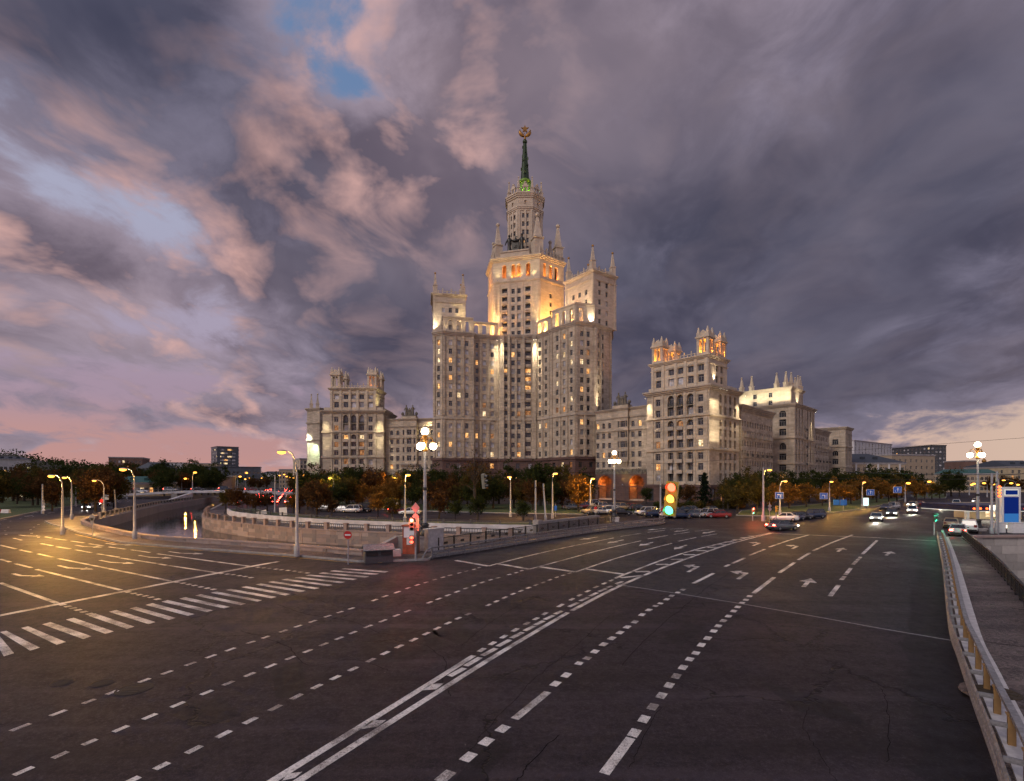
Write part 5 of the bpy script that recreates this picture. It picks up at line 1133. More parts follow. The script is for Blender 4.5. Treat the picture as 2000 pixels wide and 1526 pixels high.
# link wings
def link_wing(name, label, A, B, depth, lpx, mpx, rpx, arches, rng_lit, sculp_px, H=31.6):
    b = Bld(name, label, 'building', ((A[0] + B[0]) / 2, (A[1] + B[1]) / 2)); mb = MB(); fp = parallelo(A, B, depth); L = frame_of(A, B)[4]; ops = []
    rows = [11.4, 14.8, 18.2, 21.6, 25.2]
    for p in lpx + rpx:
        u = u_at(A, B, p)
        for k, z in enumerate(rows): ops.append((u - 0.65, u + 0.65, z, z + 1.95, k == 4, 0.4)); b.window(A, B, u, z, 1.25, 1.95, b.pick(rng_lit, 0.05), 0.37, 1)
    if arches:
        for p in arches: u = u_at(A, B, p); ops.append((u - 3.0, u + 3.0, 0.5, 8.8, True, 5.0))
    facade(mb, A, B, 0.0, H, ops, 0.4)
    for i in (1, 2, 3): facade(mb, fp[i], fp[(i + 1) % 4], 0, H, [])
    # projecting middle bay
    a, c, d, n, LL = frame_of(A, B); u0, u1 = u_at(A, B, mpx[0]) - 1.2, u_at(A, B, mpx[-1]) + 1.2; PA, PB = a + d * u0 + n * 0.9, a + d * u1 + n * 0.9; lw = (PB - PA).length; ops = []
    for p in mpx:
        u = u_at(PA, PB, p); w = 1.9 if p == mpx[1] else 0.7
        for z in (11.4 + 3.4, 18.2, 21.6, 25.2): ops.append((u - w / 2, u + w / 2, z, z + 2.1, False, 0.4)); b.window(PA, PB, u, z, w - 0.05, 2.05, 'dark', 0.37, 1 if w > 1 else 0)
    facade(mb, PA, PB, 13.6, H, ops, 0.4); facade(mb, a + d * u0, PA, 13.6, H, []); facade(mb, PB, a + d * u1, 13.6, H, [])
    k = MB()
    for (s0, s1, z0, z1) in ((0.0, 0.35, 11.8, 12.6), (0.35, 0.8, 12.6, 13.2), (0.8, 1.25, 13.2, 13.7)): k.prism([tuple((a + d * (u0 + 0.6 - s1 * 0.5) + n * -0.2)[:2]), tuple((a + d * (u0 + 0.6 - s1 * 0.5) + n * s1)[:2]), tuple((a + d * (u1 - 0.6 + s1 * 0.5) + n * s1)[:2]), tuple((a + d * (u1 - 0.6 + s1 * 0.5) + n * -0.2)[:2])][::-1], z0, z1, 0, True, True)
    b.part(k, 'balcony_bowl', M['trim'])
    for z in (10.6, 24.0): band(mb, [A, a + d * u0, PA, PB, a + d * u1, B], z, z + 0.4, 0.3) if z > 13 else band(mb, [A, B], z, z + 0.4, 0.3)
    b.part(mb, 'wall', M['lime'])
    mb = MB(); ln = [A, a + d * u0, PA, PB, a + d * u1, B]; cornice(mb, ln, H - 3.4, 0.5, 0.35); cornice(mb, ln, H - 0.6, 0.8, 0.6); b.part(mb, 'cornice', M['trim']); sheetp = [V2(p) for p in (A, B, fp[2], fp[3])]
    roof(b, sheetp, H - 0.05)
    mb = MB(); cu = u_at(A, B, sculp_px); pc = a + d * cu - n * 0.6; mb.box((pc.x, pc.y, H + 0.55), (6.2, 2.6, 1.2), math.atan2(d.y, d.x)); b.part(mb, 'pedestal', M['lime'])
    figure_group(b, (pc.x, pc.y), H + 1.1, math.atan2(d.y, d.x), 1.0)
    if arches:
        # granite portal with vaulted passages
        g = MB(); gA, gB = a + n * 0.35, c + n * 0.35; ops = [(u_at(gA, gB, p) - 2.9, u_at(gA, gB, p) + 2.9, 0.05, 8.7, True, 0.75) for p in arches]
        facade(g, gA, gB, 0.0, 5.0, [], 0.75) if False else None
        facade(g, gA, gB, 0.0, 9.1, [(o[0], o[1], 0.1, 8.7, True, 0.75) for o in ops], 0.75); band(g, [gA, gB], 4.6, 5.0, 0.12); b.part(g, 'portal', M['red_granite'])
        fr = MB(); facade(fr, a + n * 0.30, c + n * 0.30, 9.1, 10.9, [], 0.2); r2 = random.Random(5)
        for k in range(46):
            p = a + d * (r2.random() * (LL - 1.4) + 0.7) + n * 0.36 + Vector((0, 0, 9.4 + r2.random() * 1.2)); fr.ball(p, 0.22 + r2.random() * 0.2, 0, 6, 4, (1, 0.6, 1.3))
        b.part(fr, 'relief_frieze', M['sculpt'])
        for p in arches:
            u = u_at(A, B, p); rzz = math.atan2(d.y, d.x); v = MB()
            for k in range(6):   # coffered vault ribs
                w0 = -1.1 - k * 0.7; ring = []
                for j in range(13):
                    t = R(180 * j / 12); ring.append((u - 2.9 * math.cos(t), 5.8 + 2.9 * math.sin(t)))
                for j in range(12):
                    (x0, z0), (x1, z1) = ring[j], ring[j + 1]; s = 0.93
                    f = lambda x, z, w: tuple(a + d * x + n * w + Vector((0, 0, z)))
                    v.quad(f(u + (x0 - u) * s, 5.8 + (z0 - 5.8) * s, w0), f(u + (x1 - u) * s, 5.8 + (z1 - 5.8) * s, w0), f(x1, z1, w0), f(x0, z0, w0)); v.quad(f(u + (x0 - u) * s, 5.8 + (z0 - 5.8) * s, w0 - 0.25), f(u + (x1 - u) * s, 5.8 + (z1 - 5.8) * s, w0 - 0.25), f(u + (x1 - u) * s, 5.8 + (z1 - 5.8) * s, w0), f(u + (x0 - u) * s, 5.8 + (z0 - 5.8) * s, w0))
            f = lambda x, z, w: tuple(a + d * x + n * w + Vector((0, 0, z)))
            v.quad(f(u - 3, 0, -4.9), f(u + 3, 0, -4.9), f(u + 3, 9, -4.9), f(u - 3, 9, -4.9)); b.part(v, 'vault', M['red_granite'])
            dr = MB(); dr.box(Vector(f(u, 1.9, -4.7)), (2.0, 0.25, 3.8), rzz); b.part(dr, 'gate', M['brown_frame'])
            lamp_point(b, f(u - 1.9, 6.0, -1.4), 420, ORANGE); lamp_point(b, f(u + 1.9, 6.0, -2.6), 420, ORANGE)
    return b
rl = link_wing('link_wing', 'curved stone link wing with two glowing archways beside the tower', (30.2, 184.4), (47.6, 166.6), 9, [1167.5, 1179, 1190.5], [1208, 1216, 1223], [1236, 1249.5], [1181.5, 1243], 0.08, 1213)
a, c, d, n, L = frame_of((30.2, 184.4), (47.6, 166.6)); q = a + d * (L * 0.5) + n * 1.8 + Vector((0, 0, 5.6)); flood(rl, q, q - n * 1.6 + Vector((0, 0, 4)), 900, (1.0, 0.78, 0.15), 100); rl.done()
ll = link_wing('link_wing', 'long stone link wing with roof statues left of the tower', (-51.4, 208.0), (-30.6, 205.0), 9, [752.5, 764.8, 777], [788, 799, 809.5], [820, 832, 843.7], [], 0.10, 799)
a, c, d, n, L = frame_of((-51.4, 208.0), (-30.6, 205.0)); q = a + d * (L - 0.8) + n * 1.6 + Vector((0, 0, 31.0)); flood(ll, q, q - n * 1.4 - d * 3 + Vector((0, 0, -4)), 2600, YEL, 90); ll.done()
# street wings to the right
SD = Vector((0.7071, 0.7071, 0)); SN = Vector((0.7071, -0.7071, 0))
def street_wing(name, label, A, L, depth, H, nb, r2):
    A = V2(A); B = A + SD * L; b = Bld(name, label, 'building', ((A.x + B.x) / 2, (A.y + B.y) / 2), cap=200); fp = parallelo(A, B, depth); mb = MB(); ops = []; rows = [5.2 + 3.25 * k for k in range(7)]
    for k in range(nb):
        u = L * (k + 0.5) / nb; bal = k % 2 == 1
        for j, z in enumerate(rows):
            ops.append((u - 0.55, u + 0.55, z, z + 1.9, j == 6, 0.35)); b.window(A, B, u, z, 1.05, 1.9, b.pick(0.03, 0.04), 0.33, 1)
            if bal and (j + k) % 2 == 0: balcony(b, A, B, u, z - 0.35, 2.1, 0.9, solid=(j % 4 < 2), mat='lime')
    facade(mb, A, B, 0, H, ops, 0.35)
    for i in (1, 2, 3): facade(mb, fp[i], fp[(i + 1) % 4], 0, H, [])
    band(mb, [A, B], 4.2, 4.6, 0.25); b.part(mb, 'wall', M['lime']); mb = MB(); cornice(mb, fp, H - 1.6, 0.5, 0.4, closed=True); cornice(mb, fp, H - 0.8, 1.4, 1.0, closed=True); b.part(mb, 'cornice', M['trim']); roof(b, fp, H + 0.5)
    return b
street_wing('street_wing', 'eight storey stone wing with many balconies along the street', (74.5, 166.5), 29.5, 12, 31.0, 13, 3).done()
street_wing('street_wing', 'farther short stone wing between the street block and the end block', (129.5, 221.0), 27, 12, 29.0, 10, 4).done()
def street_block(name, label, C, L, depth, t3, attic, wcols, lit):
    """block projecting to the street: flank faces the camera, arched tall bays on the street face"""
    C = V2(C); B = C + SD * L; A = C - SN * depth; b = Bld(name, label, 'building', (C.x, C.y)); mb = MB(); fp = [A, C, B, B - SN * depth]
    LA = (C - A).length; ops = []
    for u, w in ((LA - 4.2, 2.6),):
        for k, z in enumerate((6.5, 10.4, 14.6, 18.6, 24.0, 27.6)[: 6 if attic else 5]): ops.append((u - w / 2, u + w / 2, z, z + 2.6, k in (3,), 0.45)); b.window(A, C, u, z, w - 0.1, 2.6, 'warm' if (lit and k == 0) else 'dark', 0.4, 2)
        if attic: ops.append((u - w / 2, u + w / 2, 31.0, 33.6, True, 0.45)); b.window(A, C, u, 31.0, w - 0.1, 2.6, 'dark', 0.4, 2)
    facade(mb, A, C, 0, t3, ops, 0.45); ops = []
    tiers = ((5.5, 12.5), (14.0, 22.4), (24.0, t3 - 1.2)) if attic else ((5.5, 12.0), (14.0, t3 - 2.5))
    for k in range(wcols):
        u = L * (k + 0.6) / (wcols + 0.2)
        if wcols > 5 and k == wcols // 2:
            for z in (6, 9.4, 12.8, 16.2, 19.6, 23, 26.4): ops.append((u - 0.55, u + 0.55, z, z + 2.0, False, 0.4)); b.window(C, B, u, z, 1.05, 2.0, 'dark', 0.37); balcony(b, C, B, u, z - 0.3, 1.8, 0.8, solid=False)
            continue
        for z0, z1 in tiers:
            ops.append((u - 0.65, u + 0.65, z0, z1, True, 0.8)); z = z0 + 0.2
            while z + 2 < z1: b.window(C, B, u, z, 1.25, 2.1, b.pick(0.02, 0.05), 0.75); z += 3.2
    facade(mb, C, B, 0, t3, ops, 0.4); facade(mb, fp[2], fp[3], 0, t3, []); facade(mb, fp[3], fp[0], 0, t3, [])
    for z in (13.0, 22.8): band(mb, fp, z, z + 0.6, 0.35, closed=True)
    b.part(mb, 'wall', M['lime']); mb = MB(); cornice(mb, fp, t3 - 0.8, 1.2, 0.9, closed=True); b.part(mb, 'cornice', M['trim']); roof(b, fp, t3 + 0.3)
    if attic:
        UA = C - SN * (depth - 1.0) + SD * 1.2; UC = C - SN * 1.6 + SD * 1.2; UB = C - SN * 1.6 + SD * (L * 0.62); up = [UA, UC, UB, UB - SN * (depth - 2.6)]; mb = MB(); z0, z1 = t3, 42.2
        LU = (UC - UA).length; ops = [(LU * f - 0.75, LU * f + 0.75, z, z + 1.9, False, 0.35) for f in (0.32, 0.62) for z in (36.2, 39.2)]
        for f in (0.32, 0.62):
            for z in (36.2, 39.2): b.window(UA, UC, LU * f, z, 1.45, 1.9, 'dark', 0.32)
        facade(mb, UA, UC, z0, z1, ops, 0.35); LV = (UB - UC).length
        facade(mb, UC, UB, z0, z1, [(LV * (k + 0.5) / 9 - 0.3, LV * (k + 0.5) / 9 + 0.3, z0 + 1.2, z1 - 1.5, False, 0.4) for k in range(9) if k not in (3, 4, 5)], 0.4, back=0); facade(mb, up[2], up[3], z0, z1, []); facade(mb, up[3], up[0], z0, z1, [])
        cornice(mb, up, z1 - 0.7, 1.1, 0.8, closed=True); sheet(mb, [up], z1 + 0.35); b.part(mb, 'attic_block', M['lime_pale'])
        for p in (UA.lerp(UC, 0.1), UA.lerp(UC, 0.3), UC.lerp(UA, 0.05), UC.lerp(UA, 0.22), UC.lerp(UB, 0.2), UB.lerp(UC, 0.05), UB.lerp(UC, 0.25), UB + SN * -2):
            obelisk(b, p - SN * 0.8 if p != UA else p, z1 + 0.35, 1.6, 5.4, 1.4, 'lime_pale')
        for f in (0.15, 0.45, 0.72, 0.95):
            q = UA.lerp(UC, f) - SD * 4.4 + Vector((0, 0, t3 + 0.6)); flood(b, q, UA.lerp(UC, f) + Vector((0, 0, 40.6)), 3000, (1.0, 0.92, 0.62), 85)
        q = UC.lerp(UB, 0.5) + SN * 1.2 + Vector((0, 0, t3 + 0.7)); flood(b, q, q - SN * 1.3 + Vector((0, 0, 5)), 2400, WH, 90)
        q = B + SN * 1.7 - SD * 5.2 + Vector((0, 0, t3 - 1.4)); flood(b, q, q - SN * 1.6 + Vector((0, 0, -11)), 9000, WH, 40)
    return b
street_block('street_block', 'tall stone block farther along the street with white lit attic', (106.2, 192.4), 26, 22, 35.6, True, 7, True).done()
street_block('end_block', 'plain stone block at the far end of the street wings', (158.4, 243.2), 13, 16, 32.0, False, 4, False).done()
# block behind the left corner block, seen edge-on by the river
def river_block():
    A, B = (-98.5, 246.0), (-91.5, 243.5); b = Bld('river_block', 'narrow floodlit end of a stone block seen edge-on beside the river', 'building', (-95, 245)); mb = MB(); fp = parallelo(A, B, 40)
    facade(mb, fp[3], fp[0], 0, 41, [(L_ * 40 / 9 + 1.5, L_ * 40 / 9 + 2.7, z, z + 2.1, False, 0.35) for L_ in range(8) for z in (8, 12, 16, 20, 24, 28, 32)], 0.35, back=0)
    facade(mb, A, B, 0, 41, []); facade(mb, fp[1], fp[2], 0, 41, [])
    for z in (14.5, 26, 34): band(mb, fp, z, z + 0.7, 0.4, closed=True)
    cornice(mb, fp, 40.2, 1.2, 0.9, closed=True); sheet(mb, [[V2(p) for p in fp]], 41.2); b.part(mb, 'wall', M['lime'])
    for x in (0.25, 0.75): obelisk(b, V2(A).lerp(V2(B), x) + Vector((0, 1.5, 0)), 41.3, 2.2, 6.6, 1.5, 'lime_pale')
    a, c, d, n, L = frame_of(A, B); q = a + d * 1.0 + n * 1.8 + Vector((0, 0, 31)); flood(b, q, q - n * 1.7 + Vector((0, 0, -10)), 30000, (0.85, 1.0, 0.72), 70); q = a + d * 5.0 + n * 1.8 + Vector((0, 0, 26)); flood(b, q, q - n * 1.7 + Vector((0, 0, -6)), 12000, (0.6, 1.0, 0.6), 70)
    b.done()
river_block()

# ---------------------------------------------------------------- other buildings of the city
def town_house(name, label, A, B, depth, H, nc, nr, wall, win=(1.2, 1.8), lit=0.04, base=0.0, side=4, roofm=None, rh=0.0, pil=False, frame='white_frame', z0w=1.2, cat='building', cap=260, cornm='pale_concrete', blind=0.05):
    b = Bld(name, label, cat, ((A[0] + B[0]) / 2, (A[1] + B[1]) / 2), cap=cap); fp = parallelo(A, B, depth); mb = MB(); hs = (H - z0w - 0.6 - base) / nr
    for i, (nn) in enumerate((nc, side, 0, side)):
        P, Q = fp[i], fp[(i + 1) % 4]; L = frame_of(P, Q)[4]; ops = []
        for k in range(nn):
            for j in range(nr):
                u = L * (k + 0.5) / nn; z = base + z0w + j * hs; ops.append((u - win[0] / 2, u + win[0] / 2, z, z + win[1], False, 0.25)); b.window(P, Q, u, z, win[0], win[1], b.pick(lit, blind, ('warm', 'yellow', 'pale')), 0.22, 1, frame)
        facade(mb, P, Q, base, base + H, ops, 0.25)
        if pil and nn: pilasters(mb, P, Q, [L * k / nn for k in range(1, nn, 2)], base + 0.3, base + H - 0.3, 0.9, 0.2, 1)
    b.part(mb, 'wall', [M[wall], M['white_wall']]); mb = MB(); cornice(mb, fp, base + H - 0.6, 0.9, 0.5, closed=True); b.part(mb, 'cornice', M[cornm])
    if rh:
        mb = MB(); o = [p for p in offset_line(fp, 0.6, True)]; cc = sum(o, Vector()) / 4; m1, m2 = (o[0] + o[3]) / 2, (o[1] + o[2]) / 2; r1, r2 = m1.lerp(m2, 0.16), m1.lerp(m2, 0.84); z = base + H + 0.3; T_ = lambda p, h: (p.x, p.y, h)
        mb.add([T_(o[0], z), T_(o[1], z), T_(o[2], z), T_(o[3], z), T_(r1, z + rh), T_(r2, z + rh)], [(0, 1, 5, 4), (1, 2, 5), (2, 3, 4, 5), (3, 0, 4)]); rf = b.part(mb, 'roof', M[roofm])
        mb = MB()
        for t in (0.25, 0.5, 0.72): p = o[0].lerp(o[1], t).lerp(r1.lerp(r2, t), 0.4); mb.box((p.x, p.y, z + rh * 0.5), (1.8, 1.4, 1.2), math.atan2((o[1] - o[0]).y, (o[1] - o[0]).x))
        mb.build('dormer', M[roofm], rf) if False else b.part(mb, 'dormer_row', M[roofm]).__setitem__('kind', 'stuff')
    else: roof(b, fp, base + H - 0.02)
    return b
M['white_wall'] = simple('white_render', (0.62, 0.60, 0.60), 0.8, 0, 0.15, 0.6); M['beige_wall'] = simple('beige_render', (0.40, 0.31, 0.22), 0.85, 0, 0.15, 0.6); M['cream_wall'] = simple('cream_render', (0.52, 0.42, 0.27), 0.85, 0, 0.2, 0.5)
M['slate_wall'] = simple('slate_cladding', (0.075, 0.08, 0.09), 0.6, 0, 0.3, 0.5); M['brick_wall'] = stone('brown_brick', (0.22, 0.13, 0.10), (0.17, 0.10, 0.08), 0.5, 0.15, 0.02); M['steel_wall'] = simple('dark_curtain_wall', (0.10, 0.115, 0.14), 0.4, 0.2, 0.3, 0.5)
hb = town_house('mansion_house', 'four storey beige and white house with a dark hipped roof by the street', (AT(1640, 262), 262), (AT(1768, 262), 262), 40, HT(905, 262), 12, 4, 'beige_wall', (1.5, 1.9), 0.07, side=10, roofm='roof_dark', rh=5.5, pil=True, blind=0.0); hb.done()
town_house('office_slab', 'white slab block rising behind the beige house', (AT(1668, 420), 420), (AT(1742, 470), 470), 22, HT(862, 430), 12, 8, 'white_wall', (2.0, 3.4), 0.0, side=0, blind=0.3, z0w=8).done()
town_house('beige_block', 'flat roofed beige block behind the mansion roof', (AT(1742, 330), 330), (AT(1826, 340), 340), 30, HT(888, 330), 8, 5, 'beige_wall', (1.5, 2.0), 0.0, side=4).done()
hr = town_house('apartment_tower', 'dark grey panel apartment tower on the right skyline', (AT(1818, 480), 480), (AT(1848, 480), 480), 70, HT(870, 480), 4, 12, 'slate_wall', (2.2, 1.8), 0.02, side=14, blind=0.4, cornm='slate_wall'); hr.done()
gb = town_house('school_house', 'long low house with a teal roof at the end of the street', (AT(1826, 300), 300), (AT(1950, 282), 282), 24, HT(926, 290), 14, 3, 'beige_wall', (1.4, 1.8), 0.03, side=3, roofm='roof_green', rh=2.6); gb.done()
town_house('cream_block', 'cream block at the right edge of the view', (AT(1972, 300), 300), (AT(2060, 300), 300), 30, HT(912, 300), 7, 4, 'cream_wall', (1.5, 2.0), 0.04, side=3, roofm='roof_dark', rh=4.0).done()
town_house('brown_house', 'low brown brick house behind the teal roof', (AT(1885, 420), 420), (AT(1912, 420), 420), 20, HT(900, 420), 4, 4, 'brick_wall', (1.4, 1.8), 0.02, side=2).done()
def church():
    Z = 380; c = (AT(1922, Z), Z); b = Bld('church', 'small church with a green dome and gilded cupola far down the street', 'church', c); mb = MB(); mb.lathe([(4.6, 0), (4.6, HT(920, Z))], 12, (c[0], c[1], 0), 0, False); b.part(mb, 'wall', M['cream_wall'])
    mb = MB(); z = HT(920, Z); mb.lathe([(5.0, z), (4.2, z + 2.0), (2.0, z + 3.6), (0.9, z + 4.2), (0.9, z + 6.2)], 14, (c[0], c[1], 0)); b.part(mb, 'dome', M['roof_green']); mb = MB(); mb.lathe([(0.9, z + 6.2), (1.5, z + 7.2), (1.1, z + 8.2), (0.2, z + 9.2), (0.08, z + 11)], 10, (c[0], c[1], 0)); mb.box((c[0], c[1], z + 10.4), (1.2, 0.12, 0.12)); b.part(mb, 'cupola', M['gold']); b.done()
church()
# left-hand town
town_house('office_tower', 'dark office tower with lit window bands on the left skyline', (AT(424, 620), 620), (AT(466, 636), 636), 30, HT(872, 620), 6, 11, 'steel_wall', (5.0, 2.0), 0.18, side=4, blind=0.55, frame='brown_frame', cornm='steel_wall').done()
town_house('white_house', 'white five storey villa with balconies on the far left slope', (AT(-12, 330), 330), (AT(60, 345), 345), 26, HT(897, 330) - 4, 8, 5, 'white_wall', (1.7, 2.0), 0.08, base=4, side=3, roofm='roof_dark', rh=2.2, pil=True).done()
town_house('yellow_house', 'long low yellow house with a dark green roof beyond the canal road', (AT(226, 215), 215), (AT(344, 228), 228), 14, HT(941, 215) - 0.6, 13, 1, 'cream_wall', (1.3, 2.4), 0.25, side=3, roofm='roof_green', rh=2.6, z0w=1.4).done()
town_house('brick_block', 'brown brick block with a few lit windows over the trees on the left', (AT(212, 430), 430), (AT(278, 440), 440), 30, HT(893, 430), 8, 6, 'brick_wall', (1.6, 2.0), 0.12, side=3).done()
town_house('long_block', 'long pale block on the horizon left of the office tower', (AT(286, 640), 640), (AT(362, 660), 660), 20, HT(903, 640), 14, 4, 'white_wall', (1.8, 2.2), 0.05, side=2).done()
town_house('pale_block', 'pale block with a flat roof just left of the office tower', (AT(358, 560), 560), (AT(424, 570), 570), 20, HT(905, 560), 10, 4, 'beige_wall', (1.8, 2.2), 0.10, side=2).done()
town_house('shed_hall', 'dark hall with a pitched roof beside the canal bridge', (AT(300, 300), 300), (AT(345, 310), 310), 24, HT(915, 300), 3, 2, 'slate_wall', (2.2, 3.0), 0.4, side=3, roofm='roof_dark', rh=3.5, frame='brown_frame', cornm='slate_wall').done()
town_house('grey_block', 'grey low block below the office tower', (AT(395, 480), 480), (AT(508, 500), 500), 30, HT(912, 490), 14, 3, 'steel_wall', (2.2, 2.0), 0.08, side=3, cornm='steel_wall').done()
town_house('red_pavilion', 'low pavilion with an orange red front below the office tower', (AT(428, 330), 330), (AT(452, 332), 332), 12, HT(930, 330), 4, 1, 'brick_wall', (2.0, 1.6), 0.3, side=2).done()
town_house('square_tower_house', 'pale stepped house just left of the river block', (AT(586, 330), 330), (AT(606, 334), 334), 16, HT(896, 330), 3, 7, 'lime_pale', (1.3, 1.9), 0.05, side=2).done()
town_house('low_house', 'low pale house along the far embankment street', (AT(545, 420), 420), (AT(592, 425), 425), 16, HT(917, 420), 8, 4, 'beige_wall', (1.4, 1.9), 0.08, side=2).done()
town_house('palace', 'distant white palace at the end of the red lit street', (AT(505, 800), 800), (AT(562, 800), 800), 30, HT(926, 800), 12, 2, 'white_wall', (2.0, 2.6), 0.1, side=2, roofm='roof_dark', rh=4).done()
town_house('cottage', 'small house with a green roof among the dark trees', (AT(30, 170), 170), (AT(58, 172), 172), 9, HT(935, 170), 4, 1, 'cream_wall', (1.1, 1.4), 0.5, side=2, roofm='roof_green', rh=2.4).done()
# ---------------------------------------------------------------- embankment walls, railings
M['rust_post'] = simple('ochre_post_paint', (0.30, 0.17, 0.06), 0.6); M['white_stone'] = simple('whitewashed_wall', (0.62, 0.60, 0.62), 0.8, 0, 0.3, 0.5)
M['quay2'] = stone('quay_granite_grey', (0.31, 0.28, 0.26), (0.24, 0.22, 0.21), 50, 50, 0.0, stain=0.3, block=0.0)
def along(pts, step, start=0.0):
    """points every step metres along a polyline, with direction"""
    P = [V2(p) for p in pts]; out = []; s = start; acc = 0.0
    for i in range(len(P) - 1):
        L = (P[i + 1] - P[i]).length; d = (P[i + 1] - P[i]).normalized()
        while s <= acc + L + 1e-6: out.append((P[i] + d * (s - acc), d)); s += step
        acc += L
    return out
def curve_through(pts, n=6):
    P = [V2(p) for p in pts]; out = []
    for i in range(len(P) - 1):
        p0, p1, p2, p3 = P[max(i - 1, 0)], P[i], P[i + 1], P[min(i + 2, len(P) - 1)]
        for k in range(n):
            t = k / n; out.append(0.5 * ((2 * p1) + (p2 - p0) * t + (2 * p0 - 5 * p1 + 4 * p2 - p3) * t * t + (3 * p1 - p0 - 3 * p2 + p3) * t ** 3))
    return out + [P[-1]]
_stone = {}
def stone_block(parent, c, L, h, w, rz, r, mat, name='stone'):
    key = (round(L, 1), round(h, 2), round(w, 2), mat.name, r.randrange(3))
    if key not in _stone:
        rr = random.Random(hash(key) & 0xffff); mb = MB(); mb.box((0, 0, 0), (L - 0.025, w, h - 0.022)); mb.v = [(v[0] + rr.uniform(-.008, .008), v[1] + rr.uniform(-.02, .02), v[2] + rr.uniform(-.006, .006)) for v in mb.v]
        me = mb.mesh('stone', [mat]); _stone[key] = me
    return link(name, _stone[key], parent, c, rz)
TONES = [stone('quay_stone_%d' % k, c, tuple(x * 0.8 for x in c), 50, 50, 0.0, stain=0.35, block=0.0) for k, c in enumerate([(0.34, 0.25, 0.22), (0.28, 0.215, 0.195), (0.38, 0.30, 0.27), (0.25, 0.205, 0.19)])]
def masonry(name, label, line, z0, z1, nrow, bl, thick, tones, cap=None, maxn=290):
    """wall of separate stones on a backing"""
    w = thing(name, label, 'wall'); r = random.Random(len(line) * 7 + nrow); mb = MB(); n = 0; P = [V2(p) for p in line]
    base = P[0]
    for i in range(len(P) - 1): mb.beam(P[i] + Vector((0, 0, (z0 + z1) / 2)), P[i + 1] + Vector((0, 0, (z0 + z1) / 2)), thick * 0.8, z1 - z0 - 0.02)
    mb.build('core', M['grey_concrete'], w)
    hs = (z1 - z0) / nrow; rest = MB()
    for j in range(nrow):
        for i in range(len(P) - 1):
            d = P[i + 1] - P[i]; L = d.length; d.normalize(); m = max(1, round(L / bl)); off = 0.5 if j % 2 else 0.0; rz = math.atan2(d.y, d.x); us = [0.0] + [min(L, (k + (1 - off * 0.6)) * L / m) for k in range(m)]
            if us[-1] < L - 0.05: us.append(L)
            for k in range(len(us) - 1):
                ln = us[k + 1] - us[k]
                if ln < 0.15: continue
                c = P[i] + d * ((us[k] + us[k + 1]) / 2) + Vector((0, 0, z0 + (j + 0.5) * hs)); n += 1
                if n <= maxn: stone_block(w, c, ln, hs, thick + r.choice((0.0, 0.03, 0.05)), rz, r, r.choice(tones))
                else: rest.box(c, (ln - 0.03, thick + 0.03, hs - 0.03), rz)
    if rest.v: rest.build('stone_courses', tones[0], w)['kind'] = 'stuff'
    if cap:
        mb = MB()
        for i in range(len(P) - 1): mb.beam(P[i] + Vector((0, 0, z1 + cap / 2)), P[i + 1] + Vector((0, 0, z1 + cap / 2)), thick + 0.18, cap)
        mb.build('coping', M['quay'], w)
    return w
nbl = [tuple(p[:2]) for p in near_bank]
masonry('quay_parapet', 'low pink granite parapet along the near side of the canal', curve_through(nbl[2:10], 3), -0.05, 0.52, 2, 1.5, 0.42, TONES, 0.14)
fbl = curve_through(fb, 3)
masonry('embankment_wall', 'curved granite embankment wall on the far side of the canal', fbl, WATER - 0.3, 0.0, 4, 1.7, 0.5, TONES, 0.16)
mb = MB()
for k in range(9, len(near_bank) - 1): mb.beam(near_bank[k] + Vector((0, 0, -1.0)), near_bank[k + 1] + Vector((0, 0, -1.0)), 0.5, 2.1)
mb.build('canal_wall', M['quay2'], label='grey stone wall of the narrow canal reach by the far bridge', cat='wall')
mb = MB()
for k in range(9): mb.beam(near_bank[k] + Vector((0, 0, -1.1)), near_bank[k + 1] + Vector((0, 0, -1.1)), 0.5, 2.0)
mb.build('canal_wall', M['quay2'], label='stone canal wall under the near granite parapet', cat='wall')
mb = MB(); f2 = [V2(p) for p in [(-160, 344), (-120, 243), (-97, 184), (-86.0, 152), (-69.5, 117)]]
for k in range(4): mb.beam(f2[k] + Vector((0, 0, -1.0)), f2[k + 1] + Vector((0, 0, -1.0)), 0.5, 2.1)
mb.build('canal_wall', M['quay2'], label='stone canal wall on the far bank towards the bridge', cat='wall')
def post_rail(name, label, line, step, h, post, rails, mats, bars=None, z=0.0, pname='post', panel=None, cat='railing'):
    """railing: posts, rails and bars along a line"""
    t = thing(name, label, cat); P = curve_through(line, 5) if len(line) > 2 else [V2(p) for p in line]; pm = None
    for p, d in along(P, step):
        if pm is None:
            mb = MB(); mb.box((0, 0, h / 2), (post, post, h))
            if post > 0.3: mb.box((0, 0, h + 0.04), (post + 0.1, post + 0.1, 0.1))
            pm = mb.mesh(pname, [mats[0]])
        link(pname, pm, t, (p.x, p.y, z), math.atan2(d.y, d.x))
    for (zz, w, hh) in rails:
        mb = MB()
        for i in range(len(P) - 1): mb.beam(P[i] + Vector((0, 0, z + zz)), P[i + 1] + Vector((0, 0, z + zz)), w, hh)
        mb.build('rail', mats[1], t)
    if bars:
        mb = MB()
        for p, d in along(P, bars[0]): mb.box((p.x, p.y, z + (bars[1] + bars[2]) / 2), (bars[3], bars[3], bars[2] - bars[1]), math.atan2(d.y, d.x))
        mb.build('bars', mats[1], t)['kind'] = 'stuff'
    if panel:
        mb = MB()
        for p, d in along(P, step, step / 2): mb.box((p.x, p.y, z + panel[0]), (panel[1], 0.05, panel[2]), math.atan2(d.y, d.x))
        mb.build('rail_plaques', mats[1], t)['kind'] = 'stuff'
    return t
fbal = [(x + 0.1, y + 0.35) for x, y in fb]
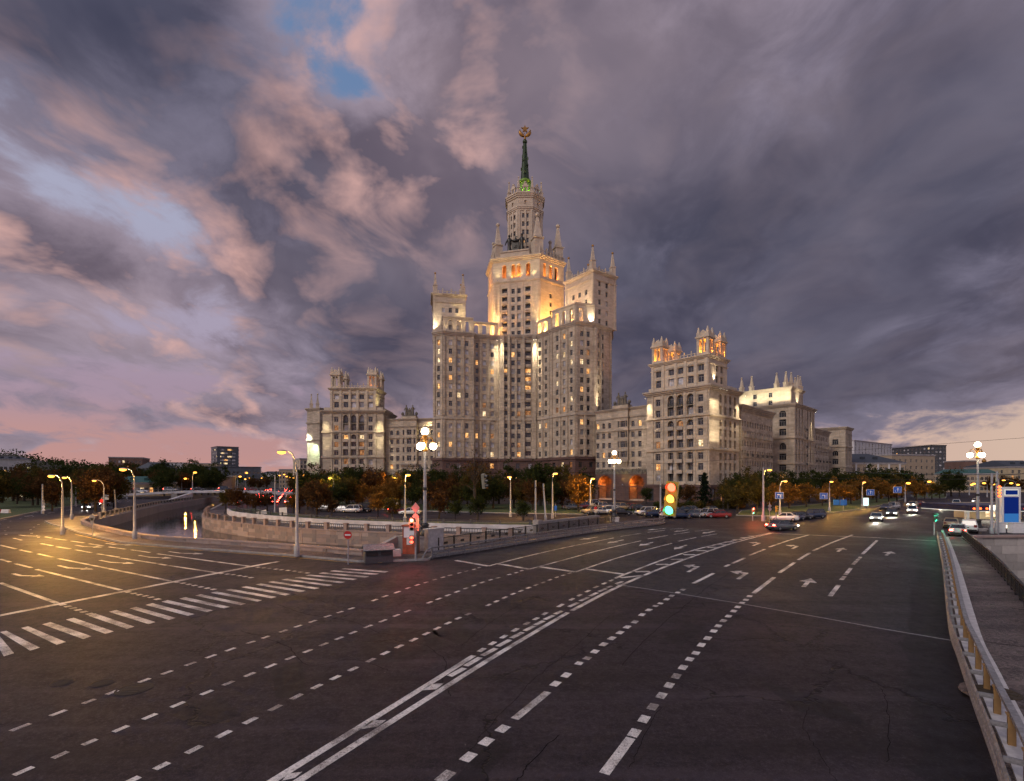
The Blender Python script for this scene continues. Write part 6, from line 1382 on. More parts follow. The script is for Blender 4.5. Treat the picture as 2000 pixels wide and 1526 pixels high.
post_rail('balustrade', 'granite post balustrade with iron lattice on the far embankment wall', fbal, 3.4, 0.95, 0.5, [(0.85, 0.16, 0.12), (0.25, 0.12, 0.10)], [TONES[0], M['dark_iron']], (0.35, 0.3, 0.8, 0.05), 0.06)
post_rail('canal_railing', 'dark iron railing with stone posts above the canal wall on the left', [(-74.9, 93.0), (-79.9, 103.5), (-99.9, 145.2), (-112.2, 180)], 3.2, 0.95, 0.4, [(0.85, 0.12, 0.1), (0.3, 0.1, 0.08)], [M['quay2'], M['black_iron']], (0.3, 0.3, 0.8, 0.06), 0.14)
wl = [(x + 0.4, y + 0.9) for x, y in pr[1:-1]] + [(3.2, 68.2)]
mb = MB(); wlc = curve_through(wl, 4)
for i in range(len(wlc) - 1): mb.beam(wlc[i] + Vector((0, 0, 0.5)), wlc[i + 1] + Vector((0, 0, 0.5)), 0.35, 1.0)
mb.build('promenade_wall', M['white_stone'], label='low whitewashed wall behind the far promenade', cat='wall')
fl = [(x + 0.9, y + 1.7) for x, y in wl[:-1]] + [(4.0, 70.0)]
post_rail('iron_fence', 'dark iron fence on the lawn edge behind the white wall', fl, 4.2, 1.35, 0.22, [(1.2, 0.07, 0.07), (0.75, 0.05, 0.05), (0.3, 0.07, 0.07)], [M['dark_iron'], M['dark_iron']], (0.28, 0.3, 1.2, 0.035), 0.14, cat='fence')
mb = MB(); mb.beam((3.6, 68.4, 0.75), (13.6, 80.6, 0.75), 0.5, 1.5); mb.box((3.4, 68.2, 0.85), (0.9, 0.9, 1.7), 0.9); mb.build('abutment_wall', M['grey_concrete'], label='grey stone abutment wall behind the black bridge railing', cat='wall')
# bridge: black railing and road-side barrier on the left
br_line = [(-7.2, 50.0), (-5.8, 52.4), (0.2, 60.8), (6.2, 69.0), (13.4, 77.8), (16.6, 82.6)]
post_rail('bridge_railing', 'black iron railing along the left edge of the bridge', br_line, 2.6, 1.25, 0.14, [(1.15, 0.07, 0.07), (0.18, 0.07, 0.07)], [M['black_iron'], M['black_iron']], (0.16, 0.18, 1.15, 0.028), 0.14, panel=(0.62, 0.55, 0.22))
gl = [(-7.1, 45.6), (-3.4, 50.0), (2.8, 58.0), (8.8, 65.6), (16.0, 73.2), (22.8, 79.8), (24.6, 82.6)]
g = post_rail('bridge_barrier', 'pale grey two-rail steel barrier on the left kerb of the bridge', gl, 2.0, 1.0, 0.12, [(0.98, 0.14, 0.14), (0.55, 0.10, 0.16), (0.2, 0.22, 0.22)], [M['rail_grey'], M['rail_grey']], None, 0.0, cat='barrier')
mb = MB(); mb.tube([(-7.9, 44.6, 0.0), (-7.5, 45.1, 0.85), (-7.1, 45.6, 0.98)], 0.07, 6); mb.build('rail_end', M['rail_grey'], g)
# bridge: crash barrier and iron railing on the right
rl_line = [(3.0, 0.6), (6.4, 5.4)] + [tuple((p + Vector((0.1, -0.1, 0)))[:2]) for p in walk_in]
rlc = curve_through(rl_line, 5)
cb = thing('crash_barrier', 'grey double crash barrier with ochre posts beside the bridge footway', 'barrier'); pm = None
for p, d in along(rlc, 2.2, 0.5):
    if pm is None:
        mb = MB(); mb.box((0, -0.25, 0.42), (0.14, 0.16, 0.85)); mb.box((0, -0.25, 0.86), (0.18, 0.22, 0.03)); pm = mb.mesh('post', [M['rust_post']]); mb = MB(); mb.box((0, 0.0, 0.55), (0.08, 0.34, 0.12)); sm = mb.mesh('spacer', [M['rail_grey']])
    rz = math.atan2(d.y, d.x); link('post', pm, cb, (p.x, p.y, 0.14), rz); link('spacer', sm, cb, (p.x, p.y, 0.14), rz)
def wbeam(line, off, zc, name):
    P = [V2(p) for p in line]; Q = offset_line(P, off); prof = [(0.0, -0.16), (0.05, -0.10), (0.05, -0.05), (0.0, 0.0), (0.05, 0.05), (0.05, 0.10), (0.0, 0.16)]; mb = MB(); rows = []
    for i, p in enumerate(Q):
        t = (Q[min(i + 1, len(Q) - 1)] - Q[max(i - 1, 0)]).normalized(); n = Vector((-t.y, t.x, 0)); rows.append([p + n * a + Vector((0, 0, zc + b)) for a, b in prof])
    for i in range(len(rows) - 1):
        for k in range(len(prof) - 1): mb.quad(rows[i + 1][k], rows[i][k], rows[i][k + 1], rows[i + 1][k + 1]); 
    mb.build(name, M['rail_grey'], cb)
wbeam(rlc, -0.22, 0.74, 'beam'); wbeam(rlc, -0.22, 0.36, 'beam')
mb = MB()
for i in range(len(rlc) - 1): mb.beam(rlc[i] + Vector((0.2, -0.2, 1.02)), rlc[i + 1] + Vector((0.2, -0.2, 1.02)), 0.16, 0.12)
mb.build('top_rail', M['rail_grey'], cb)
mb = MB()
for i in range(len(rlc) - 1): mb.beam(rlc[i] + Vector((0.32, -0.32, 0.17)), rlc[i + 1] + Vector((0.32, -0.32, 0.17)), 0.75, 0.1)
mb.build('kerb_strip', M['pale_concrete'], cb)
rrl = [tuple(p[:2]) for p in rail_right[2:]]
ir = post_rail('iron_railing', 'black cast iron railing on the right edge of the bridge footway', [(x - 0.25, y + 0.1) for x, y in rrl], 1.8, 1.1, 0.12, [(1.05, 0.12, 0.08), (0.85, 0.05, 0.05), (0.2, 0.08, 0.08)], [M['black_iron'], M['black_iron']], (0.13, 0.2, 1.05, 0.035), 0.14)
mb = MB()
for p, d in along(curve_through([(x - 0.25, y + 0.1) for x, y in rrl], 5), 0.45):
    n_ = Vector((-d.y, d.x, 0)); ring = [p + d * (0.16 * math.cos(R(60 * k))) + Vector((0, 0, 0.66 + 0.16 * math.sin(R(60 * k)))) for k in range(7)]; mb.tube(ring, 0.022, 4)
mb.build('scrolls', M['black_iron'], ir)['kind'] = 'stuff'
# right quay wall below the filling station
ql = [(54.4, 61.4), (57.2, 62.6), (75, 63.6), (100, 65.0)]
masonry('quay_wall', 'tall wall of pale granite blocks below the filling station', ql, -9.0, 0.0, 9, 1.5, 0.7, [stone('quay_pale_%d' % k, c, tuple(x * 0.82 for x in c), 50, 50, 0.0, stain=0.35, block=0.0) for k, c in enumerate([(0.36, 0.335, 0.31), (0.30, 0.28, 0.26), (0.42, 0.39, 0.36)])], 0.25)
mb = MB()
for i in range(len(rail_right) - 1): mb.beam(rail_right[i] + Vector((0.15, -0.15, -0.6)), rail_right[i + 1] + Vector((0.15, -0.15, -0.6)), 0.4, 1.4)
mb.build('bridge_edge_beam', M['grey_concrete'], label='concrete edge beam under the right bridge railing', cat='beam')
# small things on the near corner
def hatch():
    t = thing('pump_hatch', 'low grey gabled hatch housing on the pavement corner', 'hatch', tuple(G(738, 1097)), R(24)); mb = MB(); mb.box((0, 0, 0.55), (2.3, 1.5, 1.1)); mb.build('body', M['dark_iron'], t)
    for s in (-1, 1):
        mb = MB(); m = Matrix.Rotation(R(24 * s), 3, 'X'); mb.box((0, -s * 0.42, 1.28), (2.6, 1.05, 0.06), 0, 0, m); mb.build('roof_panel', M['rail_grey'], t)
    mb = MB(); mb.add([(-1.15, -0.75, 1.1), (-1.15, 0.75, 1.1), (-1.15, 0, 1.45), (1.15, -0.75, 1.1), (1.15, 0.75, 1.1), (1.15, 0, 1.45)], [(0, 2, 1), (3, 4, 5)]); mb.build('gable', M['dark_iron'], t)
    for x in (-0.6, 0.6): mb = MB(); mb.box((x, -0.78, 0.78), (0.95, 0.06, 0.3)); mb.build('vent', M['black_iron'], t)
hatch()
mb = MB(); mb.box((0, 0, 0.3), (0.9, 0.7, 0.6)); mb.box((0, 0, 0.62), (0.8, 0.6, 0.06)); mb.build('concrete_block', M['pale_concrete'], loc=tuple(G(773, 1089) + Vector((0, 0, 0.1))), rz=0.3, label='pale concrete block beside the grey hatch', cat='block')
def kiosk():
    t = thing('phone_kiosk', 'rusty red kiosk with pasted notices beside the traffic light', 'kiosk', tuple(G(803, 1084) + Vector((0, 0, 0.12))), R(-12)); red = simple('faded_red_paint', (0.36, 0.075, 0.035), 0.5, 0, 0.4, 2.0)
    mb = MB(); mb.box((0, 0, 0.75), (1.25, 1.1, 1.5)); mb.build('panel', red, t); mb = MB()
    for sx in (-1, 1):
        for sy in (-1, 1): mb.box((sx * 0.58, sy * 0.5, 2.0), (0.09, 0.09, 1.2))
    mb.build('frame', red, t); mb = MB(); mb.box((0, 0, 2.65), (1.4, 1.25, 0.12)); mb.build('roof', red, t)
    mb = MB(); mb.box((0, -0.49, 2.05), (1.06, 0.03, 1.0)); mb.build('pane', M['blind_sky_glass'], t); mb = MB(); mb.box((0.05, -0.57, 1.2), (0.5, 0.02, 0.6)); mb.build('poster', M['white_wall'], t)
    mb = MB(); mb.box((0.62, -0.1, 1.0), (0.05, 0.8, 1.9)); mb.build('door', M['dark_iron'], t)
kiosk()
mb = MB(); mb.prism([(-1.0, -0.28), (1.0, -0.28), (1.0, 0.28), (-1.0, 0.28)], 0, 2.1); mb.box((0, 0, 2.16), (2.2, 0.7, 0.14)); mb.build('bridge_pier', M['pale_concrete'], loc=(-7.6, 49.9, 0.1), rz=0.9, label='pale stone bridge pier at the end of the black railing', cat='pier')
def wing_wall():
    pts = [G(716, 1093), G(742, 1083), G(775, 1078), G(794, 1078)]; hs = [0.45, 0.9, 1.55, 1.6]; mb = MB()
    for i in range(3):
        a, b_ = pts[i], pts[i + 1]; t = (b_ - a).normalized(); n = Vector((-t.y, t.x, 0)) * 0.25
        v = [a - n, b_ - n, b_ + n, a + n]; mb.add([tuple(p) for p in v] + [(v[0].x, v[0].y, hs[i]), (v[1].x, v[1].y, hs[i + 1]), (v[2].x, v[2].y, hs[i + 1]), (v[3].x, v[3].y, hs[i])], [(0, 1, 5, 4), (1, 2, 6, 5), (2, 3, 7, 6), (3, 0, 4, 7), (4, 5, 6, 7)])
    mb.build('stair_wall', M['quay2'], label='sloping pale stone stair wall leading to the bridge', cat='wall')
wing_wall()
# far canal bridge
def far_bridge():
    t = thing('canal_bridge', 'low pale bridge crossing the canal in the distance', 'bridge', (0, 0, 0)); A, B = Vector((-152, 196, 0)), Vector((-86, 214, 0)); mb = MB()
    for k in range(10):
        a, b_ = A.lerp(B, k / 10), A.lerp(B, (k + 1) / 10); za = lambda f: 1.4 + 1.5 * (1 - (2 * f - 1) ** 2); mb.beam(a + Vector((0, 0, za(k / 10) - 0.4)), b_ + Vector((0, 0, za((k + 1) / 10) - 0.4)), 12, 0.8)
    mb.build('deck', M['white_stone'], t)
    for f in (0.32, 0.8): mb = MB(); p = A.lerp(B, f); mb.box((p.x, p.y, 0.2), (2.0, 12, 4.0), 0.27); mb.build('abutment', M['quay2'], t)
    mb = MB(); a = A + Vector((1.6, -5.8, 0)); b_ = B + Vector((1.6, -5.8, 0))
    for k in range(30):
        f = k / 29; p = a.lerp(b_, f); z = 1.4 + 1.5 * (1 - (2 * f - 1) ** 2); mb.box((p.x, p.y, z + 0.5), (0.12, 0.12, 1.0)); 
        if k: mb.beam(a.lerp(b_, (k - 1) / 29) + Vector((0, 0, 2.4 + 1.5 * (1 - (2 * (k - 1) / 29 - 1) ** 2))), p + Vector((0, 0, z + 1.0)), 0.1, 0.1)
    mb.build('railing', M['dark_iron'], t)
    mb = MB(); r0 = [Vector((-104, 150, 0)), Vector((-112, 172, 0)), Vector((-120, 196, 0))]
    mb.add([(-100.5, 146, 0.1), (-118.5, 190, 0.1), (-118.5, 190, 2.4), (-100.5, 146, 0.4), (-101.5, 146, 0.1), (-119.5, 190, 0.1), (-119.5, 190, 2.4), (-101.5, 146, 0.4)], [(0, 1, 2, 3), (7, 6, 5, 4), (3, 2, 6, 7)]); mb.build('ramp_wall', M['white_stone'], t)
far_bridge()

# ---------------------------------------------------------------- lamps
SOD = (1.0, 0.50, 0.09)
M['globe'] = emit('lamp_globe_glow', (1.0, 0.80, 0.50), 26); M['sodium'] = emit('sodium_lamp_glow', (1.0, 0.40, 0.05), 5)
def globe_lamp(label, loc, H, ped):
    t = thing('globe_lamp', label, 'street lamp', loc, 0, 'globe lamps on the bridge'); mb = MB()
    if ped: mb.box((0, 0, ped / 2), (1.3, 1.3, ped)); mb.box((0, 0, ped), (1.5, 1.5, 0.16)); mb.build('pedestal', M['pale_concrete'], t)
    mb = MB(); mb.lathe([(0.62, ped), (0.6, ped + 0.35), (0.42, ped + 0.5), (0.36, ped + 1.0), (0.44, ped + 1.15), (0.24, ped + 1.35)], 14); mb.build('base', M['black_iron'], t)
    mb = MB(); mb.lathe([(0.19, ped + 1.2), (0.17, ped + 4.6), (0.16, ped + 4.65), (0.13, H - 2.0), (0.11, H - 0.4)], 12); mb.build('pole', M['pole_grey'], t)
    mb = MB(); mb.lathe([(0.22, ped + 4.5), (0.22, ped + 4.8)], 12); mb.build('collar', M['black_iron'], t)
    mb = MB(); mb.lathe([(0.1, H - 2.0), (0.26, H - 1.9), (0.26, H - 1.7), (0.13, H - 1.5), (0.2, H - 0.55), (0.3, H - 0.4), (0.2, H - 0.3)], 12); mb.build('crown_bracket', M['gold'], t)
    for k in range(3):
        a = R(15 + 120 * k); c, s = math.cos(a), math.sin(a); mb = MB(); mb.tube([(0.12 * c, 0.12 * s, H - 1.1), (0.35 * c, 0.35 * s, H - 0.62), (0.62 * c, 0.62 * s, H - 0.6), (0.8 * c, 0.8 * s, H - 0.82), (0.8 * c, 0.8 * s, H - 1.1)], 0.05, 6); ar = mb.build('arm', M['gold'], t)
        mb = MB(); mb.lathe([(0.26, H - 1.15), (0.2, H - 1.0), (0.06, H - 0.95)], 10, (0.8 * c, 0.8 * s, 0)); mb.build('lamp_cap', M['gold'], ar)
        mb = MB(); mb.ball((0.8 * c, 0.8 * s, H - 1.42), 0.36, 0, 16, 11); mb.build('globe', M['globe'], ar)
    mb = MB(); mb.ball((0, 0, H), 0.37, 0, 16, 11); mb.build('globe', M['globe'], t)
    return t
globe_lamp('four-globe lamp post beside the red kiosk at the near bridge end', (-8.5, 50.0, 0.0), 11.75, 1.5)
globe_lamp('four-globe lamp post at the far left end of the bridge', (17.3, 86.5, 0.0), 11.6, 0.7)
globe_lamp('four-globe lamp post by the filling station on the right', (64.4, 70.8, 0.0), 11.9, 0.3)
_sod = {}
def sodium(label, base, head, power=0, kind=1, group='street lamps'):
    """tapered pole with a bent arm and a sodium head; base and head as plan point + height"""
    b, h = Vector(base), Vector(head); t = thing('street_lamp', label, 'street lamp', b, 0, group); v = h - b; H = v.z
    mb = MB(); mb.lathe([(0.26, 0), (0.26, 0.9), (0.16, 1.0), (0.12, H * 0.6), (0.075, H * 0.80)], 9); mb.build('pole', M['pole_grey'], t)
    mb = MB(); hx = Vector((v.x, v.y, 0)); mb.tube([(0, 0, H * 0.78), hx * 0.06 + Vector((0, 0, H * 0.9)), hx * 0.3 + Vector((0, 0, H * 0.985)), hx * 0.65 + Vector((0, 0, H + 0.12)), hx * 0.9 + Vector((0, 0, H + 0.1))], [0.07, 0.055, 0.05, 0.045, 0.045], 6); mb.build('arm', M['pole_grey'], t)
    rz = math.atan2(hx.y, hx.x); q = Matrix.Translation(hx + Vector((0, 0, H))) @ Matrix.Rotation(rz, 4, 'Z')
    mb = MB(); mb.ball((0, 0, 0.08), 0.22, 0, 10, 6, (1.9, 1, 0.55)); mb.v = [tuple(q @ Vector(p)) for p in mb.v]; hd = mb.build('lamp_head', M['pole_grey'], t)
    mb = MB(); mb.ball((0, 0, -0.03), 0.24 if b.y < 150 else 0.42, 0, 10, 6, (1.7, 1, 0.75)); mb.v = [tuple(q @ Vector(p)) for p in mb.v]; mb.build('bulb', M['sodium'], hd)
    if power:
        l = bpy.data.lights.new('street_light', 'POINT'); l.energy = power * 0.85; l.color = SOD; l.shadow_soft_size = 0.25
        lo = bpy.data.objects.new('street_light', l); COL.objects.link(lo); lo.parent = t; lo.location = hx + Vector((0, 0, H - 0.25))
    return t
def sod_px(label, bx, by, hx, hy, power, dz=0.0):
    p = G(bx, by); q = Vector((AT(hx, p.y), p.y, HT(hy, p.y))); return sodium(label, (p.x, p.y, 0.1), q, power)
sod_px('tall street lamp leaning over the near canal parapet by the crossing', 580, 1089, 550, 883, 3000)
sod_px('street lamp on the canal pavement in front of the water', 263, 1056, 240, 917, 6000)
sod_px('street lamp on the rounded kerb at the left road bend', 122, 1046, 100, 930, 14000)
sod_px('street lamp behind the rounded kerb beside the canal railing', 140, 1016, 126, 933, 9000)
sod_px('street lamp halfway along the left canal road', 203, 1006, 184, 939, 5000)
sod_px('street lamp with a straight pole on the far canal lawn', 791, 1022, 797, 928, 4500)
sod_px('street lamp among the dark riverside trees left of the statues', 652, 992, 644, 934, 5500)
sod_px('street lamp glowing inside an orange tree by the riverside', 776, 990, 770, 933, 7000)
sod_px('slim street lamp in front of the dark red tower base', 997, 1011, 995, 932, 4500)
sod_px('street lamp with twin heads right of the two bare poles', 1079, 1014, 1085, 925, 5500)
sod_px('leaning street lamp beside the yellow lit tree', 1153, 1005, 1158, 935, 6500)
sod_px('street lamp behind the first blue lane sign', 1523, 1007, 1534, 940, 6500)
sod_px('street lamp in the trees between the blue lane signs', 1620, 1000, 1624, 941, 6500)
sod_px('street lamp by the lit advertising panel', 1684, 992, 1688, 942, 6500)
sod_px('street lamp over the yellow tree at the mansion corner', 1768, 982, 1774, 944, 6500)
sod_px('street lamp at the white house corner down the street', 1810, 975, 1815, 941, 5000)
sod_px('first street lamp on the far pavement past the filling station', 1985, 985, 1960, 938, 6500)
sod_px('lit pole lamp beside the red traffic light', 1491, 1018, 1503, 918, 4000)
far_l = [('farther lamp over the yellow house', 248, 975, 236, 938), ('lamp at the near end of the yellow house', 297, 966, 288, 935), ('lamp before the canal bridge on its left', 355, 968, 362, 935), ('tall lamp right of the dark hall', 376, 972, 381, 923), ('lamp above the canal bridge deck', 404, 962, 401, 940), ('second lamp above the canal bridge deck', 418, 962, 415, 941),
         ('lamp left of the trees on the street median', 460, 966, 469, 931), ('taller lamp below the office tower', 464, 961, 482, 924), ('lamp on the left of the tail-lit queue', 480, 958, 479, 936), ('next lamp along the left of the queue', 487, 955, 487, 934), ('small lamp halfway along the queue', 491, 952, 491, 932), ('lamp over the head of the queue', 511, 953, 511, 934),
         ('tiny lamp at the far end of the street', 502, 949, 501, 938), ('tiny lamp beyond the queue', 521, 948, 520, 942), ('lamp over the distant crossroads', 529, 949, 528, 943), ('lamp right of the distant palace', 547, 955, 546, 929), ('lamp before the low house on the street', 556, 957, 555, 927), ('lamp beside the green street sign', 560, 959, 560, 931), ('lamp near the river block trees', 566, 962, 566, 933), ('bright lamp near the river block foot', 573, 966, 574, 934), ('last lamp before the river block', 590, 970, 593, 929)]
for lb_, bx, by, hx, hy in far_l: sod_px('distant ' + lb_ if not lb_.startswith('tiny') else lb_, bx, by, hx, hy, 5000 if bx in (355, 376, 404, 418, 460, 480, 573) else 0)
far_r = [(1912, 972, 1902, 945), (1928, 972, 1922, 944), (1946, 970, 1940, 946), (1962, 972, 1975, 944), (1978, 970, 1988, 947), (1893, 968, 1898, 947)]
for k, (bx, by, hx, hy) in enumerate(far_r): sod_px(('first', 'second', 'third', 'fourth', 'fifth', 'sixth')[k] + ' of the distant lamps over the filling station roof', bx, by, hx, hy, 0)
# bare poles
def bare_pole(label, bx, by, ty, lean=0.0, cat='pole'):
    p = G(bx, by); H = HT(ty, p.y); t = thing('steel_pole', label, cat, (p.x, p.y, 0.05), 0, 'bare poles'); mb = MB(); mb.lathe([(0.24, 0), (0.24, 0.7), (0.16, 0.8), (0.12, H)], 10); mb.build('shaft', M['pole_grey'], t); mb = MB(); mb.box((0, 0, H * 0.82), (0.36, 0.36, 0.12)); mb.build('clamp', M['dark_iron'], t); t.rotation_euler = (0, lean, 0); return t
bare_pole('straight bare steel pole left of the leaning one on the lawn', 1046, 1016, 939); bare_pole('bare steel pole leaning left beside the straight one', 1066, 1016, 945, -0.07); bare_pole('bare steel pole in front of the left woods', 83, 1004, 946); bare_pole('bare steel pole behind the canal lamps on the left', 148, 990, 946); bare_pole('bare pole leaning over the left canal road', 226, 999, 957, -0.06)
bare_pole('grey pole in front of the granite corner', 1290, 1012, 936); bare_pole('thick steel pole left of the yellow traffic light', 1491.5, 1019, 922) if False else None
bare_pole('tall steel pole beside the filling station pylon', 1937, 1043, 925); bare_pole('second steel pole touching the filling station pylon', 1947, 1043, 921); bare_pole('bare pole on the median of the queue street', 537, 1003, 928)

# ---------------------------------------------------------------- traffic lights and signs
M['sig_body'] = simple('signal_housing', (0.30, 0.29, 0.22), 0.5); M['sig_black'] = simple('signal_black', (0.02, 0.02, 0.02), 0.4); M['sig_yellow'] = simple('signal_yellow_housing', (0.55, 0.36, 0.04), 0.5)
M['red_on'] = emit('red_signal', (1.0, 0.06, 0.03), 9); M['red_bright'] = emit('bright_red_signal', (1.0, 0.06, 0.03), 45); M['green_on'] = emit('green_signal', (0.08, 1.0, 0.55), 5); M['amber_on'] = emit('amber_signal', (1.0, 0.45, 0.06), 4); M['lens_off'] = simple('signal_lens_off', (0.03, 0.02, 0.02), 0.15)
def signal_head(parent, loc, rz, lamps, body='sig_body', s=1.0, tilt=0.0):
    """three-lamp signal head: housing, hoods, lenses"""
    mb = MB(); n = len(lamps); q = Matrix.Translation(loc) @ Matrix.Rotation(rz, 4, 'Z') @ Matrix.Rotation(tilt, 4, 'Y') @ Matrix.Scale(s, 4)
    mb.box((0, 0, 0), (0.36, 0.22, 0.36 * n)); mb.v = [tuple(q @ Vector(v)) for v in mb.v]; hd = mb.build('signal_head', M[body], parent)
    for k, l in enumerate(lamps):
        z = (n / 2 - 0.5 - k) * 0.36; mb = MB(); mb.lathe([(0.135, 0), (0.12, 0.03), (0.02, 0.05)], 14); mb.v = [tuple(q @ Vector((v[0], -0.115 - v[2], z + v[1]))) for v in mb.v]; mb.build('lens', M[{'r': 'red_on', 'g': 'green_on', 'a': 'amber_on', '-': 'lens_off', 'R': 'red_bright'}[l]], hd)
        mb = MB(); arc = [(0.155 * math.cos(R(-20 + 22 * j)), 0.155 * math.sin(R(-20 + 22 * j))) for j in range(11)]
        vs = [(x, -0.11, z + y) for x, y in arc] + [(x, -0.36, z + y - 0.02) for x, y in arc]; mb.add([q @ Vector(v) for v in vs], [(i, i + 1, 12 + i, 11 + i) for i in range(10)]); mb.build('hood', M['sig_black'] if body != 'sig_yellow' else M['sig_yellow'], hd)
    return hd
def post_signal(label, bx, by, ty, heads, body='sig_body', light=None):
    p = G(bx, by); H = HT(ty, p.y); t = thing('traffic_light', label, 'traffic light', (p.x, p.y, 0.1), 0); mb = MB(); mb.lathe([(0.09, 0), (0.07, H + 0.3)], 9); mb.build('pole', M['pole_grey'], t)
    for (dx, dz, rz, lamps) in heads: signal_head(t, (dx, -0.12, H + dz), rz, lamps, body)
    if light:
        l = bpy.data.lights.new('signal_light', 'POINT'); l.energy = light[1]; l.color = light[0]; l.shadow_soft_size = 0.12; lo = bpy.data.objects.new('signal_light', l); COL.objects.link(lo); lo.parent = t; lo.location = (heads[0][0], -0.7, H + heads[0][1] + 0.36)
    return t
def sign_plate(parent, name, loc, shape, w, h, mats, rz=0.0):
    """flat sign plate with thickness; mats[0] face, mats[1] back"""
    mb = MB(); q = Matrix.Translation(loc) @ Matrix.Rotation(rz, 4, 'Z')
    if shape == 'round': pts = [(w / 2 * math.cos(R(15 * k)), h / 2 * math.sin(R(15 * k))) for k in range(24)]
    elif shape == 'diamond': pts = [(0, -h / 2), (w / 2, 0), (0, h / 2), (-w / 2, 0)]
    elif shape == 'tri': pts = [(-w / 2, -h / 2), (w / 2, -h / 2), (0, h / 2)]
    else: pts = [(-w / 2, -h / 2), (w / 2, -h / 2), (w / 2, h / 2), (-w / 2, h / 2)]
    n = len(pts); mb.add([q @ Vector((x, -0.02, z)) for x, z in pts], [tuple(range(n))], 0); mb.add([q @ Vector((x, 0.02, z)) for x, z in pts], [tuple(reversed(range(n)))], 1)
    mb.add([q @ Vector((x, -0.02, z)) for x, z in pts] + [q @ Vector((x, 0.02, z)) for x, z in pts], [((i + 1) % n, i, n + i, n + (i + 1) % n) for i in range(n)], 1); return mb.build(name, mats, parent)
def flat_mark(parent, name, loc, polys, mat, rz=0.0, y=-0.026):
    mb = MB(); q = Matrix.Translation(loc) @ Matrix.Rotation(rz, 4, 'Z')
    for pts in polys: mb.add([q @ Vector((x, y, z)) for x, z in pts], [tuple(range(len(pts)))])
    return mb.build(name, mat, parent)
M['sign_blue'] = simple('sign_blue', (0.015, 0.10, 0.48), 0.4, 0, 0.1); M['sign_white'] = simple('sign_white', (0.75, 0.75, 0.75), 0.45, 0, 0.1); M['sign_red'] = simple('sign_red', (0.50, 0.02, 0.02), 0.4, 0, 0.1); M['sign_back'] = simple('sign_back_grey', (0.33, 0.31, 0.30), 0.5)
tl = post_signal('red traffic light with red arrows beside the kiosk', 812, 1098, 1039, [(-0.32, 0.55, 0.15, 'R--'), (-0.32, -0.75, 0.15, 'rr'), (0.24, 0.55, 2.6, '---')], light=((1, 0.08, 0.04), 260))
sign_plate(tl, 'sign_back', (0.0, -0.1, HT(994, 44.0)), 'diamond', 0.75, 0.95, [M['sign_back'], M['sign_back']]); sign_plate(tl, 'round_sign_back', (0.0, -0.1, HT(1012, 44.0)), 'round', 0.55, 0.62, [M['sign_back'], M['sign_back']])
sg = post_signal('red traffic light in front of the street trees', 1470, 1019, 1003, [(0.0, 0.35, 0.0, 'R-g')], light=((1, 0.08, 0.04), 420)) 
post_signal('green traffic light at the end of the crash barrier', 1824.5, 1047, 1012, [(0.0, 0.0, 0.0, '--g')], 'sig_black', light=((0.1, 1.0, 0.55), 300))
post_signal('yellow traffic light seen from the side beyond the white parked car', 1516, 1020, 1000, [(0.0, 0.4, 0.5, '---')], 'sig_yellow')
def sign_post(label, bx, by, plates, name='road_sign'):
    p = G(bx, by); t = thing(name, label, 'road sign', (p.x, p.y, 0.05)); top = max(HT(y - 8, p.y) for _, y, *_ in plates); mb = MB(); mb.lathe([(0.05, 0), (0.05, top)], 8); mb.build('post', M['pole_grey'], t)
    for sh, y, w, h, face in plates: sign_plate(t, 'plate', (0, -0.09, HT(y, p.y)), sh, w, h, [M[face], M['sign_back']])
    return t, p
t, p = sign_post('red no entry sign on a thin post by the near kerb', 680, 1104, [('round', 1046, 0.66, 0.66, 'sign_red')]); flat_mark(t, 'white_bar', (0, -0.09, HT(1046, p.y)), [[(-0.23, -0.06), (0.23, -0.06), (0.23, 0.06), (-0.23, 0.06)]], M['sign_white'], y=-0.028); mb = MB()
sign_post('grey back of a round sign above a plate on the canal pavement', 181, 1049, [('round', 1012, 0.72, 0.72, 'sign_back'), ('rect', 1019, 0.36, 0.8, 'sign_back')])
sign_post('three white signs on one post at the left junction', 86, 1005, [('diamond', 985, 0.8, 0.8, 'sign_back'), ('round', 990.5, 0.6, 0.6, 'sign_white'), ('tri', 995, 0.8, 0.6, 'sign_white')])
sign_post('diamond and round sign backs beside the thick pole', 1503, 1018, [('diamond', 989, 0.7, 0.7, 'sign_back'), ('round', 995, 0.62, 0.62, 'sign_back')])
t, p = sign_post('pair of small blue direction boards on a green post', 1647, 999, [('rect', 982, 1.5, 1.3, 'sign_blue')]); sign_plate(t, 'plate', (-1.6, -0.09, HT(982, p.y)), 'rect', 1.4, 1.2, [M['sign_blue'], M['sign_back']])
sign_post('small red and white no stopping sign by the parked cars', 1293, 1014, [('round', 996, 0.6, 0.6, 'sign_red')]); sign_post('slim sign on the lawn behind the middle globe lamp', 1163, 1012, [('round', 993, 0.55, 0.55, 'sign_red')]); sign_post('small blue sign right of the twin headed lamp', 1085, 1010, [('rect', 993, 0.5, 0.9, 'sign_blue')])
sign_post('no entry sign on the left canal road', 199, 1003, [('round', 979, 0.8, 0.8, 'sign_red')]); sign_post('bright white board on the left canal road', 207, 998, [('rect', 972, 1.4, 1.1, 'sign_white')])
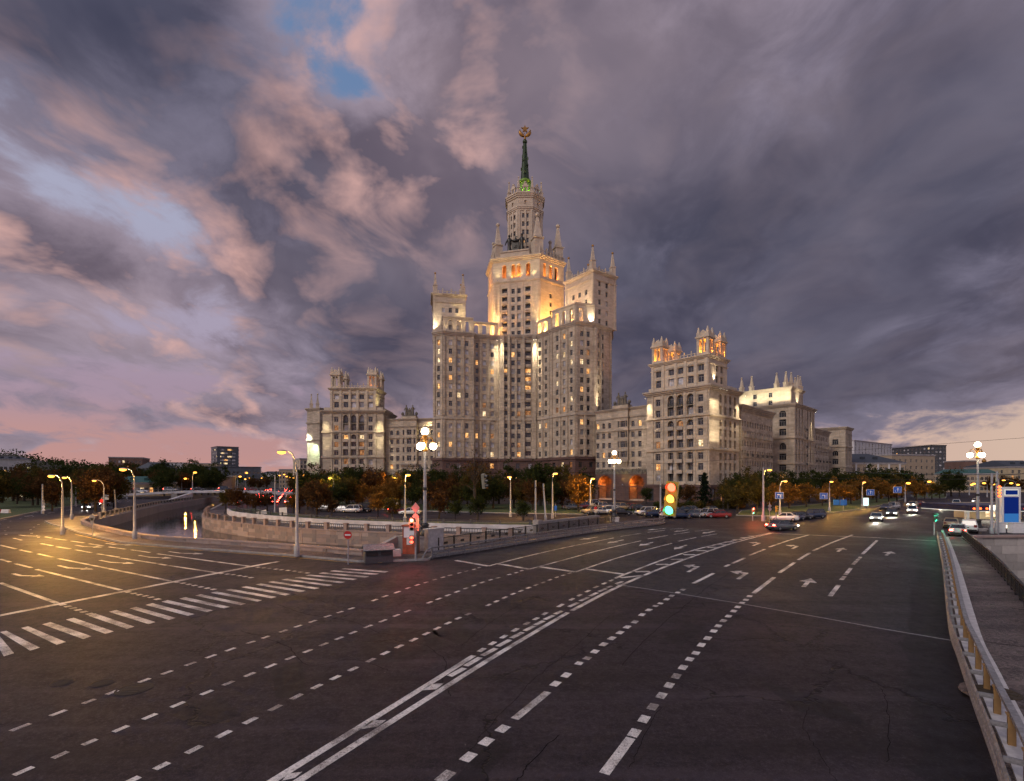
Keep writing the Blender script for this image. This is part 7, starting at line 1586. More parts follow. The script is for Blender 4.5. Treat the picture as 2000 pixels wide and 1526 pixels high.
# blue lane signs hung from cross wires
M['wire'] = simple('overhead_wire', (0.012, 0.012, 0.012), 0.6)
def wire(name, label, pts, r=0.012, sag=0.0):
    P = [Vector(p) for p in pts]; out = []
    for i in range(len(P) - 1):
        for k in range(8): t = k / 8; q = P[i].lerp(P[i + 1], t); q.z -= sag * 4 * t * (1 - t); out.append(q)
    mb = MB(); mb.tube(out + [P[-1]], r, 5); return mb.build(name, M['wire'], label=label, cat='wire')
def lane_sign(label, px, py, Z, kind):
    c = Vector((AT(px, Z), Z, HT(py, Z))); t = thing('lane_sign', label, 'road sign', c, 0, 'blue lane signs'); rz = R(-24); s = 1.0
    sign_plate(t, 'plate', (0, 0, 0), 'rect', 1.25, 1.1, [M['sign_blue'], M['sign_back']], rz); sign_plate(t, 'border', (0, 0.012, 0), 'rect', 1.33, 1.18, [M['sign_white'], M['sign_back']], rz)
    up_ = [[(0.0, -0.38), (0.09, -0.38), (0.09, 0.1), (0.0, 0.1)], [(-0.12, 0.1), (0.21, 0.1), (0.045, 0.4)]]; left_ = [[(0.12, -0.38), (0.22, -0.38), (0.22, 0.2), (0.12, 0.1)], [(0.12, 0.1), (0.22, 0.2), (-0.12, 0.2), (-0.12, 0.1)], [(-0.12, 0.02), (-0.12, 0.28), (-0.38, 0.15)]]
    flat_mark(t, 'arrow', (0, 0, 0), left_ if kind == 'left' else up_, M['sign_white'], rz); flat_mark(t, 'lane_stripe', (0, 0, 0), [[(-0.34, -0.45), (-0.30, -0.45), (-0.30, -0.05), (-0.34, -0.05)], [(0.38, -0.45), (0.42, -0.45), (0.42, 0.3), (0.38, 0.3)]], M['sign_white'], rz)
    mb = MB()
    for x in (-0.45, 0.45): mb.tube([(x * math.cos(rz), x * math.sin(rz), 0.5), (x * math.cos(rz), x * math.sin(rz), 1.6)], 0.012, 4)
    mb.build('hanger', M['wire'], t); return c
s1 = lane_sign('blue left turn lane sign nearest the thick pole', 1522, 968, 92, 'left'); s2 = lane_sign('second blue left turn lane sign from the thick pole', 1609, 969, 99, 'left'); s3 = lane_sign('blue straight ahead lane sign over the advertising panel', 1700, 962, 104, 'up'); s4 = lane_sign('rightmost blue lane sign by the mansion trees', 1753, 957, 98, 'up')
for k, (a, zz) in enumerate(((s1, 1.6), (s2, 1.6), (s3, 1.6), (s4, 1.6))): pass
wire('span_wire', 'span wire carrying the blue lane signs over the crossing', [(36.5, 86.8, 8.4), tuple(s1 + Vector((0, 0, 1.6))), tuple(s2 + Vector((0, 0, 1.6))), tuple(s3 + Vector((0, 0, 1.6))), tuple(s4 + Vector((0, 0, 1.6))), (92, 96, 8.6)], 0.014)
mb = MB(); mb.lathe([(0.3, 0), (0.3, 1.0), (0.17, 1.1), (0.12, 9.2)], 10, (42.7, 87.0, 0)); mb.build('steel_pole', M['pole_grey'], label='thick steel pole left of the yellow traffic light', cat='pole')
for k, (x0, y0, z0, x1, y1, z1) in enumerate([(64.0, 66.5, 7.7, 120, 118, 9.0), (64.0, 66.5, 7.2, 42.7, 87, 7.6), (66, 66, 8.0, 72, 66, 8.4)]): wire('trolley_wire', ('long trolley wire running down the right street', 'trolley wire from the right poles across to the thick pole', 'short wire tail at the right edge of the view')[k], [(x0, y0, z0), (x1, y1, z1)], 0.03 if k == 0 else 0.022, 0.25)
wire('trolley_wire', 'trolley wire crossing the right skyline to the filling station poles', [(38.0, 58.0, 7.9), (64.5, 68.0, 7.75), (75, 74, 8.1)], 0.035, 0.1)
# signals hung on span wires over the road
def hung_signal(label, px, py, Z, lamps, body, rz, tilt, s):
    c = Vector((AT(px, Z), Z, HT(py, Z))); t = thing('hanging_signal', label, 'traffic light', c, 0, 'signals hung over the road'); signal_head(t, (0, 0, 0), rz, lamps, body, s, tilt); mb = MB(); mb.tube([(0.0, 0, 0.5 * s), (0.05, 0, 1.1)], 0.012, 4); mb.build('hanger', M['wire'], t); return c
h1 = hung_signal('yellow hanging traffic light with all three lamps lit', 1311, 974, 16.2, 'rag', 'sig_yellow', R(-28), R(6), 1.0); h2 = hung_signal('grey hanging traffic light seen from the side before the trees', 945, 940, 38, '---', 'sig_body', R(70), R(-14), 1.0)
wire('span_wire', 'thin span wire carrying the lit hanging traffic light', [(-14, 34, 8.6), tuple(h1 + Vector((0.05, 0, 1.1))), (17.5, 12, 8.4)], 0.004, 0.0); wire('span_wire', 'thin span wire carrying the grey hanging traffic light', [(-8.5, 50.0, 9.0), tuple(h2 + Vector((0.05, 0, 1.1))), (16, 30, 9.2)], 0.004, 0.0)
# white panels and the lit advertising case
def panel_stand(label, bx, by, px, py, w, h, mat, tilt=0.0, name='sign_panel'):
    p = G(bx, by); t = thing(name, label, 'panel', (p.x, p.y, 0.1)); z = HT(py, p.y); dx = AT(px, p.y) - p.x; mb = MB(); q = Matrix.Rotation(tilt, 3, 'Y'); mb.box((dx, 0, z), (w, 0.06, h), 0, 0, q); mb.build('board', M[mat], t); mb = MB(); mb.box((dx * 0.5, 0.06, z * 0.5), (0.07, 0.07, z)); mb.build('post', M['pole_grey'], t)
panel_stand('tilted blank white panel on the far promenade', 488, 1012, 487, 1008, 1.6, 0.75, 'sign_white', 0.18); panel_stand('long tilted white panel beside the canal trees', 512, 1010, 511, 1003, 1.9, 0.8, 'sign_white', -0.25); panel_stand('square white panel behind the median pole', 553, 1008, 553, 1000, 1.5, 1.5, 'sign_white', -0.08)
M['ad_glow'] = emit('advert_panel_glow', (0.75, 1.0, 0.92), 1.6)
def ad_case():
    p = G(1691, 993); t = thing('advert_case', 'white lit advertising case standing under the street trees', 'billboard', (p.x, p.y, 0), R(-20)); mb = MB(); mb.box((0, 0, 1.6), (1.3, 0.25, 2.2)); mb.build('case', M['pole_grey'], t); mb = MB(); mb.quad((-0.55, -0.135, 0.65), (0.55, -0.135, 0.65), (0.55, -0.135, 2.55), (-0.55, -0.135, 2.55)); mb.build('lit_face', M['ad_glow'], t); mb = MB(); mb.box((0, 0, 0.25), (0.5, 0.2, 0.5)); mb.build('foot', M['dark_iron'], t)
ad_case()
# water-filled barriers at the left edge
bar_r = simple('red_plastic', (0.48, 0.05, 0.03), 0.4); bar_w = simple('white_plastic', (0.65, 0.62, 0.6), 0.4); bar_b = simple('blue_tarp', (0.04, 0.05, 0.30), 0.6)
for k in range(7):
    p = Vector((-118.5 + k * 2.15, 108.6 - k * 0.3, 0)); mb = MB(); mb.frustum([(-0.95, -0.3), (0.95, -0.3), (0.95, 0.3), (-0.95, 0.3)], 0, [(-0.9, -0.12), (0.9, -0.12), (0.9, 0.12), (-0.9, 0.12)], 0.9); mb.build('road_barrier', bar_r if k % 2 else bar_w, loc=p, rz=-0.12, label=('red' if k % 2 else 'white') + ' plastic road barrier, number %s from the right in the row at the left edge' % ('seven six five four three two one'.split()[k]), cat='barrier', group='plastic road barriers')
mb = MB(); mb.box((0, 0, 0.8), (9, 2.6, 1.6)); mb.box((0, 0, 1.7), (9.3, 2.9, 0.2)); mb.box((3.0, -1.33, 0.8), (1.0, 0.06, 1.4)); mb.build('site_hut', bar_b, loc=(-119, 112.5, 0), rz=-0.1, label='low blue site hut behind the plastic barriers', cat='hut')
# filling station at the right edge
def station():
    M['fs_blue'] = emit('pylon_blue_panel', (0.006, 0.02, 0.16), 0.9); M['fs_sky'] = emit('pylon_pale_panel', (0.05, 0.22, 0.6), 0.7); M['fs_white'] = emit('lit_white_fascia', (1.0, 0.92, 0.75), 2.2); M['fs_rim'] = emit('pylon_lit_rim', (1.0, 0.95, 0.85), 0.8); M['fs_red'] = emit('red_fascia_lamps', (1.0, 0.10, 0.02), 6); navy = simple('navy_fascia', (0.01, 0.015, 0.06), 0.4)
    p = G(1972, 1032); Z = p.y; t = thing('station_pylon', 'tall filling station pylon with a blue panel and white frame', 'sign', (p.x, p.y, 0)); z0, z1 = HT(1030, Z), HT(954, Z); w = 2.75; mb = MB(); mb.box((0, 0, (z0 + z1) / 2 + 0.2), (w, 0.5, z1 - z0)); mb.build('frame', M['sign_white'], t)
    mb = MB(); mb.quad((-w * 0.39, -0.26, z0 + 0.7), (w * 0.39, -0.26, z0 + 0.7), (w * 0.39, -0.26, z1 - 1.25), (-w * 0.39, -0.26, z1 - 1.25)); mb.build('blue_panel', M['fs_blue'], t); mb = MB(); mb.quad((-w * 0.38, -0.27, z0 + 0.75), (w * 0.38, -0.27, z0 + 0.75), (w * 0.38, -0.27, z0 + 2.0), (-w * 0.38, -0.27, z0 + 2.0)); mb.build('pale_panel', M['fs_sky'], t)
    mb = MB(); mb.box((0, -0.27, z1 - 0.6), (w * 0.72, 0.04, 0.85)); mb.build('name_frame', M['fs_rim'], t); mb = MB(); mb.box((0, -0.29, z1 - 0.6), (w * 0.64, 0.04, 0.65)); mb.build('name_panel', M['fs_blue'], t); mb = MB(); mb.box((0, 0, 0.25), (w * 0.8, 0.6, 0.5)); mb.build('plinth', M['pale_concrete'], t); mb = MB(); mb.quad((-w * .3, -.31, .05), (w * .3, -.31, .05), (w * .3, -.31, .48), (-w * .3, -.31, .48)); mb.build('plinth_light', M['fs_white'], t)
    Z = 84; t = thing('station_canopy', 'filling station canopy with a row of red fascia lamps', 'canopy', (AT(1950, Z), Z, 0)); zc = HT(993, Z); x0, x1 = AT(1895, Z) - AT(1950, Z), AT(2080, Z) - AT(1950, Z); mb = MB(); mb.box(((x0 + x1) / 2, 5, zc), (x1 - x0, 10, 0.95)); mb.build('roof', navy, t); mb = MB(); mb.box(((x0 + x1) / 2, 5, zc - 0.5), (x1 - x0 + 0.1, 10.1, 0.08)); mb.build('soffit', M['fs_rim'], t)
    for k in range(14): 
        x = x0 + 0.6 + k * 1.05
        if 2.2 < k < 5.6: continue
        mb = MB(); mb.ball((x, -0.04, zc - 0.05), 0.17, 0, 8, 6); mb.build('fascia_lamp', M['fs_red'], t)
    mb = MB(); mb.box((x0 + 4.5, -0.06, zc + 0.08), (2.7, 0.1, 0.85)); mb.build('white_sign', M['fs_white'], t)
    for x in (x0 + 3, x1 - 4): mb = MB(); mb.box((x, 4, zc / 2), (0.5, 0.5, zc)); mb.build('column', M['sign_white'], t)
    l = bpy.data.lights.new('canopy_light', 'AREA'); l.energy = 500; l.color = (1.0, 0.9, 0.7); l.size = 6; lo = bpy.data.objects.new('canopy_light', l); COL.objects.link(lo); lo.parent = t; lo.location = ((x0 + x1) / 2, 4, zc - 0.7)
    t = thing('station_shop', 'pale lit filling station shop under the canopy', 'shop', (AT(1958, 92), 92, 0)); mb = MB(); mb.box((0, 3, 1.4), (8, 5, 2.8)); mb.build('wall', M['cream_wall'], t); mb = MB(); mb.box((-1.5, 0.46, 1.3), (2.2, 0.06, 1.8)); mb.build('window', M['lit_pale'], t); mb = MB(); mb.box((1.6, 0.46, 1.1), (1.1, 0.06, 2.1)); mb.build('door', M['lit_yellow'], t)
    for k, (x, yy, lb2) in enumerate(((1952, 1035, 'pale pump cabinet left of the pylon'), (1984, 1036, 'white pump cabinet below the pylon'))): p = G(x, yy + 5); mb = MB(); mb.box((0, 0, 0.65), (1.5 if k else 0.9, 0.8, 1.3)); mb.box((0, 0, 1.33), (1.7 if k else 1.0, 0.9, 0.08)); mb.build('pump_cabinet', M['sign_white'], loc=p, label=lb2, cat='cabinet')
    # red message lamps beside the poles
    t = thing('light_column', 'column of four red warning lamps beside the pylon poles', 'lamp', (AT(1950, 66), 66, 0)); mb = MB(); mb.box((0, 0, 3.6), (0.12, 0.12, 7.2)); mb.build('post', M['pole_grey'], t)
    for k in range(4): mb = MB(); mb.ball((0, -0.14, HT(951 + k * 6, 66)), 0.16, 0, 8, 6); mb.build('lamp', M['fs_red'], t)
station()
# ---------------------------------------------------------------- trees
def leafmat(name, c1, c2):
    m, n, o = material(name); pos = n.node('ShaderNodeNewGeometry').outputs['Position']; q = n.noise(pos, 0.7, 3, 0.6); oi = n.node('ShaderNodeObjectInfo'); rnd = E(n.nt, oi.outputs['Random'])
    c = n.mix(q.smooth(0.3, 0.7), c1 + (1,), c2 + (1,)); c = n.mix(rnd * 0.45, c, tuple(x * 0.6 for x in c1) + (1,))
    d = n.node('ShaderNodeBsdfDiffuse'); n.put(d.inputs[0], c); t = n.node('ShaderNodeBsdfTranslucent'); n.put(t.inputs[0], c); x = n.node('ShaderNodeMixShader'); x.inputs[0].default_value = 0.3; n.l.new(d.outputs[0], x.inputs[1]); n.l.new(t.outputs[0], x.inputs[2]); n.l.new(x.outputs[0], o.inputs[0]); return m
LEAF = {'green': leafmat('leaves_dark_green', (0.050, 0.062, 0.020), (0.032, 0.040, 0.014)), 'olive': leafmat('leaves_olive', (0.11, 0.085, 0.024), (0.065, 0.055, 0.018)), 'orange': leafmat('leaves_autumn_lamplit', (0.26, 0.13, 0.03), (0.15, 0.08, 0.02)), 'brown': leafmat('leaves_brown', (0.12, 0.062, 0.026), (0.07, 0.040, 0.018)), 'fir': leafmat('fir_needles', (0.020, 0.032, 0.020), (0.012, 0.020, 0.014))}  # orange: autumn tint with the street lamps' glow painted into the leaf colour
M['bark'] = simple('bark', (0.05, 0.038, 0.028), 0.95, 0, 0.4, 2.0); M['lime_bark'] = simple('whitewashed_bark', (0.30, 0.28, 0.25), 0.9)
def leaf_mesh(name, pos, size, rs, mat, up=0.35):
    """many small leaf faces at the given points"""
    n = len(pos); a = rs.normal(size=(n, 3)); a[:, 2] += up; a /= np.linalg.norm(a, axis=1)[:, None]; h = rs.normal(size=(n, 3)); b = np.cross(a, h); b /= np.linalg.norm(b, axis=1)[:, None] + 1e-9; c = np.cross(a, b)
    s = size * (0.6 + 0.8 * rs.random((n, 1))); v = np.empty((n, 4, 3), np.float32); v[:, 0] = pos - b * s * 0.5; v[:, 1] = pos + c * s * 0.32; v[:, 2] = pos + b * s * 0.5; v[:, 3] = pos - c * s * 0.32
    me = bpy.data.meshes.new(name); me.vertices.add(n * 4); me.vertices.foreach_set('co', v.ravel()); me.loops.add(n * 4); me.loops.foreach_set('vertex_index', np.arange(n * 4, dtype=np.int32)); me.polygons.add(n); me.polygons.foreach_set('loop_start', np.arange(0, n * 4, 4, dtype=np.int32)); me.materials.append(mat); me.update(); return me
def broadleaf(seed, H, rx, rz, zc, ncl, nleaf, leaf, clr=0.95, sparse=False):
    """trunk with limbs and a crown of leaf clumps; returns meshes"""
    rs = np.random.RandomState(seed); C = []
    while len(C) < ncl:
        p = rs.normal(size=3); p /= np.linalg.norm(p); r = rs.random() ** 0.45; q = p * r * np.array([rx, rx, rz]) * (0.85 + 0.3 * rs.random()); q[2] += zc
        if q[2] > H * 0.2: C.append(q)
    C = np.array(C); idx = rs.randint(0, ncl, nleaf); sc = clr * (0.55 + 0.9 * rs.random(ncl)); pos = C[idx] + rs.normal(size=(nleaf, 3)) * (sc[idx])[:, None] * np.array([0.62, 0.62, 0.48])
    mb = MB(); top = H * 0.72; bend = rs.normal(size=2) * 0.25; tp = [(0, 0, 0), (bend[0] * 0.4, bend[1] * 0.4, top * 0.35), (bend[0], bend[1], top * 0.7), (bend[0] * 0.6, bend[1] * 1.2, top)]; r0 = 0.028 * H; mb.tube(tp, [r0 * 1.25, r0 * 0.85, r0 * 0.55, r0 * 0.2], 7)
    for c in C[rs.permutation(ncl)[: (26 if sparse else 14)]]:
        z = max(H * 0.18, min(c[2] * 0.72, top * 0.95)); f = z / top; st = Vector((bend[0] * f, bend[1] * f, z)); md = st.lerp(Vector(c), 0.5) + Vector((0, 0, 0.15 * H * 0.1)); mb.tube([st, md, Vector(c)], [r0 * 0.42, r0 * 0.25, r0 * 0.08], 5)
    return mb.mesh('trunk', [M['bark']]), pos, rs
def mk_tree(kind, seed, H, rx, rz, zc, ncl, nleaf, leaf, sparse=False, clr=0.95):
    tm, pos, rs = broadleaf(seed, H, rx, rz, zc, ncl, nleaf, leaf, clr, sparse); return tm, {k: leaf_mesh('crown', pos, leaf, rs, LEAF[k]) for k in kind}, H
TR = {}
for i in range(4): TR['big%d' % i] = mk_tree(('green', 'olive', 'brown', 'orange'), 10 + i, 11.0, 3.6 + 0.3 * i, 4.0, 6.6, 62, 3800, 0.52, clr=1.0)
for i in range(3): TR['small%d' % i] = mk_tree(('green', 'olive', 'brown', 'orange'), 30 + i, 5.4, 1.7 + 0.12 * i, 2.0, 3.4, 36, 2200, 0.30, clr=0.6)
for i in range(2): TR['tall%d' % i] = mk_tree(('green', 'olive', 'brown'), 50 + i, 13.0, 2.9, 5.4, 7.4, 66, 3600, 0.5, clr=1.0)
TR['bare0'] = mk_tree(('brown', 'olive'), 70, 15.5, 4.2, 5.2, 9.2, 60, 900, 0.34, True, 1.2)
def mk_fir(seed, H):
    rs = np.random.RandomState(seed); pts = []; mb = MB(); mb.tube([(0, 0, 0), (0, 0, H)], [0.22, 0.04], 7)
    for k in range(26):
        z = H * (0.10 + 0.88 * k / 26); R0 = (1 - z / H) * H * 0.30 + 0.25
        for j in range(7):
            a = rs.random() * 6.28; L = R0 * (0.6 + 0.6 * rs.random()); e = np.array([math.cos(a) * L, math.sin(a) * L, z - 0.18 * L]); mb.tube([(0, 0, z), tuple(e)], [0.035, 0.01], 3)
            t = rs.random(16)[:, None]; pts.append(np.array([0, 0, z]) * (1 - t) + e * t + rs.normal(size=(16, 3)) * 0.14)
    return mb.mesh('trunk', [M['bark']]), {'fir': leaf_mesh('crown', np.concatenate(pts), 0.42, rs, LEAF['fir'], 0.0)}, H
TR['fir0'] = mk_fir(90, 9.0)
rs = np.random.RandomState(5); bp = rs.normal(size=(1300, 3)) * np.array([0.55, 0.5, 0.42]); bp = bp[np.linalg.norm(bp, axis=1) < 1.15] + np.array([0, 0, 0.75]); bp[:, 2] = np.abs(bp[:, 2]); mb = MB()
for k in range(6): mb.tube([(0, 0, 0), (0.35 * math.cos(k), 0.35 * math.sin(k), 0.9)], [0.04, 0.01], 4)
TR['bush0'] = (mb.mesh('trunk', [M['bark']]), {k: leaf_mesh('crown', bp, 0.22, rs, LEAF[k]) for k in ('green', 'olive', 'brown')}, 1.6)
def plant(proto, leaf, x, y, h, label, name='tree', cat='tree', group=None, rz=None, z=0.05, wide=1.0):
    tm, cr, H = TR[proto]; s = h / H; t = thing(name, label, cat, (x, y, z), rng.uniform(0, 6.28) if rz is None else rz, group); t.scale = (s * wide, s * wide, s); link('trunk', tm, t); link('crown', cr[leaf], t); return t
def ordn(k): return ['first', 'second', 'third', 'fourth', 'fifth', 'sixth', 'seventh', 'eighth', 'ninth', 'tenth', 'eleventh', 'twelfth', 'thirteenth', 'fourteenth', 'fifteenth', 'sixteenth', 'seventeenth', 'eighteenth', 'nineteenth', 'twentieth'][k] if k < 20 else 'twenty-' + ordn(k - 20) if k < 29 else ('thirtieth' if k == 29 else 'thirty-' + ordn(k - 30))
WORD = {'green': 'dark green', 'olive': 'olive', 'brown': 'brown', 'orange': 'orange'}
def grow(rows, what, group):
    """rows of (px, plan depth, top y, kind, leaf); each tree named by its order from the left"""
    rows = sorted(rows)
    for k, (px, Z, ty, proto, leaf) in enumerate(rows):
        x = AT(px, Z); h = HT(ty, Z) * 1.1; plant(proto, leaf, x, Z, h, '%s %s, %s from the left %s' % (WORD[leaf], 'small tree' if proto.startswith('small') else 'tree', ordn(k), what), group=group)
r = random.Random(21); rows = []
for px in range(598, 1165, 21):
    Z = r.uniform(134, 150); rows.append((px + r.uniform(-6, 6), Z, r.choice((r.uniform(908, 920), r.uniform(920, 938))) + (6 if 1000 < px < 1050 else 0), r.choice(('big0', 'big1', 'big2', 'big3', 'tall0', 'tall1')), r.choice(('green', 'green', 'olive', 'brown') if px < 860 else ('green', 'green', 'olive'))))
grow(rows, 'in the tall row before the tower', 'tall trees before the tower')
rows = []
for px in range(606, 1150, 26):
    Z = r.uniform(118, 128); rows.append((px + r.uniform(-8, 8), Z, r.uniform(932, 950), r.choice(('big0', 'big1', 'big2', 'big3')), 'orange' if 690 < px < 800 or px > 1120 else r.choice(('green', 'brown', 'olive', 'green'))))
grow(rows, 'in the lower row along the riverside street', 'riverside street trees')
plant('bare0', 'brown', AT(927, 116), 116, HT(868, 116), 'thin half-bare tree rising above the others before the tower')
for k, (px, by, ty, pr_, lf, lb_) in enumerate([(619, 1012, 936, 'big1', 'brown', 'large dark brown tree on the canal lawn left of the near lamps'), (648, 1008, 972, 'small0', 'brown', 'small brown tree right of the large canal lawn tree'), (738, 1012, 962, 'small1', 'orange', 'orange young tree on the canal lawn left of the kiosk light'), (766, 1016, 970, 'small2', 'olive', 'olive young tree beside the orange one on the lawn'), (857, 1014, 955, 'small0', 'brown', 'brown young tree just right of the near globe lamp'), (889, 1018, 978, 'small1', 'green', 'first dark young tree on the lawn before the tower'), (933, 1018, 968, 'small2', 'green', 'second dark young tree on the lawn before the tower'), (1022, 1018, 976, 'small0', 'green', 'third dark young tree on the lawn near the poles'),
        (462, 1000, 950, 'big0', 'brown', 'brown tree at the bend of the canal wall'), (441, 996, 955, 'big2', 'olive', 'olive tree nearest the canal bridge on the right bank'), (483, 1000, 962, 'small1', 'brown', 'small brown tree between the bend and the median trees'), (522, 1000, 958, 'big3', 'brown', 'spreading brown tree before the red queue'), (500, 1001, 966, 'small0', 'brown', 'thin brown tree left of the spreading one before the queue'), (584, 1003, 952, 'big1', 'brown', 'brown tree behind the tall near lamp pole'), (572, 1004, 964, 'small2', 'orange', 'small orange tree behind the tall near lamp pole')]):
    p = G(px, by); plant(pr_, lf, p.x, p.y, HT(ty, p.y), lb_, group='lawn trees')
# street trees on the right
rows = []
for px in range(1432, 1800, 22):
    Z = 118 + (px - 1432) * 0.20 + r.uniform(8, 16); rows.append((px + r.uniform(-7, 7), Z, r.uniform(915, 932), r.choice(('big0', 'big1', 'big2', 'big3', 'tall0')), r.choice(('green', 'green', 'olive'))))
grow(rows, 'in the back row along the right street', 'right street trees')
rows = []
for px in (1440, 1478, 1507, 1541, 1575, 1606, 1637, 1662, 1684, 1712, 1736, 1752, 1790):
    Z = 104 + (px - 1440) * 0.20; rows.append((px, Z, r.uniform(934, 952), r.choice(('big0', 'big1', 'big2', 'big3')), 'orange' if px > 1500 else 'olive'))
grow(rows, 'in the lamp-lit front row along the right street', 'lamp-lit street trees')
plant('fir0', 'fir', AT(1376, 128), 128, HT(930, 128) + 1.0, 'dark spreading fir before the granite corner', 'fir_tree'); plant('big1', 'brown', AT(1347, 134), 134, 6.0, 'low brown tree left of the dark fir'); plant('big2', 'green', AT(1318, 140), 140, 6.5, 'low dark tree behind the hanging traffic light'); plant('big0', 'green', AT(1262, 150), 150, 5.0, 'low dark bush-like tree between the two archways'); plant('big3', 'olive', AT(1422, 122), 122, 7.0, 'olive tree right of the dark fir'); plant('big1', 'orange', AT(1130, 112), 112, 8.6, 'bright yellow lit tree left of the archways')
rows = [(1846, 215, 926, 'tall0', 'green'), (1858, 222, 922, 'big1', 'green'), (1874, 214, 925, 'tall1', 'green'), (1820, 190, 944, 'big2', 'olive'), (1806, 186, 948, 'big0', 'orange'), (1835, 196, 946, 'big3', 'olive'), (1938, 230, 934, 'big1', 'brown'), (1956, 236, 932, 'big2', 'brown'), (1974, 240, 934, 'big0', 'brown'), (1992, 240, 936, 'big3', 'brown'), (1668, 215, 928, 'big0', 'green'), (1690, 220, 926, 'tall0', 'green')]
grow(rows, 'around the far houses on the right', 'far right trees')
# woods on the left
rows = []
for k in range(34):
    Z = r.uniform(112, 190); px = r.uniform(-20, 225) - (Z - 112) * 0.1; rows.append((px, Z, r.uniform(918, 946), r.choice(('big0', 'big1', 'big2', 'big3', 'tall0')), r.choice(('green', 'brown', 'olive', 'brown'))))
grow(rows, 'in the near edge of the left woods', 'near edge of the left woods')
rows = []
for k in range(38):
    Z = r.uniform(220, 380); px = r.uniform(-20, 420); ty = r.uniform(903, 926)
    rows.append((px, Z, ty, r.choice(('big0', 'big1', 'big2', 'big3')), r.choice(('green', 'green', 'olive', 'brown'))))
grow(rows, 'deeper in the left woods', 'deeper left woods')
rows = [(355 + 13 * k, 235 + 6 * (k % 3), r.uniform(912, 930), r.choice(('big0', 'big1', 'tall0')), r.choice(('green', 'green', 'brown'))) for k in range(6)] + [(492 + 14 * k, 330 + 20 * (k % 3), 934 + (k % 2) * 4, 'big%d' % (k % 4), 'brown') for k in range(3)] + [(572 + 9 * k, 250, r.uniform(928, 936), 'big%d' % k, 'brown') for k in range(3)]
grow(rows, 'along the canal bridge and the queue street', 'canal bridge trees')
# low bushes by the granite walls and the lawn
for k in range(16):
    px = 1285 + k * 11 + r.uniform(-3, 3); plant('bush0', r.choice(('green', 'olive', 'brown')), AT(px, 126), 126 + r.uniform(-2, 2), r.uniform(1.3, 2.1), 'low bush, %s from the left before the granite corner' % ordn(k), 'bush', 'bush', 'bushes before the granite corner')
# wooded hills on the horizon
def hills():
    rs = np.random.RandomState(3); nx, ny = 60, 14; vs = []; fs = []
    def hz(x, y): 
        t = max(0.0, min(1.0, (y - 400) / 160.0)); px = 1000 * x / y + 1000; prof = np.interp(px, [-200, 0, 40, 80, 140, 200, 300, 420, 520, 640, 900, 2300], [34, 36, 34, 26, 22, 18, 16, 12, 8, 8, 8, 8]); return t * prof * (1 + 0.12 * math.sin(x * 0.03) + 0.08 * math.sin(x * 0.011 + y * 0.02))
    xs = np.linspace(-1250, 1400, nx); ys = np.linspace(395, 900, ny)
    for y in ys:
        for x in xs: vs.append((x, y, hz(x, y) - 0.6))
    for j in range(ny - 1):
        for i in range(nx - 1): fs.append((j * nx + i, j * nx + i + 1, (j + 1) * nx + i + 1, (j + 1) * nx + i))
    mb = MB(); mb.add(vs, fs, 0, True); mb.build('hill', M['rock'], kind='structure')
    n = 900; C = np.stack([rs.uniform(-1150, -150, n), rs.uniform(430, 760, n)], 1); P = []
    for x, y in C:
        if -1000 * 1.3 * y / 1000 < x: h = hz(x, y); m = 26; p = rs.normal(size=(m, 3)) * np.array([3.6, 3.6, 2.4]); P.append(p + np.array([x, y, h + 3.5]))
    C = np.stack([rs.uniform(420, 1100, 160), rs.uniform(460, 760, 160)], 1)
    for x, y in C: P.append(rs.normal(size=(26, 3)) * np.array([3.6, 3.6, 2.0]) + np.array([x, y, hz(x, y) + 2.5]))
    link('distant_wood', leaf_mesh('distant_wood', np.concatenate(P), 2.4, rs, LEAF['green']), kind='stuff', label='dark distant wood covering the hills on the horizon', cat='wood')
hills()
# ---------------------------------------------------------------- cars
M['tyre'] = simple('tyre_rubber', (0.012, 0.012, 0.012), 0.85); M['rim'] = simple('alloy_rim', (0.35, 0.35, 0.36), 0.35, 0.7); M['car_glass'] = glass('car_glass', (0.02, 0.022, 0.026), 0.04); M['lamp_off'] = simple('headlamp_clear', (0.5, 0.5, 0.52), 0.15); M['tail_off'] = simple('tail_lamp_red', (0.16, 0.01, 0.01), 0.2); M['head_on'] = emit('headlamp_on', (1.0, 0.93, 0.8), 30); M['tail_on'] = emit('tail_lamp_on', (1.0, 0.05, 0.03), 60); M['plate'] = simple('number_plate', (0.6, 0.6, 0.6), 0.5)
def carpaint(name, col):
    m, n, o = material(name); b = principled(n, o, col + (1,), 0.28, 0.1); b.inputs['Coat Weight'].default_value = 0.6; b.inputs['Coat Roughness'].default_value = 0.08; return m
PAINT = {k: carpaint('car_paint_' + k, c) for k, c in {'white': (0.62, 0.62, 0.62), 'silver': (0.34, 0.34, 0.35), 'black': (0.012, 0.012, 0.014), 'dark blue': (0.012, 0.025, 0.07), 'dark red': (0.17, 0.012, 0.012), 'grey': (0.09, 0.09, 0.10), 'beige': (0.28, 0.22, 0.14)}.items()}
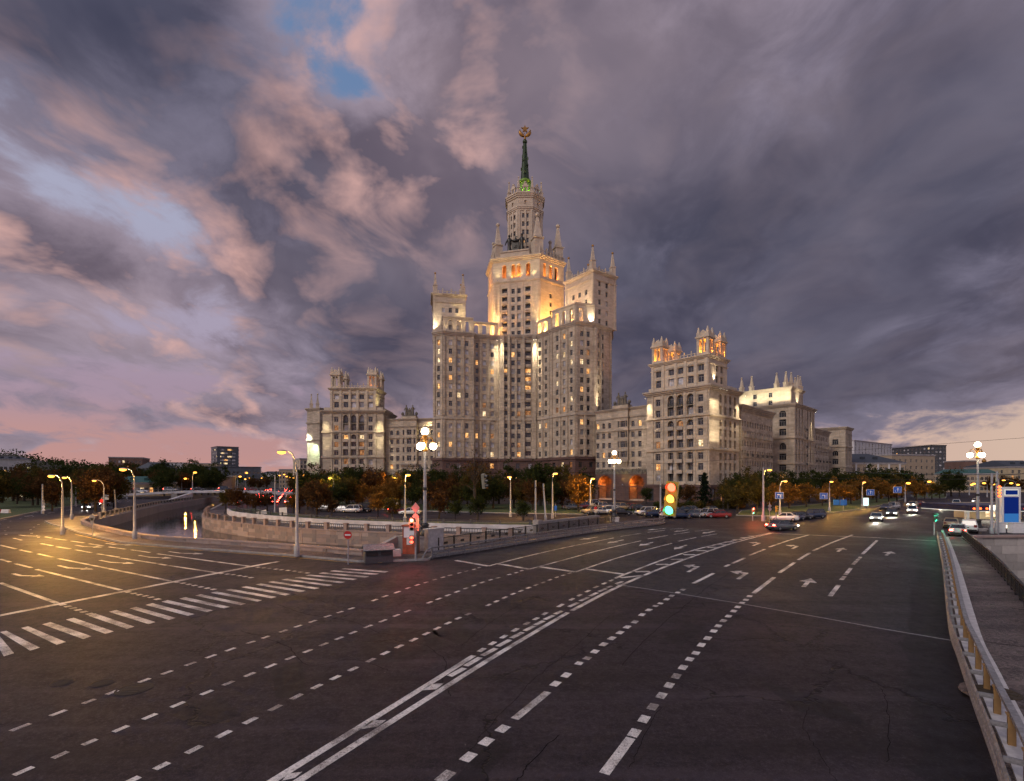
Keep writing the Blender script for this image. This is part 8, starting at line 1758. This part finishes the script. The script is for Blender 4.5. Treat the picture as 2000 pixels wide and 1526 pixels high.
def car_proto(kind):
    """car facing +X: body shell, glasshouse, roof, pillars, wheels, lamps, bumpers"""
    L, W = 4.5, 1.76; hw = W / 2
    if kind == 'sedan': low = [(-2.25, 0.42, 0.78, 0.80), (-2.12, 0.24, 0.98, 0.92), (-1.4, 0.2, 1.02, 1.0), (-0.6, 0.2, 0.98, 1.0), (0.7, 0.2, 0.95, 1.0), (1.35, 0.2, 0.88, 0.98), (2.05, 0.24, 0.74, 0.90), (2.25, 0.36, 0.62, 0.78)]; gh = (-1.62, 0.98, -0.95, 0.28, 0.96, 1.44)
    elif kind == 'suv': low = [(-2.25, 0.5, 0.95, 0.86), (-2.16, 0.32, 1.06, 0.95), (-1.4, 0.28, 1.08, 1.0), (-0.6, 0.28, 1.06, 1.0), (0.7, 0.28, 1.04, 1.0), (1.3, 0.28, 1.0, 0.98), (2.08, 0.32, 0.90, 0.92), (2.25, 0.45, 0.74, 0.82)]; gh = (-2.12, 1.02, -1.86, 0.36, 1.05, 1.70)
    else: low = [(-2.25, 0.45, 1.0, 0.88), (-2.18, 0.28, 1.05, 0.95), (-1.2, 0.24, 1.06, 1.0), (0.4, 0.24, 1.06, 1.0), (1.3, 0.24, 1.0, 0.99), (2.0, 0.28, 0.86, 0.93), (2.25, 0.4, 0.7, 0.84)]; gh = (-2.16, 1.5, -2.05, 0.9, 1.05, 1.92)
    root = thing(kind, 'car prototype', 'car'); mb = MB(); n = 8; vs = []
    for x, zb, zt, f in low:
        w = hw * f
        for y, z in ((-w * 0.9, zb), (-w, zb + 0.16), (-w, zb + (zt - zb) * 0.62), (-w * 0.88, zt), (w * 0.88, zt), (w, zb + (zt - zb) * 0.62), (w, zb + 0.16), (w * 0.9, zb)): vs.append((x, y, z))
    k = len(low); fs = [(i * n + j, i * n + (j + 1) % n, (i + 1) * n + (j + 1) % n, (i + 1) * n + j) for i in range(k - 1) for j in range(n)]; mb.add(vs, fs, 0, True); mb.add(vs[:n], [tuple(range(n))]); mb.add(vs[-n:], [tuple(reversed(range(n)))]); mb.build('body', M['plate'], root)
    x0, x1, r0, r1, z0, z1 = gh; wb, wt_ = hw * 0.90, hw * 0.72; B = [(x0, -wb, z0 - 0.03), (x1, -wb, z0 - 0.06), (x1, wb, z0 - 0.06), (x0, wb, z0 - 0.03)]; T_ = [(r0, -wt_, z1), (r1, -wt_, z1), (r1, wt_, z1), (r0, wt_, z1)]
    mb = MB(); mb.add(B + T_, [(0, 1, 5, 4), (1, 2, 6, 5), (2, 3, 7, 6), (3, 0, 4, 7)]); mb.build('windows', M['car_glass'], root)
    mb = MB(); mb.box(((r0 + r1) / 2, 0, z1 + 0.015), (r1 - r0 + 0.08, wt_ * 2 + 0.06, 0.07)); mb.build('roof', M['plate'], root); mb = MB()
    for a, b in zip(B, T_): mb.beam(Vector(a), Vector(b), 0.07, 0.07)
    for s in (-1, 1):
        xm = (r0 + r1) / 2; mb.beam(Vector((xm - 0.05, s * wb, z0)), Vector((xm, s * wt_, z1)), 0.08, 0.06)
    mb.build('pillars', M['plate'], root)
    wr = 0.32 if kind == 'sedan' else 0.36
    for x in (-1.35, 1.35):
        for s in (-1, 1):
            mb = MB(); mb.lathe([(wr * 0.62, -0.1), (wr, -0.09), (wr, 0.09), (wr * 0.62, 0.1)], 16); mb.v = [(v[0] + x, s * (hw - 0.07) + v[2], v[1] + wr) for v in mb.v]; wh = mb.build('wheel', M['tyre'], root); mb = MB(); mb.lathe([(wr * 0.6, 0.0), (wr * 0.55, 0.03), (0.05, 0.05)], 12); mb.v = [(v[0] + x, s * (hw + 0.025 + v[2] * 0.6), v[1] + wr) for v in mb.v]; mb.build('rim', M['rim'], wh)
    xf, xr = low[-1][0], low[0][0]; zf = low[-2][2] - 0.10; zr = low[0][2] + (0.05 if kind != 'sedan' else 0.04)
    for s in (-1, 1):
        mb = MB(); mb.box((xf - 0.12, s * hw * 0.64, zf), (0.16, 0.36, 0.15)); mb.build('headlight', M['lamp_off'], root); mb = MB(); mb.box((xr + 0.06, s * hw * 0.70, zr), (0.14, 0.30, 0.17 if kind == 'sedan' else 0.32)); mb.build('tail_light', M['tail_off'], root); mb = MB(); mb.box((0.75, s * (hw + 0.07), z0 + 0.05), (0.1, 0.16, 0.12)); mb.build('mirror', M['tyre'], root)
    for x, nm in ((xf - 0.02, 'front_bumper'), (xr + 0.02, 'rear_bumper')): mb = MB(); mb.box((x, 0, 0.46), (0.14, W * 0.84, 0.2)); mb.build(nm, M['tyre'], root)
    mb = MB(); mb.box((xr - 0.06, 0, 0.62), (0.02, 0.5, 0.12)); mb.build('number_plate', M['plate'], root)
    return root
PROTO = {k: car_proto(k) for k in ('sedan', 'suv', 'van')}; KIDS.update({p.name: list(p.children) for p in PROTO.values()})
for p in PROTO.values():
    for ch in list(p.children): KIDS[ch.name] = list(ch.children)
_light_mats = {}
def car(kind, col, loc, heading, label, group, lights='', beam=0):
    """copy of a prototype; heading = direction the car faces (degrees from +X)"""
    src = PROTO[kind]; c = tree_copy(src, loc, R(heading), label); c['group'] = group; c['category'] = 'van' if kind == 'van' else 'car'
    for ch in c.children:
        st = ch.name.split('.')[0]
        if st in ('body', 'roof', 'pillars'): ch.material_slots[0].link = 'OBJECT'; ch.material_slots[0].material = PAINT[col]
        if st == 'headlight' and 'h' in lights: ch.material_slots[0].link = 'OBJECT'; ch.material_slots[0].material = M['head_on']
        if st == 'tail_light' and 't' in lights: ch.material_slots[0].link = 'OBJECT'; ch.material_slots[0].material = M['tail_on']
    if beam:
        l = bpy.data.lights.new('beam', 'SPOT'); l.energy = beam; l.color = (1, 0.9, 0.75); l.spot_size = R(60); l.spot_blend = 0.8; l.shadow_soft_size = 0.1; lo = bpy.data.objects.new('beam', l); COL.objects.link(lo); lo.parent = c; lo.location = (2.5, 0, 0.7); lo.rotation_euler = (R(82), 0, R(-90))
    return c
r = random.Random(4); cols = list(PAINT)
row1 = [(1157, 1006, 'suv', 'beige', 200), (1176, 1006, 'sedan', 'silver', 20), (1190, 1006, 'suv', 'white', 155), (1212, 1008, 'sedan', 'black', 10), (1262, 1007, 'suv', 'white', 195), (1278, 1010, 'sedan', 'dark blue', 25), (1297, 1010, 'sedan', 'dark blue', 165), (1311, 1012, 'suv', 'white', 30), (1328, 1013, 'suv', 'dark blue', 5), (1352, 1011, 'sedan', 'grey', 160), (1368, 1010, 'sedan', 'silver', 40), (1382, 1011, 'suv', 'silver', 205), (1402, 1012, 'sedan', 'dark red', 170)]
for k, (px, by, kd, cl, hd) in enumerate(row1):
    p = G(px, by); car(kd, cl, (p.x, p.y, 0.16 if 1150 < px < 1235 else 0.0), hd, '%s %s, %s from the left in the front parked row' % (cl, 'estate car' if kd == 'suv' else 'saloon car', ordn(k)), 'cars parked before the archways')
row2 = [(1118, 997, 'sedan', 'grey', 20), (1135, 996, 'suv', 'dark red', 200), (1178, 996, 'suv', 'silver', 30), (1196, 995, 'sedan', 'dark blue', 160), (1214, 998, 'suv', 'beige', 20), (1232, 997, 'sedan', 'dark red', 200), (1248, 999, 'sedan', 'black', 20), (1310, 1000, 'suv', 'grey', 20), (1335, 1002, 'sedan', 'black', 160), (1352, 1001, 'sedan', 'grey', 20), (1392, 1002, 'sedan', 'black', 20)]
for k, (px, by, kd, cl, hd) in enumerate(row2):
    p = G(px, by); car(kd, cl, (p.x, p.y, 0.16 if px < 1250 else 0.0), hd, '%s %s, %s from the left in the rear parked row' % (cl, 'estate car' if kd == 'suv' else 'saloon car', ordn(k)), 'cars parked before the archways', 't' if k in (5,) else ('h' if k == 4 else ''))
p = G(1160, 992); car('van', 'white', (p.x, p.y, 0.1), 10, 'white van behind the parked cars by the leaning lamp', 'cars parked before the archways')
for k, (px, by, kd, cl, hd, lb_) in enumerate([(1532, 1018, 'sedan', 'white', 150, 'white saloon at the kerb beside the yellow traffic light'), (1550, 1017, 'sedan', 'dark blue', 30, 'dark blue saloon half hidden behind the white one'), (1563, 1015, 'sedan', 'black', 20, 'black saloon between the blue saloon and the estate car'), (1588, 1013, 'suv', 'dark blue', 200, 'dark blue estate car at the right of the kerbside group'), (1732, 996, 'sedan', 'dark blue', 215, 'dark blue saloon parked under the advertising case'), (1744, 995, 'suv', 'silver', 215, 'silver estate car behind the saloon by the advertising case'), (1783, 990, 'sedan', 'beige', 220, 'beige saloon with lights on by the white house'), (1797, 989, 'sedan', 'dark red', 40, 'dark red saloon by the white house')]):
    p = G(px, by); car(kd, cl, (p.x, p.y, 0), hd, lb_, 'cars at the right kerb', 'h' if k == 6 else '')
for k, (px, by, kd, cl, hd, lb_) in enumerate([(667, 1001, 'sedan', 'silver', 170, 'silver saloon, left of the pair by the riverside trees'), (686, 1002, 'suv', 'white', 175, 'white estate car, right of the pair by the riverside trees'), (708, 1001, 'van', 'black', 175, 'black van behind the orange young tree'), (779, 1004, 'suv', 'dark red', 20, 'dark red estate car left of the kiosk light'), (801, 1006, 'sedan', 'white', 175, 'white saloon behind the kiosk light pole'), (634, 999, 'sedan', 'grey', 170, 'grey saloon in the shade of the large brown tree')]):
    p = G(px, by); car(kd, cl, (p.x, p.y, 0), hd, lb_, 'cars on the riverside street', 't' if k == 3 else '')
# moving traffic, standing still here
for k, (px, by, cl, hd, lb_) in enumerate([(1712, 1018, 'silver', 232, 'oncoming silver car with headlights on, nearest on the right street'), (1782, 1003, 'white', 230, 'oncoming white car with headlights on behind the nearest one'), (1838, 994, 'grey', 228, 'oncoming grey car with headlights on in the middle of the street'), (1868, 988, 'white', 228, 'oncoming white car with headlights on behind the grey one'), (1906, 983, 'silver', 226, 'oncoming silver car with headlights on left of the globe lamp'), (1942, 979, 'black', 226, 'oncoming black car with headlights on between the station poles'), (1742, 1008, 'black', 231, 'oncoming black car with headlights on between the silver and white ones')]):
    p = G(px, by); car('sedan' if k % 2 == 0 else 'suv', cl, (p.x, p.y, 0), hd, lb_, 'oncoming cars on the right street', 'h', 900 if k in (0, 1, 2, 6) else 0)
p = G(1528, 1036); car('sedan', 'grey', (p.x, p.y, 0), 20, 'grey car with red tail lights turning across the junction', 'cars on the junction', 'ht')
p = G(1871, 1046); car('sedan', 'silver', (p.x, p.y, 0), 48, 'silver car braking by the kerb blocks at the station', 'cars at the station', 't'); p = G(1893, 1040); car('suv', 'white', (p.x, p.y, 0), 48, 'white estate car in front of the braking silver one', 'cars at the station'); p = G(1899, 1035); car('sedan', 'beige', (p.x - 0.4, p.y + 3, 0), 48, 'beige car at the front of the station queue', 'cars at the station'); p = G(1893, 1003); car('sedan', 'black', (p.x, p.y, 0), 46, 'black car with red tail lights driving off past the canopy', 'cars on the right street', 't')
p = G(172, 995); car('sedan', 'silver', (p.x, p.y, 0), -62, 'silver car with headlights on coming along the left canal road', 'cars on the canal road', 'h', 900); p = G(205, 989); car('suv', 'black', (p.x, p.y, 0), -62, 'black car with headlights on following on the left canal road', 'cars on the canal road', 'h', 0)
for i in range(6):
    f = 0.15 + i * 0.14; q = Vector((-152, 194, 0)).lerp(Vector((-86, 212, 0)), f); z = 1.4 + 1.5 * (1 - (2 * f - 1) ** 2); car(('sedan', 'suv')[i % 2], cols[i % 7], (q.x, q.y, z), 15, '%s car with red tail lights, %s from the left on the canal bridge' % (cols[i % 7], ordn(i)), 'cars on the canal bridge', 't')
A0, A1 = Vector((-71, 144, 0)), Vector((-168, 372, 0)); dd = (A1 - A0).normalized(); nn = Vector((dd.y, -dd.x, 0)); hdg = math.degrees(math.atan2(dd.y, dd.x))
for lane in range(5):
    for i in range(11):
        s = i * 9.5 + r.uniform(0, 3) + (3 if lane % 2 else 0) + i * i * 1.1; q = A0 + dd * s + nn * (lane * 3.3 - 6.0)
        if s > 235: continue
        cl = r.choice(cols); car(('sedan', 'suv')[r.random() < 0.4], cl, (q.x, q.y, 0), hdg, '%s car in the red queue, lane %s from the left, %s from the back' % (cl, ('one', 'two', 'three', 'four', 'five')[lane], ordn(i)), 'cars queueing on the far street', 't')
for i in range(8):
    s = i * 8.0; q = Vector((-71, 150, 0)) + dd * s + nn * 12.5; car(('sedan', 'suv')[i % 2], cols[(i * 3) % 7], (q.x, q.y, 0), hdg, '%s car, %s from the front in the row parked beside the queue' % (cols[(i * 3) % 7], ordn(7 - i)), 'cars parked beside the queue street')
for p in PROTO.values():
    def rm(o):
        for ch in list(o.children): rm(ch)
        bpy.data.objects.remove(o, do_unlink=True)
    rm(p)
